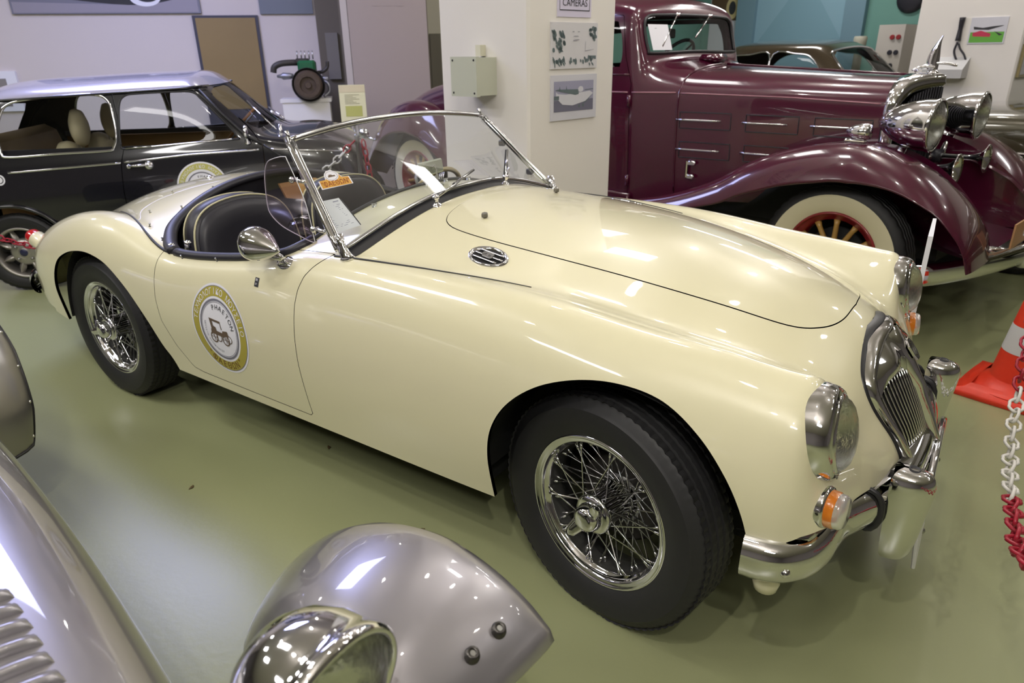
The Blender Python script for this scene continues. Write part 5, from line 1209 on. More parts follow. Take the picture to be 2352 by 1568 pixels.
g = G(); P = catmull([(1.95, -.72, .40), (2.12, -.71, .40), (2.24, -.62, .40), (2.28, -.4, .40), (2.29, 0, .40)], 5); P = np.concatenate([P, (P[::-1]*[1, -1, 1])[1:]]); g.tube(P, .045, 8, sx=.35, up=(0, 0, 1)); g.obj('front_bumper', CHROME, SM)
# 8-spoke alloy wheels
def alloy():
    t_ = tyre_geo(.252, .158, .075, 120).obj('wheel', RUBBER, None, ang=38); AL = mat('alloy_silver', (.42, .40, .37), .35, .8); ax = (0, -1, 0)
    g = G(); g.lathe([(.163, .060), (.165, .072), (.160, .076), (.150, .070), (.145, .055), (.142, .035), (.14, -.05)], (0, 0, 0), ax, 56); g.obj('rim', AL, t_)
    g = G(); g.lathe([(.04, .062), (.072, .056), (.085, .045), (.088, .02)], (0, 0, 0), ax, 40); g.lathe([(.0, .066), (.030, .066), (.036, .060), (.04, .062)], (0, 0, 0), ax, 32); g.obj('wheel_centre', AL, t_)
    g = G(); g.lathe([(0, .070), (.022, .069), (.025, .064)], (0, 0, 0), ax, 24); g.obj('centre_cap', mat('cap_navy', (.03, .035, .09), .35), t_)
    for k in range(8):
        a = 2*PI*(k+.5)/8; d = np.array((math.cos(a), 0, math.sin(a))); e = np.array((-d[2], 0, d[0])); rows = []
        for r_, w_, h_ in ((.070, .012, .050), (.085, .017, .058), (.105, .019, .060), (.125, .016, .056), (.146, .010, .046)):
            rows.append([d*r_+e*w_*x+np.array((0, -h_+.016*abs(x)**1.5*1.2, 0)) for x in (-1.1, -.9, -.5, -.2, 0, .2, .5, .9, 1.1)])
        g = G(); g.grid(rows); g.obj('wheel_spoke', AL, t_)
    for k in range(4):
        a = PI/4+k*PI/2; g = G(); g.lathe([(0, .074), (.008, .072), (.010, .056)], (.056*math.cos(a), 0, .056*math.sin(a)), ax, 10); g.obj('wheel_nut', DCHROME, t_)
    g = G(); g.lathe([(0, -.02), (.14, -.02)], (0, 0, 0), ax, 24); g.obj('wheel_back', BLACK, t_)
    return t_
aw = alloy(); aw.parent = SM; aw.location = (0, -.615, .250)
for x, y, r in ((2.036, -.615, .3), (0, .615, PI), (2.036, .615, PI)):
    c_ = copy_tree(aw, SM); c_.location = (x, y, .250); c_.rotation_euler = (0, 0, r)
g = G()
for xc in (0, 2.036):
    for s in (-1, 1):
        A = np.linspace(.05, PI-.05, 20); g.grid([[(xc+.32*math.cos(a), s*y_, .25+.32*math.sin(a)) for y_ in (.40, .70)] for a in A]); g.fan([(xc+.32*math.cos(a), s*.40, .25+.32*math.sin(a)) for a in A])
g.box((1.05, 0, .22), (2.3, 1.2, .06)); g.obj('underbody', BLACK, SM, smooth=False)

# ------------------------------------------------------------------ the burgundy 1930s coupe
BU = car_root('vintage_coupe', .17, 2.559, -.217, 'burgundy 1930s coupe with chrome bullet headlamps and whitewall tyres behind the column')
BUR = mat('burgundy_paint', (.060, .003, .019), .2, coat=1.0); WW = mat('whitewall', (.66, .61, .42), .5); REDR = mat('rim_red', (.22, .006, .012), .3, coat=.8)
def nt_(L, x=None): return [((q[2] if len(q) > 2 else x), q[0], q[1]) for q in L]
NBU = [
 nt_([(.30, .55), (.315, .72), (.33, .90), (.335, 1.05), (.325, 1.13), (.30, 1.175), (.265, 1.205), (.22, 1.225), (.15, 1.24), (.07, 1.248), (0, 1.25)], .02),
 nt_([(.335, .55), (.35, .72), (.362, .90), (.367, 1.05), (.357, 1.135), (.33, 1.18), (.295, 1.21), (.245, 1.232), (.17, 1.249), (.08, 1.258), (0, 1.26)], -.25),
 nt_([(.39, .53), (.405, .72), (.415, .90), (.42, 1.055), (.41, 1.145), (.383, 1.19), (.345, 1.222), (.285, 1.246), (.20, 1.265), (.095, 1.276), (0, 1.278)], -.62),
 nt_([(.46, .5), (.475, .7), (.485, .9), (.49, 1.06), (.478, 1.155), (.45, 1.2), (.41, 1.235), (.34, 1.262), (.24, 1.283), (.115, 1.295), (0, 1.298)], -1.05),
 nt_([(.50, .5), (.515, .7), (.525, .9), (.53, 1.065), (.518, 1.165), (.49, 1.212), (.445, 1.248), (.37, 1.275), (.26, 1.296), (.13, 1.308), (0, 1.312)], -1.20),
 nt_([(.56, .48), (.575, .7), (.585, .9), (.59, 1.07), (.58, 1.18), (.555, 1.235), (.515, 1.275), (.44, 1.302), (.31, 1.325), (.15, 1.34), (0, 1.345)], -1.34),
 nt_([(.59, .48, -1.42), (.60, .7, -1.42), (.61, .9, -1.42), (.615, 1.08, -1.42), (.605, 1.20, -1.42), (.585, 1.28, -1.41), (.56, 1.335, -1.40), (.52, 1.355, -1.39), (.40, 1.36, -1.385), (.2, 1.365, -1.38), (0, 1.365, -1.38)]),
 nt_([(.595, .48, -1.48), (.605, .7, -1.48), (.615, .9, -1.48), (.62, 1.08, -1.48), (.61, 1.22, -1.48), (.592, 1.36, -1.465), (.57, 1.48, -1.45), (.53, 1.52, -1.445), (.41, 1.52, -1.44), (.2, 1.52, -1.435), (0, 1.52, -1.435)]),
 nt_([(.60, .48, -1.56), (.61, .7, -1.56), (.62, .9, -1.56), (.625, 1.08, -1.56), (.615, 1.24, -1.55), (.597, 1.40, -1.53), (.575, 1.56, -1.50), (.535, 1.63, -1.485), (.42, 1.655, -1.48), (.2, 1.67, -1.475), (0, 1.672, -1.475)]),
 nt_([(.605, .48), (.615, .7), (.625, .9), (.63, 1.08), (.62, 1.25), (.60, 1.42), (.58, 1.58), (.545, 1.66), (.44, 1.705), (.22, 1.73), (0, 1.735)], -1.68),
 nt_([(.61, .48), (.62, .7), (.63, .9), (.635, 1.08), (.625, 1.25), (.605, 1.42), (.585, 1.58), (.55, 1.67), (.45, 1.72), (.23, 1.75), (0, 1.755)], -2.1),
 nt_([(.61, .48), (.62, .7), (.63, .9), (.635, 1.08), (.625, 1.25), (.605, 1.40), (.58, 1.55), (.54, 1.63), (.44, 1.68), (.22, 1.71), (0, 1.715)], -2.6),
 nt_([(.61, .48), (.62, .7), (.63, .9), (.63, 1.07), (.61, 1.20), (.585, 1.30), (.55, 1.38), (.51, 1.42), (.42, 1.45), (.21, 1.47), (0, 1.475)], -2.95),
 nt_([(.60, .48), (.61, .68), (.615, .86), (.61, 1.0), (.585, 1.10), (.55, 1.16), (.51, 1.195), (.46, 1.215), (.37, 1.23), (.19, 1.24), (0, 1.243)], -3.3),
 nt_([(.58, .46), (.59, .66), (.595, .82), (.58, .95), (.55, 1.04), (.51, 1.09), (.47, 1.12), (.41, 1.14), (.32, 1.155), (.16, 1.165), (0, 1.17)], -3.7),
 nt_([(.55, .42), (.56, .6), (.56, .74), (.545, .85), (.51, .92), (.47, .965), (.42, .99), (.36, 1.01), (.28, 1.02), (.14, 1.03), (0, 1.035)], -4.1),
 nt_([(.50, .38), (.51, .52), (.51, .62), (.49, .70), (.46, .75), (.42, .785), (.37, .80), (.31, .815), (.24, .825), (.12, .83), (0, .835)], -4.38),
 nt_([(.44, .34), (.45, .42), (.45, .48), (.43, .53), (.40, .56), (.36, .58), (.31, .59), (.26, .60), (.2, .605), (.1, .61), (0, .61)], -4.5)]
BS = Shell.from_grid(net_surface(NBU, 260, 90, .8)); bsd, btp = raybody(BS.both())
wsb = np.array([(0, 1.60), (.40, 1.595), (.485, 1.575), (.505, 1.53), (.515, 1.42), (.51, 1.385), (.46, 1.375), (0, 1.385)]); wsbp = np.concatenate([wsb, (wsb[::-1]*[-1, 1])])
g_ = np.where((BS.V[:, 0] > -1.62) & (BS.V[:, 0] < -1.2), sdf(BS.V[:, 1:], wsbp), 1.); bw1, B2 = BS.split(g_)
swp = catmull([(-1.60, 1.30), (-1.545, 1.31), (-1.53, 1.37), (-1.545, 1.47), (-1.58, 1.545), (-1.64, 1.57), (-2.2, 1.575), (-2.26, 1.55), (-2.28, 1.5), (-2.28, 1.34), (-2.25, 1.30)], 4, closed=True)
g_ = np.where(B2.V[:, 1] > .4, sdf(B2.V[:, [0, 2]], swp), 1.); bw2, B2 = B2.split(g_)
swq = catmull([(-2.42, 1.33), (-2.42, 1.50), (-2.50, 1.53), (-2.72, 1.50), (-2.78, 1.40), (-2.76, 1.31), (-2.6, 1.30)], 4, closed=True)
g_ = np.where(B2.V[:, 1] > .4, sdf(B2.V[:, [0, 2]], swq), 1.); bw3, B2 = B2.split(g_)
for xc in (-3.66,):
    g_ = np.where(B2.V[:, 1] > .35, np.hypot(B2.V[:, 0]-xc, B2.V[:, 2]-.377)-.44, 1.); _, B2 = B2.split(g_)
# hood, door and body as separate panels
hood, B2 = B2.split(-1.15-B2.V[:, 0]); hood = hood.split(hood.V[:, 0]*0+(-1.15-hood.V[:, 0])+.004)[0]
gd = np.where(B2.V[:, 1] > .3, sdf(B2.V[:, [0, 2]], np.array([(-1.44, .50), (-1.44, 1.20), (-1.50, 1.36), (-1.55, 1.60), (-2.33, 1.62), (-2.34, .50)])), 1.)
dr, _ = B2.split(gd+.003); _, B2 = B2.split(gd-.001)
hood.both().obj('bonnet', BUR, BU); dr.obj('door', BUR, BU); dr.mirror().obj('door', BUR, BU); B2.both().obj('body_shell', BUR, BU)
bw1.both().obj('windscreen', MATS['car_glass'], BU, rim=False)
for q in (bw2, bw3):
    q.obj('side_window', MATS['car_glass'], BU, rim=False); q.mirror().obj('side_window', MATS['car_glass'], BU, rim=False)
fr_ = [(y, z) for y, z in catmull([(-.505, 1.40), (-.505, 1.54), (-.47, 1.585), (-.38, 1.60), (0, 1.605), (.38, 1.60), (.47, 1.585), (.505, 1.54), (.505, 1.40), (.46, 1.378), (0, 1.385), (-.46, 1.378)], 4, closed=True)]
def bfront(y, z, d=0.):
    h = BUBVH.ray_cast(Vector((1.0, y, z)), Vector((-1, 0, 0))); return np.array(h[0])+np.array((d, 0, 0))
BUBVH = BVHTree.FromPolygons([Vector(v) for v in BS.both().V], BS.both().F)
g = G(); g.tube([bfront(y, z, .004) for y, z in fr_], .010, 8, closed=True); g.obj('windscreen_frame', GASKET, BU)
# mouldings
for s in (-1, 1):
    xs = np.linspace(-1.14, -.02, 30); draped_strip(bsd, xs, np.interp(xs, [-1.15, -.5, 0], [1.148, 1.138, 1.118]), .0045, s=s).obj('pinstripe', mat('pin_rose', (.30, .14, .17), .3, .3), BU)
    xs = np.linspace(-2.3, -1.46, 20); draped_strip(bsd, xs, xs*0+1.15, .006, s=s).obj('pinstripe', MATS['pin_rose'], BU); draped_strip(bsd, xs, xs*0+1.255, .006, s=s).obj('belt_moulding', BUR, BU)
    xs = np.linspace(-1.43, -1.17, 8); draped_strip(bsd, xs, xs*0+1.15, .006, s=s).obj('pinstripe', MATS['pin_rose'], BU)
    g = G(); g.tube([bsd(-1.15, z, .002, s)[0] for z in np.linspace(.55, 1.15, 14)]+[btp(-1.15, y*s, .003)[0] for y in np.linspace(.46, .02, 10)], .006, 6); g.obj('cowl_beading', BUR, BU)
    for (x0, x1, z) in ((-1.15, -.87, .995), (-.74, -.48, .993), (-.355, -.10, .992), (-1.145, -.863, .818), (-.737, -.52, .82), (-.36, -.12, .82)):
        # recessed door panel outline with a bright bar
        a, b = x0+.02, x1+.06; ol = catmull([(a, z-.045), (a, z+.05), (b, z+.05), (b, z-.045)], 1, closed=True); ol = [(a, z-.05), (a, z+.045), (b, z+.045), (b, z-.05)]
        P = [bsd(x, zz, .001, s)[0] for i in range(4) for x, zz in [np.array(ol[i])*(1-t)+np.array(ol[(i+1) % 4])*t for t in np.linspace(0, 1, 8, endpoint=False)]]
        g = G(); g.tube(P, .003, 5, closed=True); vd = g.obj('vent_door', BLACKV, BU)
        xs = np.linspace(x0, x1, 6); draped_strip(bsd, xs, xs*0+z, .006, .008, s).obj('vent_handle', CHROME, vd)
    q, n = bsd(-1.06, .70, .02, s); g = G(); g.tube([q+np.array((0, 0, .05)), q+np.array((0, 0, -.05))], .010, 8); g.box(q+np.array((.03, 0, .04)), (.06, .02, .03), None, .006); g.box(q+np.array((.03, 0, -.045)), (.05, .02, .03), None, .006); g.obj('bonnet_latch', CHROME, BU, ang=40)
    for z in (1.10, .60):
        q, n = bsd(-1.44, z, .01, s); g = G(); g.tube([q+np.array((0, 0, .035)), q-np.array((0, 0, .035))], .014, 8); g.obj('door_hinge', BUR, BU)
g = G(); g.tube([btp(x, 0, .004)[0] for x in np.linspace(-1.14, -.03, 14)], .006, 6); g.obj('bonnet_hinge', BUR, BU)
g = G(); g.box(btp(-1.25, 0, .02)[0], (.14, .16, .05), None, .02); g.obj('cowl_vent', BUR, BU, ang=40)
# radiator shell: chrome, veed
sh_rows = []
base_s = S0 = net_surface(NBU, 260, 90, .8)[0]
full_s = np.concatenate([base_s, (base_s[::-1]*[1, -1, 1])[1:]])
cS = np.array((0, 0, .85))
def vx(y): return .165-.32*abs(y)**1.0
for k, (f, dx) in enumerate(((1.0, 0), (1.035, .003), (1.04, .35), (1.03, .8), (1.0, .97), (.90, 1.0), (.86, .93))):
    sh_rows.append([((.0+(vx(q[1]))*dx+.0 if k > 1 else dx), q[1]*f, cS[2]+(q[2]-cS[2])*f) for q in full_s])
g = G(); g.grid(sh_rows); g.obj('radiator_shell', CHROME, BU)
g = G(); zt = lambda y: np.interp(abs(y), [0, .1, .2, .25, .285], [1.20, 1.19, 1.165, 1.13, 1.0])
g.grid([[(vx(y)*.9, y, .5+(zt(y)-.5)*t) for y in np.linspace(-.285, .285, 21)] for t in np.linspace(0, 1, 6)]); rg_ = g.obj('radiator_core', mat('core_dark', (.012, .012, .016), .4, .3), BU)
for y in np.linspace(-.27, .27, 28):
    g = G(); g.tube([(vx(y)*.9+.006, y, .52), (vx(y)*.9+.006, y, zt(y))], .003, 4); g.obj('radiator_bar', mat('bar_dark', (.05, .05, .06), .3, .8), rg_)
# mascot
g = G(); g.lathe([(.03, 0), (.032, .012), (.022, .022), (.016, .03)], (.09, 0, 1.252), (0, 0, 1), 20); g.grid([[(.085-.03*t+.05*t*t+dx*(1-t*.9)*(.026+.02*math.sin(PI*t)), dy*(1-t*.8)*.012, 1.28+.165*t+.0) for dx, dy in ((-1, 0), (-.5, 1), (.5, 1), (1, 0), (.5, -1), (-.5, -1))] for t in np.linspace(0, 1, 8)], cv=True)
for s in (-1, 1): g.tube(catmull([(.10, s*.01, 1.285), (.07, s*.025, 1.295), (.03, s*.04, 1.29), (.0, s*.045, 1.275)], 4), [.011-.0006*i for i in range(13)], 8)
g.tube(catmull([(.0, 0, 1.27), (.06, 0, 1.305), (.13, 0, 1.31), (.2, 0, 1.30)], 4), .007, 8); g.obj('mascot', CHROME, BU)
# fenders
def fender(s, crest, lipz, yin, y0, yo, name, tail=None):
    C_ = catmull(crest, 6); T = np.gradient(C_, axis=0); T /= np.linalg.norm(T, axis=1, keepdims=True); Nn = np.stack([-T[:, 1], T[:, 0]], 1)
    if T[len(T)//2][0] < 0: Nn = -Nn
    rows = []; n = len(C_)
    for i, ((x, z), nn) in enumerate(zip(C_, Nn)):
        t = i/(n-1); dl = np.interp(t, np.linspace(0, 1, len(lipz)), lipz)
        yI = np.interp(t, np.linspace(0, 1, len(yin)), yin); yc = np.interp(t, np.linspace(0, 1, len(y0)), y0); yO = np.interp(t, np.linspace(0, 1, len(yo)), yo)
        row = []
        for f, d in ((0, -dl*.9), (.25, -dl*.42), (.5, -dl*.12), (.75, -.0), (1.0, 0)): row.append((yI+(yc-yI)*f, d))
        for f, d in ((.25, -.004), (.5, -.018), (.72, -.05), (.88, -.085), (.97, -.12)): row.append((yc+(yO-yc)*f, d*dl/.13))
        row.append((yO, -dl)); row.append((yO-.008, -dl-.004))
        rows.append([(x+nn[0]*d, s*y, z+nn[1]*d) for y, d in row])
    g = G(); g.grid(rows); return g.obj(name, BUR, BU)
fc = [(-1.75, .44), (-1.5, .47), (-1.2, .53), (-.95, .60), (-.70, .705), (-.53, .81), (-.335, .894), (-.11, .948), (.06, .958), (.21, .918), (.357, .845), (.49, .742), (.58, .640), (.635, .54), (.66, .44)]
lz = [.03, .04, .08, .14, .17, .175, .16, .095, .04, .02, .012]
for s in (-1, 1):
    fender(s, fc, lz, [.55, .50, .42, .36, .34, .34, .38, .45], [.74, .74, .72, .70, .68, .66, .64, .66], [.82, .84, .86, .87, .87, .86, .84, .80], 'front_fender')
    Cc = [q for q in catmull(fc, 6) if -.35 < q[0] < .64]
    g = G(); g.grid([[(x, s*(.345+.10*max(0, (x-.2)/.44)**1.5), z-.03-(z-.03-.43)*t) for t in np.linspace(0, 1, 6)] for x, z in Cc]); g.obj('inner_skirt', BUR, BU)
    rf = [(-2.75, .46), (-2.95, .62), (-3.12, .82), (-3.33, .98), (-3.6, 1.035), (-3.85, .995), (-4.08, .88), (-4.25, .70), (-4.40, .50), (-4.52, .34)]
    fender(s, rf, [.05, .15, .22, .25, .25, .22, .18, .12, .06], [.60, .58, .56, .55, .54, .52], [.70, .72, .72, .70, .70], [.84, .88, .89, .88, .86, .80], 'rear_fender')
    g = G(); g.box((-2.25, s*.76, .42), (1.35, .26, .05), None, .02); g.obj('running_board', BUR, BU, ang=40)
    g = G(); g.box((-2.2, s*.62, .46), (1.6, .04, .12), None, .01); g.obj('sill_strip', BUR, BU, ang=40)
    # park lamp on the fender crown
    g = G(); g.lathe([(0, -.075), (.018, -.06), (.032, -.03), (.038, 0), (.040, .03), (.036, .042), (0, .046)], (.03, s*.66, 1.01), (1, 0, 0), 28); pk = g.obj('park_lamp', CHROME, BU)
    g = G(); g.box((.01, s*.66, .965), (.11, .025, .02), None, .008); g.obj('lamp_foot', CHROME, pk, ang=40)
    # headlamp
    c = np.array((.255, s*.37, 1.03)); g = G(); g.lathe([(0, -.26), (.03, -.245), (.06, -.21), (.09, -.16), (.112, -.10), (.124, -.04), (.127, 0), (.130, .008), (.130, .018), (.122, .024), (.118, .020)], c, (1, 0, -.03), 48); hl = g.obj('headlamp', CHROME, BU)
    g = G(); g.lathe([(0, .045), (.05, .041), (.09, .031), (.118, .016)], c, (1, 0, -.03), 40); g.obj('headlamp_lens', LENS, hl)
    g = G(); g.lathe([(0, -.06), (.06, -.04), (.10, -.01), (.118, .012)], c, (1, 0, -.03), 30); g.obj('reflector', REFL, hl)
    g = G(); g.tube([(.14, s*.37, .92), (.12, s*.36, .83), (.08, s*.34, .74)], [.02, .025, .03], 12); g.tube([(.10, s*.40, .80), (.1, 0, .82)], .022, 10); g.obj('lamp_bracket', CHROME, hl)
    # horn
    g = G(); g.lathe([(.018, -.18), (.016, -.05), (.022, -.01), (.036, .022), (.062, .042), (.076, .048), (.078, .044), (.06, .036), (.03, .012)], (.33, s*.25, .815), (1, 0, .02), 32); hn = g.obj('horn', CHROME, BU)
    g = G(); g.lathe([(0, 0), (.038, 0), (.038, -.05), (.02, -.06)], (.15, s*.25, .81), (1, 0, 0), 24); g.obj('horn_body', BLACKV, hn)
# tail lamps
for s in (-1, 1):
    g = G(); g.lathe([(0, -.06), (.03, -.045), (.048, -.02), (.052, .01), (.046, .03), (0, .034)], (-4.33, s*.83, .73), (-1, 0, 0), 28); tl2 = g.obj('tail_lamp', CHROME, BU)
    g = G(); g.tube([(-4.33, s*.83, .70), (-4.20, s*.75, .66)], .015, 8); g.obj('lamp_stalk', CHROME, tl2)
# bumper: broad blade on the near half, three slim bars on the far half
P = catmull([(.44, -.90), (.52, -.80), (.60, -.60), (.67, -.35), (.72, -.10)], 5)
g = G(); g.grid([[(x+dx, y, z) for dx, z in ((-.01, .355), (.004, .36), (.012, .385), (.013, .41), (.012, .435), (.004, .46), (-.01, .465))] for x, y in P]); g.lathe([(.03, .355), (.034, .37), (.034, .45), (.03, .465), (0, .466)], (.44, -.90, 0), (0, 0, 1), 16); g.obj('front_bumper', CHROME, BU)
for z in (.365, .41, .455):
    g = G(); P2 = catmull([(.72, -.10), (.735, .0), (.72, .15), (.67, .38), (.60, .62), (.5, .84)], 5); g.tube([(x, y, z) for x, y in P2], .016, 10); g.obj('bumper_bar', CHROME, BU)
g = G(); g.tube([(.72, -.09, .34), (.72, -.09, .52)], .022, 10); g.tube([(.70, -.09, .41), (.5, -.2, .42)], .02, 8); g.obj('bumper_bracket', CHROME, BU)
for P_ in ([(.45, -.86, .41), (.25, -.45, .42)], [(.5, .8, .41), (.25, .45, .42)]): g = G(); g.tube(P_, .022, 8); g.obj('bumper_iron', BLACK, BU)
g = G(); g.box((.70, -.20, .54), (.008, .30, .12), None, 0); np_ = g.obj('number_plate', mat('plate_tan', (.40, .22, .10), .5), BU, smooth=False)
g = G(); text_to(g, '82', (.7045, -.12, .51), (0, 1, 0), (0, 0, 1), .10); g.obj('plate_numbers', PAPER, np_, smooth=False)
# chassis apron
g = G(); g.box((-.9, 0, .42), (2.6, .72, .12)); g.box((-3.4, 0, .45), (2.0, 1.0, .12)); g.box((-1.9, 0, .42), (1.4, 1.2, .08)); g.box((-.6, 0, .6), (1.1, .5, .4)); g.obj('chassis', BLACK, BU, smooth=False)
g = G(); g.grid([[(.10+.50*t, y, .62-.20*t-.05*math.sin(PI*t)) for y in np.linspace(-.46, .46, 9)] for t in np.linspace(0, 1, 7)]); g.obj('front_apron', BUR, BU)
for s in (-1, 1):
    g = G(); g.grid([[(x, s*y, z) for x, z, y in ((-.9+.12*i, .45, .40-.0*i), (-.9+.12*i, .80, .40-.008*i))] for i in range(9)]); g.obj('inner_panel', BLACK, BU)
# interior
g = G(); g.box((-2.15, 0, .75), (1.5, 1.1, .1)); g.obj('cabin_floor', BLACK, BU, smooth=False)
g = G(); g.box((-2.45, 0, 1.05), (.16, 1.0, .5), rotm('Y', -.15), .06); g.obj('bench_seat', BLACKV, BU, ang=40)
g = G(); g.box((-1.56, 0, 1.27), (.10, 1.05, .14), None, .03); g.obj('dashboard', BLACKV, BU, ang=40)
c = np.array((-1.78, .30, 1.30)); n = np.array((-.8, 0, .6)); Fm = frame_to(n); g = G(); g.tube([c+Fm@np.array((.2*math.cos(a), .2*math.sin(a), 0)) for a in np.linspace(0, 2*PI, 30, endpoint=False)], .012, 8, closed=True); [g.tube([c, c+Fm@np.array((.2*math.cos(a), .2*math.sin(a), 0))], .007, 6) for a in (0, 2.1, 4.2)]; g.tube([c, c-n*.3], .015, 8); g.obj('steering_wheel', BLACKV, BU)
g = G(); g.box((-1.62, 0, 1.50), (.02, .17, .06), None, .01); g.tube([(-1.62, 0, 1.5), (-1.56, 0, 1.6)], .006, 6); g.obj('rear_view_mirror', BLACKV, BU, ang=40)
# wipers hanging from the top of the screen
for s, (y1, z1) in ((-1, (-.33, 1.46)), (1, (.05, 1.50))):
    a = bfront(y1+.15, 1.605, .02); b = bfront(y1, z1, .02); g = G(); g.tube([a, b], .005, 6); g.lathe([(0, .02), (.012, .015), (.014, 0)], a, (1, 0, 0), 10); g.tube([b*1.3-a*.3, b*.6+a*.4], .006, 6); g.obj('wiper', CHROME, BU)
# white sheet in the screen
g = G(); g.prism([bfront(y, z, .016) for y, z in ((-.475, 1.395), (-.28, 1.395), (-.29, 1.545), (-.49, 1.545))], (.001, 0, 0)); ps = g.obj('screen_sheet', PAPER, BU, smooth=False)
g = G(); random.seed(9)
for k in range(8):
    y, z = -.45+.11*random.random(), 1.45+.06*random.random(); g.fan([bfront(y+a, z+b, .0185) for a, b in ((0, 0), (.03, 0), (.025, .022), (.004, .02))])
g.obj('sheet_pictures', GREENINK, ps, smooth=False)
# whitewall wheels with wooden spokes
def ww_wheel():
    t_ = tyre_geo(.377, .245, .085, 120).obj('wheel', RUBBER, None, ang=38); ax = (0, -1, 0)
    g = G(); g.lathe([(.242, .070), (.26, .0795), (.285, .0855), (.31, .0885), (.328, .0880), (.336, .086)], (0, 0, 0), ax, 72); g.obj('whitewall', WW, t_)
    g = G(); g.lathe([(.243, .066), (.240, .076), (.232, .078), (.228, .070), (.222, .055), (.20, .045), (.196, -.04)], (0, 0, 0), ax, 72); g.obj('rim', REDR, t_)
    WD = mat('varnished_wood', (.42, .24, .06), .3, coat=.6, noise=(20, .3))
    for k in range(12):
        a = 2*PI*k/12; d = np.array((math.cos(a), 0, math.sin(a))); g = G(); g.tube([d*.06+np.array((0, -.035, 0)), d*.12+np.array((0, -.035, 0)), d*.17+np.array((0, -.033, 0)), d*.198+np.array((0, -.03, 0))], [.016, .014, .013, .018], 10); g.obj('wheel_spoke', WD, t_)
    g = G(); g.lathe([(.085, .02), (.085, .045), (.06, .055), (.055, .075), (.045, .085), (0, .088)], (0, 0, 0), ax, 36); g.obj('hub_cap', CHROME, t_)
    g = G(); g.lathe([(0, -.0), (.15, -.0), (.15, -.05)], (0, 0, 0), ax, 30); g.obj('brake_drum', BLACK, t_)
    return t_
bw = ww_wheel(); bw.parent = BU; bw.location = (0, -.655, .375)
for x, y, r in ((-3.66, -.655, .3), (0, .655, PI), (-3.66, .655, PI)):
    c_ = copy_tree(bw, BU); c_.location = (x, y, .375); c_.rotation_euler = (0, r if y < 0 else 0, 0 if y < 0 else PI)

# ------------------------------------------------------------------ the silver car in the foreground
SV = car_root('kit_roadster', -1.0, -2.03, math.radians(-7), 'silver-grey open sports car with separate wings in the foreground')
SVP = mat('silver_paint', (.34, .325, .345), .34, .7, .9)
ca, sa = math.cos(math.radians(-7)), math.sin(math.radians(-7))
def wl(P):   # world -> car frame
    P = np.asarray(P, float); x, y = P[..., 0]+1.0, P[..., 1]+2.03; return np.stack([ca*x+sa*y, -sa*x+ca*y, P[..., 2]], -1)
def sg(g): g.v = [tuple(q) for q in wl(np.array(g.v))]; return g
# body: net in the car frame, y positive = the far side
NS = []
for x, hw, hz, zb in ((-1.9, .50, .66, .16), (-1.4, .505, .70, .15), (-.9, .505, .73, .15), (-.4, .505, .755, .15), (.0, .50, .77, .16), (.4, .49, .775, .18), (.75, .468, .77, .20), (1.05, .435, .745, .22), (1.25, .365, .66, .24), (1.33, .27, .52, .26)):
    NS.append([(x, hw*.93, zb), (x, hw*.985, zb+(hz-zb)*.28), (x, hw, zb+(hz-zb)*.52), (x, hw*.985, zb+(hz-zb)*.70), (x, hw*.94, zb+(hz-zb)*.82), (x, hw*.86, zb+(hz-zb)*.905), (x, hw*.74, zb+(hz-zb)*.955), (x, hw*.58, zb+(hz-zb)*.982), (x, hw*.40, zb+(hz-zb)*.994), (x, hw*.2, hz), (x, 0, hz)])
VS = Shell.from_grid(net_surface(NS, 160, 70, .8)); vsd, vtp = raybody(VS.both())
bonv, VB = VS.split(np.maximum(np.abs(VS.V[:, 0]-.35)-.80, .58+.0*VS.V[:, 0]-VS.V[:, 2])); 
bonv.both().offset(.0015).obj('bonnet', SVP, SV); VB.both().obj('body_shell', SVP, SV)
# louvres across the bonnet top
for i in range(13):
    x = .66+.037*i
    for s in (1, -1):
        rows = []
        for y in [.12, .123, .128, .14, .18, .25, .31, .325, .335, .341, .345]:
            q, n = vtp(x, s*y, .0); e = min(1, (y-.12)/.012, (.345-y)/.012); h = .013*max(0, e)**.5
            rows.append([q+np.array((-.017, 0, .0005)), q+np.array((-.008, 0, h*.6)), q+np.array((.003, 0, h)), q+np.array((.010, 0, h*.95)), q+np.array((.013, 0, h*.5)), q+np.array((.013, 0, .0002))])
        g = G(); g.grid(rows); g.obj('louvre', SVP, SV)
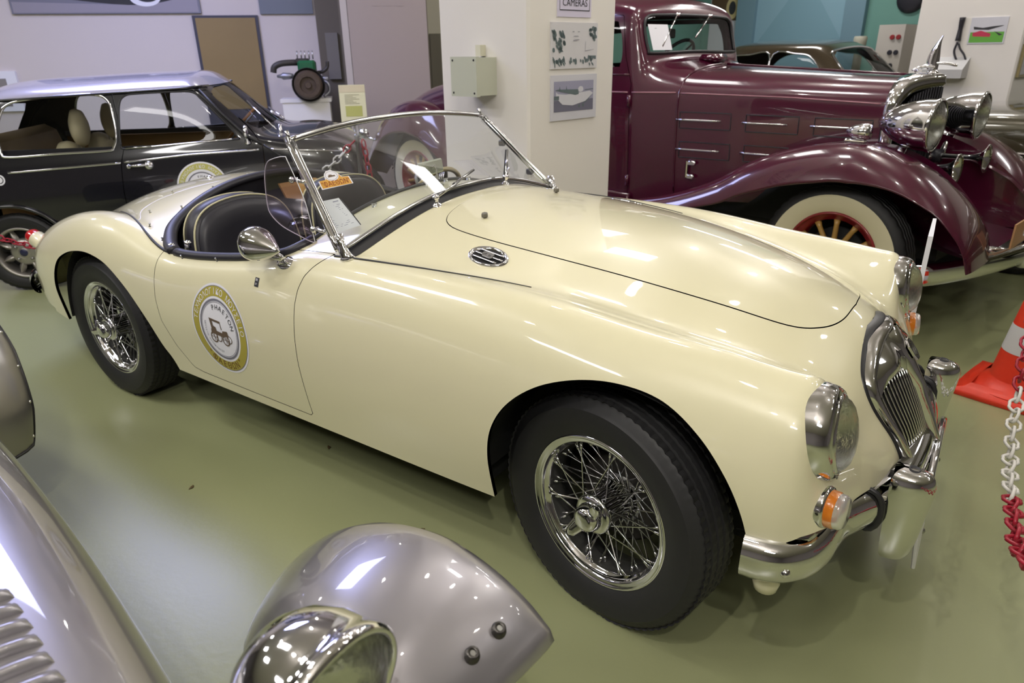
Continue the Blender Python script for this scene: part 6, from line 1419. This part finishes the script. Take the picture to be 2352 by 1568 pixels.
# front wings, clamshell over each wheel
def clam(s):
    """world-frame sections: (outer x,y,z) (inner x,y,z)"""
    sec = [((.238, -1.305, .600), (.205, -1.60, .595)), ((.19, -1.30, .630), (.168, -1.585, .630)), ((.12, -1.295, .655), (.115, -1.565, .655)), ((.03, -1.29, .665), (.035, -1.55, .655)), ((-.06, -1.29, .650), (-.045, -1.535, .632)), ((-.15, -1.29, .612), (-.115, -1.52, .590)), ((-.235, -1.295, .555), (-.175, -1.51, .535)), ((-.31, -1.305, .485), (-.225, -1.50, .475)), ((-.37, -1.32, .405), (-.27, -1.49, .41)), ((-.41, -1.345, .33), (-.315, -1.475, .345)), ((-.425, -1.37, .27), (-.36, -1.45, .29))]
    O = catmull([q[0] for q in sec], 6); I = catmull([q[1] for q in sec], 6); n = len(O); rows = []
    for i in range(n):
        t = i/(n-1); T_ = (O[min(i+1, n-1)]+I[min(i+1, n-1)]-O[max(i-1, 0)]-I[max(i-1, 0)]); A = O[i]-I[i]; N_ = np.cross(A, T_); N_ /= np.linalg.norm(N_); N_ = N_ if N_[2] > -.2 and (N_[2] > 0 or N_[0] < 0) else -N_
        cr = np.interp(t, [0, .1, .5, .85, 1], [.012, .022, .030, .024, .010]); row = []
        for f, d in ((-.035, -.034), (-.03, -.018), (0, -.002), (.05, .35*cr), (.15, .75*cr), (.3, .95*cr), (.5, cr), (.7, .95*cr), (.85, .75*cr), (.95, .35*cr), (1, -.002), (1.03, -.018), (1.035, -.034)):
            row.append(I[i]+A*f+N_*d)
        rows.append(row)
    r0 = np.array(rows[0]); T0 = O[0]-O[1]; T0 /= np.linalg.norm(T0)   # rolled front edge
    rows = [list(r0+T0*.004+np.array((0, 0, -.022))), list(r0+T0*.009+np.array((0, 0, -.010)))]+rows
    L = wl(np.array(rows)); L[..., 1] *= s
    return L
for s in (1, -1):
    L = clam(s); g = G(); g.grid(L, flip=s < 0); wg = g.obj('front_wing', SVP, SV)
    md = wg.modifiers.new('t', 'SOLIDIFY'); md.thickness = .004; md.offset = -1
    for j_, t_ in ((6, 7), (7, 7)):
        row = L[t_]; q = row[j_]*.9+row[j_+1]*.1+np.array((0, 0, .004)); n = np.array((.45, 0, .9)); n /= np.linalg.norm(n)
        g = G(); g.lathe([(0, .0), (.004, 0), (.0045, .009), (.009, .010), (.0095, .004), (.012, .002), (.0125, 0)], q, n, 20); bo = g.obj('wing_bolt', mat('bolt_dark', (.08, .075, .07), .3, .8), wg)
        g = G(); g.lathe([(0, .008), (.0042, .008)], q, n, 12); g.obj('bolt_head', DCHROME, bo)
# headlamps
hc = np.array((.183, -1.662, .776))
for s in (1, -1):
    c = wl(hc); c[1] *= s; n = np.array((.97, s*.15, -.15)); n /= np.linalg.norm(n)
    g = G(); g.lathe([(0, -.098), (.03, -.094), (.055, -.080), (.074, -.058), (.085, -.030), (.088, -.006), (.0885, .006), (.092, .008), (.0925, .018), (.088, .023), (.083, .022), (.082, .016)], c, n, 64); hl = g.obj('headlamp', CHROME, SV)
    g = G(); g.lathe([(0, .046), (.03, .043), (.06, .033), (.083, .015)], c, n, 48); g.obj('headlamp_lens', LENS, hl)
    g = G(); g.lathe([(0, -.04), (.04, -.025), (.07, 0), (.083, .012)], c, n, 36); g.obj('reflector', REFL, hl)
    g = G(); g.tube([c+np.array((-.02, 0, -.08)), c+np.array((-.05, -s*.02, -.16)), (c[0]-.06, s*.36, .45)], .013, 10); g.obj('lamp_bracket', CHROME, hl)
# white card seen through the wing mouth
# rear wings
for s in (1, -1):
    rows = []; AA = np.linspace(-.02, 2.5, 40)
    for a in AA:
        r = np.interp(a, [-.02, .3, .8, 1.4, 2.5], [.45, .47, .49, .49, .46]); x = -2.13+r*math.cos(a); z = .27+r*math.sin(a)
        yo = np.interp(a, [-.02, .25, .7, 2.5], [-1.27, -1.245, -1.225, -1.22]); yi = -1.58
        nx, nz = math.cos(a), math.sin(a)
        rows.append([(x+nx*d, yi+(yo-yi)*f, z+nz*d) for f, d in ((0, -.02), (.1, .005), (.3, .02), (.5, .024), (.7, .018), (.85, .0), (.94, -.022), (.985, -.05), (1, -.08), (.99, -.085))])
    L = wl(np.array(rows)); L[..., 1] *= s; g = G(); g.grid(L, flip=s > 0); rwg = g.obj('rear_wing', SVP, SV)
    md = rwg.modifiers.new('t', 'SOLIDIFY'); md.thickness = .006; md.offset = -1
    # stone guard with rivets on the front of the wing
    P = L[:16, 1:8]; c_ = P.mean(axis=(0, 1)); g = G(); Q = P+np.array((.006, 0, .003)); g.grid(Q, flip=s > 0); sgd = g.obj('stone_guard', mat('guard_alu', (.33, .32, .32), .3, .85), rwg)
    bd_ = np.concatenate([Q[:, 0], Q[-1, 1:], Q[::-1, -1][1:], Q[0, ::-1][1:-1]]); g = G(); g.tube(bd_+np.array((.002, 0, 0)), .0045, 6, closed=True); g.obj('guard_edge', GASKET, sgd)
    for i in (1, 5, 9, 13):
        for j in (0, 5):
            q = Q[i, j+0]*.8+Q[i, min(6, j+1)]*.2; g = G(); g.lathe([(0, .004), (.003, .003), (.005, 0)], q, (1, 0, .2), 8); g.obj('rivet', CHROME, sgd)
# wheels under the wings
def plain_wheel():
    t_ = tyre_geo(.28, .17, .085, 100).obj('wheel', RUBBER, None, ang=38); ax = (0, -1, 0)
    g = G(); g.lathe([(.172, .07), (.165, .075), (.155, .06), (.15, .03), (.10, .02), (.05, .035), (0, .04)], (0, 0, 0), ax, 40); g.obj('rim', SVP, t_); return t_
pw = plain_wheel(); pw.parent = SV; q = wl((-.02, -1.46, .28)); pw.location = (q[0], q[1], .28); pw.rotation_euler = (0, 0, PI)
for (x, y) in ((q[0], -q[1]), tuple(wl((-2.15, -1.34, 0))[:2]), (wl((-2.15, -1.34, 0))[0], -wl((-2.15, -1.34, 0))[1])):
    c_ = copy_tree(pw, SV); c_.location = (x, y, .28); c_.rotation_euler = (0, 0, PI if y > 0 else 0)
g = G(); g.box((0, 0, .17), (2.6, .7, .06)); g.tube([(q[0], q[1]-.05, .28), (q[0], -q[1]+.05, .28)], .02, 8); g.tube([(wl((-2.15, -1.34, 0))[0], .6, .28), (wl((-2.15, -1.34, 0))[0], -.6, .28)], .02, 8); g.obj('chassis', BLACK, SV)

# ------------------------------------------------------------------ the brown saloon behind the burgundy coupe
a12 = -.217; BR = np.array((.17, 2.559)); 
def bl(x, y): return (BR[0]+math.cos(a12)*x-math.sin(a12)*y, BR[1]+math.sin(a12)*x+math.cos(a12)*y)
bx, by = bl(-2.5, 4.25)
BRW = car_root('brown_saloon', bx, by, a12, 'dark brown saloon with chrome window trim behind the burgundy bonnet')
BRP = mat('brown_paint', (.085, .062, .035), .22, .3, 1.0)
NB_ = [
 nt_([(.70, .35), (.72, .45), (.72, .6), (.70, .72), (.67, .78), (.60, .82), (.50, .83), (.4, .84), (.3, .84), (.15, .85), (0, .85)], -2.3),
 nt_([(.78, .28), (.80, .45), (.80, .65), (.78, .82), (.74, .88), (.66, .92), (.56, .935), (.46, .94), (.34, .95), (.17, .955), (0, .955)], -1.9),
 nt_([(.79, .27), (.81, .45), (.81, .66), (.795, .84), (.76, .91), (.69, .97), (.62, 1.02), (.54, 1.04), (.42, 1.05), (.2, 1.06), (0, 1.06)], -1.45),
 nt_([(.79, .27), (.81, .45), (.81, .67), (.80, .86), (.77, .94), (.72, 1.12), (.66, 1.28), (.61, 1.335), (.50, 1.37), (.25, 1.40), (0, 1.41)], -.95),
 nt_([(.79, .27), (.81, .45), (.81, .67), (.80, .86), (.77, .94), (.725, 1.14), (.67, 1.335), (.62, 1.40), (.51, 1.445), (.26, 1.475), (0, 1.485)], -.45),
 nt_([(.79, .27), (.81, .45), (.81, .67), (.80, .86), (.77, .94), (.725, 1.14), (.67, 1.335), (.62, 1.40), (.51, 1.442), (.26, 1.47), (0, 1.48)], .10),
 nt_([(.79, .27, .4), (.81, .45, .4), (.81, .67, .4), (.80, .86, .42), (.77, .94, .47), (.72, 1.13, .38), (.66, 1.31, .32), (.605, 1.37, .31), (.49, 1.41, .33), (.25, 1.435, .36), (0, 1.44, .37)]),
 nt_([(.79, .27, .75), (.81, .45, .75), (.81, .67, .75), (.80, .85, .76), (.77, .93, .80), (.73, 1.02, .70), (.68, 1.13, .60), (.61, 1.17, .62), (.49, 1.19, .66), (.25, 1.205, .70), (0, 1.21, .71)]),
 nt_([(.79, .27, 1.0), (.81, .45, 1.0), (.81, .66, 1.0), (.795, .84, 1.0), (.77, .91, 1.0), (.72, .945, .95), (.65, .965, .90), (.57, .97, .92), (.44, .975, .97), (.22, .98, 1.02), (0, .98, 1.03)]),
 nt_([(.78, .28), (.80, .45), (.80, .64), (.785, .80), (.75, .86), (.68, .885), (.60, .89), (.50, .89), (.38, .90), (.2, .92), (0, .92)], 1.5),
 nt_([(.74, .32), (.76, .45), (.76, .6), (.74, .72), (.70, .78), (.62, .80), (.54, .80), (.44, .80), (.33, .81), (.17, .82), (0, .82)], 2.2),
 nt_([(.68, .36), (.69, .45), (.69, .54), (.67, .62), (.62, .66), (.55, .67), (.47, .67), (.38, .67), (.28, .67), (.14, .67), (0, .67)], 2.4)]
Q = Shell.from_grid(net_surface(NB_, 150, 70, .8)); qsd, qtp = raybody(Q.both())
w1 = catmull([(-1.0, 1.0), (-.9, 1.20), (-.72, 1.31), (-.5, 1.33), (-.25, 1.335), (-.25, .98), (-.6, .97)], 4, closed=True); w2_ = catmull([(-.20, .98), (-.20, 1.335), (.05, 1.335), (.24, 1.30), (.42, 1.12), (.50, .99), (.2, .97)], 4, closed=True)
gls = []
for wp_ in (w1, w2_):
    a, Q = Q.split(np.where(Q.V[:, 1] > .5, sdf(Q.V[:, [0, 2]], wp_), 1.)); gls.append((a, 'side_window'))
sc_ = np.array([(0, 1.40), (.45, 1.37), (.58, 1.31), (.66, 1.08), (.66, .99), (0, 1.01)]); scp = np.concatenate([sc_, sc_[::-1]*[-1, 1]])
a, Q = Q.split(np.where((Q.V[:, 0] > .2) & (Q.V[:, 0] < 1.1) & (Q.V[:, 1] < .68), sdf(Q.V[:, 1:], scp), 1.)); gls.append((a, 'windscreen'))
for xc in (-1.25, 1.45): _, Q = Q.split(np.where(Q.V[:, 1] > .4, np.hypot(Q.V[:, 0]-xc, Q.V[:, 2]-.3)-.36, 1.))
Q.both().obj('body_shell', BRP, BRW)
for a, nme in gls:
    for q in ((a.both(),) if nme == 'windscreen' else (a, a.mirror())): q.obj(nme, MATS['car_glass'], BRW, rim=False)
for s in (-1, 1):
    for wp_ in (w1, w2_):
        g = G(); g.tube([qsd(x, z, .003, s)[0] for x, z in wp_], .009, 6, closed=True); g.obj('window_frame', CHROME, BRW)
qb = BVHTree.FromPolygons([Vector(v) for v in VS.both().V], VS.both().F)
fq = BVHTree.FromPolygons([Vector(v) for v in Shell.from_grid(net_surface(NB_, 150, 70, .8)).both().V], Shell.from_grid(net_surface(NB_, 150, 70, .8)).both().F)
def qf(y, z): 
    h = fq.ray_cast(Vector((1.4, y, z)), Vector((-1, 0, 0))); return np.array(h[0])+np.array((.004, 0, .004))
fp = [(y, z) for y, z in catmull([(-.66, 1.0), (-.66, 1.08), (-.585, 1.31), (-.45, 1.37), (0, 1.40), (.45, 1.37), (.585, 1.31), (.66, 1.08), (.66, 1.0)], 4)]
g = G(); g.tube([qf(y, z) for y, z in fp], .012, 6); g.obj('windscreen_frame', CHROME, BRW)
sw_ = None
pv = pw
for x, y in ((-1.25, -.68), (1.45, -.68), (-1.25, .68), (1.45, .68)):
    c_ = copy_tree(pw, BRW); c_.location = (x, y, .285); c_.rotation_euler = (0, 0, 0 if y < 0 else PI)
g = G(); g.box((0, 0, .4), (3.6, 1.3, .2)); g.obj('underbody', BLACK, BRW, smooth=False)
g = G(); g.box((0, 0, .8), (1.6, 1.3, .12), None, .04); g.box((-.75, 0, .98), (.16, 1.2, .4), None, .05); g.obj('seats', BLACKV, BRW, ang=40)

# ------------------------------------------------------------------ the dark olive car at the right edge
ox, oy = bl(.30, 1.62)
OL = car_root('olive_limousine', ox, oy, a12, 'dark olive classic car with chrome strips at the right edge behind the burgundy wing')
OLP = mat('olive_paint', (.045, .040, .020), .2, .3, 1.0)
NO_ = []
for x, hz in ((-.75, .78), (-.62, .95), (-.3, 1.02), (.3, 1.03), (1.2, 1.02), (2.2, .98), (2.8, .9)):
    k = .82 if x < -.7 or x > 2.7 else 1.; NO_.append([(x, .60*k, .30), (x, .63*k, .42), (x, .63*k, .58), (x, .62*k, .72), (x, .60*k, hz-.13), (x, .55*k, hz-.06), (x, .48*k, hz-.025), (x, .40*k, hz-.01), (x, .30*k, hz), (x, .15*k, hz+.003), (x, 0, hz+.005)])
O2 = Shell.from_grid(net_surface(NO_, 90, 60, .8)); osd, otp = raybody(O2.both())
for xc in (.15, 2.2): _, O2 = O2.split(np.where(O2.V[:, 1] > .4, np.hypot(O2.V[:, 0]-xc, O2.V[:, 2]-.3)-.34, 1.))
O2.both().obj('body_shell', OLP, OL)
for z, w_, m_, nm in ((.76, .016, CHROME, 'chrome_strip'), (.70, .005, mat('gold_line', (.4, .3, .06), .4), 'gold_line'), (.44, .012, CHROME, 'chrome_strip')):
    for s in (-1, 1):
        xs = np.linspace(-.66, 2.7, 30); draped_strip(osd, xs, xs*0+z, w_, .004, s).obj(nm, m_, OL)
for x, y in ((.15, -.52), (2.2, -.52), (.15, .52), (2.2, .52)):
    c_ = copy_tree(pw, OL); c_.location = (x, y, .285); c_.rotation_euler = (0, 0, 0 if y < 0 else PI)
g = G(); g.box((1.1, 0, .4), (3.0, .95, .2)); g.obj('underbody', BLACK, OL, smooth=False)

# ------------------------------------------------------------------ traffic cone
ORG = mat('cone_orange', (.75, .045, .018), .4); WHC = mat('cone_white', (.62, .62, .64), .45)
ccx, ccy = .93, 1.46
t = empty('traffic_cone', (ccx, ccy, 0), math.radians(-14), label='orange and white striped traffic cone at the right edge', cat='traffic cone')
rb_ = lambda h, z: [(x*h if abs(x) == 1 else x*h, y*h, z) for x, y in catmull([(-1, -.8), (-.8, -1), (.8, -1), (1, -.8), (1, .8), (.8, 1), (-.8, 1), (-1, .8)], 4, closed=True)]
g = G(); rows = [rb_(.205, 0), rb_(.21, .012), rb_(.205, .026), rb_(.17, .034), rb_(.150, .05)]; g.grid(rows, cv=True); g.fan(rows[0], True); g.obj('cone_base', ORG, t)
H_ = .75; rad = lambda z: .028+(.135-.028)*(1-z/H_)
def band(z0, z1, m_, nm, o_=0.):
    g = G(); g.lathe([(rad(z)+o_, z) for z in np.linspace(z0, z1, 4)], (0, 0, 0), (0, 0, 1), 48); return g.obj(nm, m_, t)
g = G(); g.lathe([(.19, .034), (.165, .042), (.148, .058), (rad(.07), .075)]+[(rad(z), z) for z in np.linspace(.08, H_, 10)]+[(.02, H_+.004), (.018, H_-.03)], (0, 0, 0), (0, 0, 1), 48); g.obj('cone_body', ORG, t)
for z0, z1 in ((.20, .315), (.42, .535)): band(z0, z1, WHC, 'white_band', .0015)
# ------------------------------------------------------------------ plastic chains
CR = mat('chain_red', (.33, .012, .03), .35); CW = mat('chain_white', (.72, .70, .66), .4)
def link_mesh(L, W, r, name, m_):
    P = catmull([(-L/2+W/2, -W/2, 0), (0, -W/2, 0), (L/2-W/2, -W/2, 0), (L/2, 0, 0), (L/2-W/2, W/2, 0), (0, W/2, 0), (-L/2+W/2, W/2, 0), (-L/2, 0, 0)], 3, closed=True)
    g = G(); g.tube(P, r, 6, closed=True); me = bpy.data.meshes.new(name); me.from_pydata(g.v, [], g.f); me.polygons.foreach_set('use_smooth', [True]*len(me.polygons)); me.materials.append(m_); return me
MR, MW = link_mesh(.062, .034, .0048, 'chain_link_red', CR), link_mesh(.062, .034, .0048, 'chain_link_white', CW)
def chain(root, pts, colour, pitch=.0475):
    P = catmull(pts, 20); d = np.concatenate([[0], np.cumsum(np.linalg.norm(np.diff(P, axis=0), axis=1))]); n = int(d[-1]/pitch)
    base_ = np.array(root.location)
    for i in range(n):
        s_ = (i+.5)*pitch; q = np.array([np.interp(s_, d, P[:, k]) for k in range(3)]); q2 = np.array([np.interp(s_+.01, d, P[:, k]) for k in range(3)]); T_ = (q2-q); T_ /= np.linalg.norm(T_)
        o = bpy.data.objects.new('chain_link', MR if colour(s_/d[-1]) else MW); COL.objects.link(o); o.parent = root
        up = Vector((0, 0, 1)); X_ = Vector(T_); Y_ = up.cross(X_).normalized() if abs(T_[2]) < .95 else Vector((1, 0, 0)).cross(X_).normalized(); Z_ = X_.cross(Y_)
        rot = Matrix((X_, Y_, Z_)).transposed()@Matrix.Rotation(math.radians(78 if i % 2 else -8)+.2*math.sin(i*2.1), 3, 'X')
        o.matrix_basis = Matrix.Translation(Vector(q-base_))@rot.to_4x4()
CHP = [(.85, 1.62, 1.02), (.85, 1.05, .66), (.85, .65, .44), (.85, .59, .41), (.85, .44, .345), (.85, .23, .31), (.85, .03, .32), (.85, -.21, .37), (.85, -.39, .41), (.85, -.57, .47), (.86, -.9, .62), (.88, -1.3, .86)]
t = empty('barrier_chain', (.85, .2, .31), label='red and white plastic chain sagging in front of the cream car at the right edge', cat='chain')
CL_ = [(.85, .80, .55)]+CHP[2:10]
chain(t, [(.85, 1.15, .74)]+CHP[2:9]+[(.86, -.62, .50)], lambda f: f < .38 or f > .70)
# stanchion behind the cockpit with its chain
sx_, sy_ = -2.62, 1.08
t = empty('barrier_post', (sx_, sy_, 0), label='grey barrier post with red chain between the black saloon and the cream car', cat='barrier post')
g = G(); g.lathe([(0, 0), (.13, 0), (.13, .012), (.03, .03), (.012, .04), (.012, .91), (.016, .912), (.018, .94), (.010, .95), (0, .95)], (0, 0, 0), (0, 0, 1), 20); g.obj('post', mat('post_grey', (.2, .2, .22), .35, .6), t)
tc_ = empty('barrier_chain', (sx_, sy_, .8), label='white then red plastic chain from the grey post past the cream car tail', cat='chain')
chain(tc_, [(sx_-.01, sy_-.01, .91), (-2.80, .97, .74), (-3.02, .83, .60), (-3.30, .58, .46), (-3.55, .28, .39), (-3.85, -.12, .355), (-4.0, -.26, .35), (-4.28, -.37, .40), (-4.6, -.45, .50)], lambda f: f < .04 or f > .66)
tr_ = empty('barrier_chain', (sx_, sy_, .5), label='red chain hanging down along the grey barrier post', cat='chain')
chain(tr_, [(sx_+.03, sy_+.02, .91), (sx_+.045, sy_+.035, .7), (sx_+.05, sy_+.04, .5), (sx_+.05, sy_+.04, .3)], lambda f: True)
# white board standing by the nose of the cream car
t = empty('display_board', (.50, .90, 0), label='narrow white display board seen edge-on beyond the far headlamp', cat='sign')
dv = np.array((-.14, 2.87)); dv /= np.linalg.norm(dv)
g = G(); g.prism([(dv[0]*a+dv[1]*b, dv[1]*a-dv[0]*b, z) for a, b, z in ((-.10, -.008, .30), (-.10, .008, .30), (.22, .006, .30), (.22, -.006, .30))], (0, 0, .48)); g.obj('board_panel', PAPER, t, smooth=False)
g = G(); g.tube([(0, 0, .0), (0, 0, .32)], .008, 8); g.lathe([(0, .01), (.10, .008), (.11, 0)], (0, 0, 0), (0, 0, 1), 24); g.obj('board_stand', DCHROME, t)
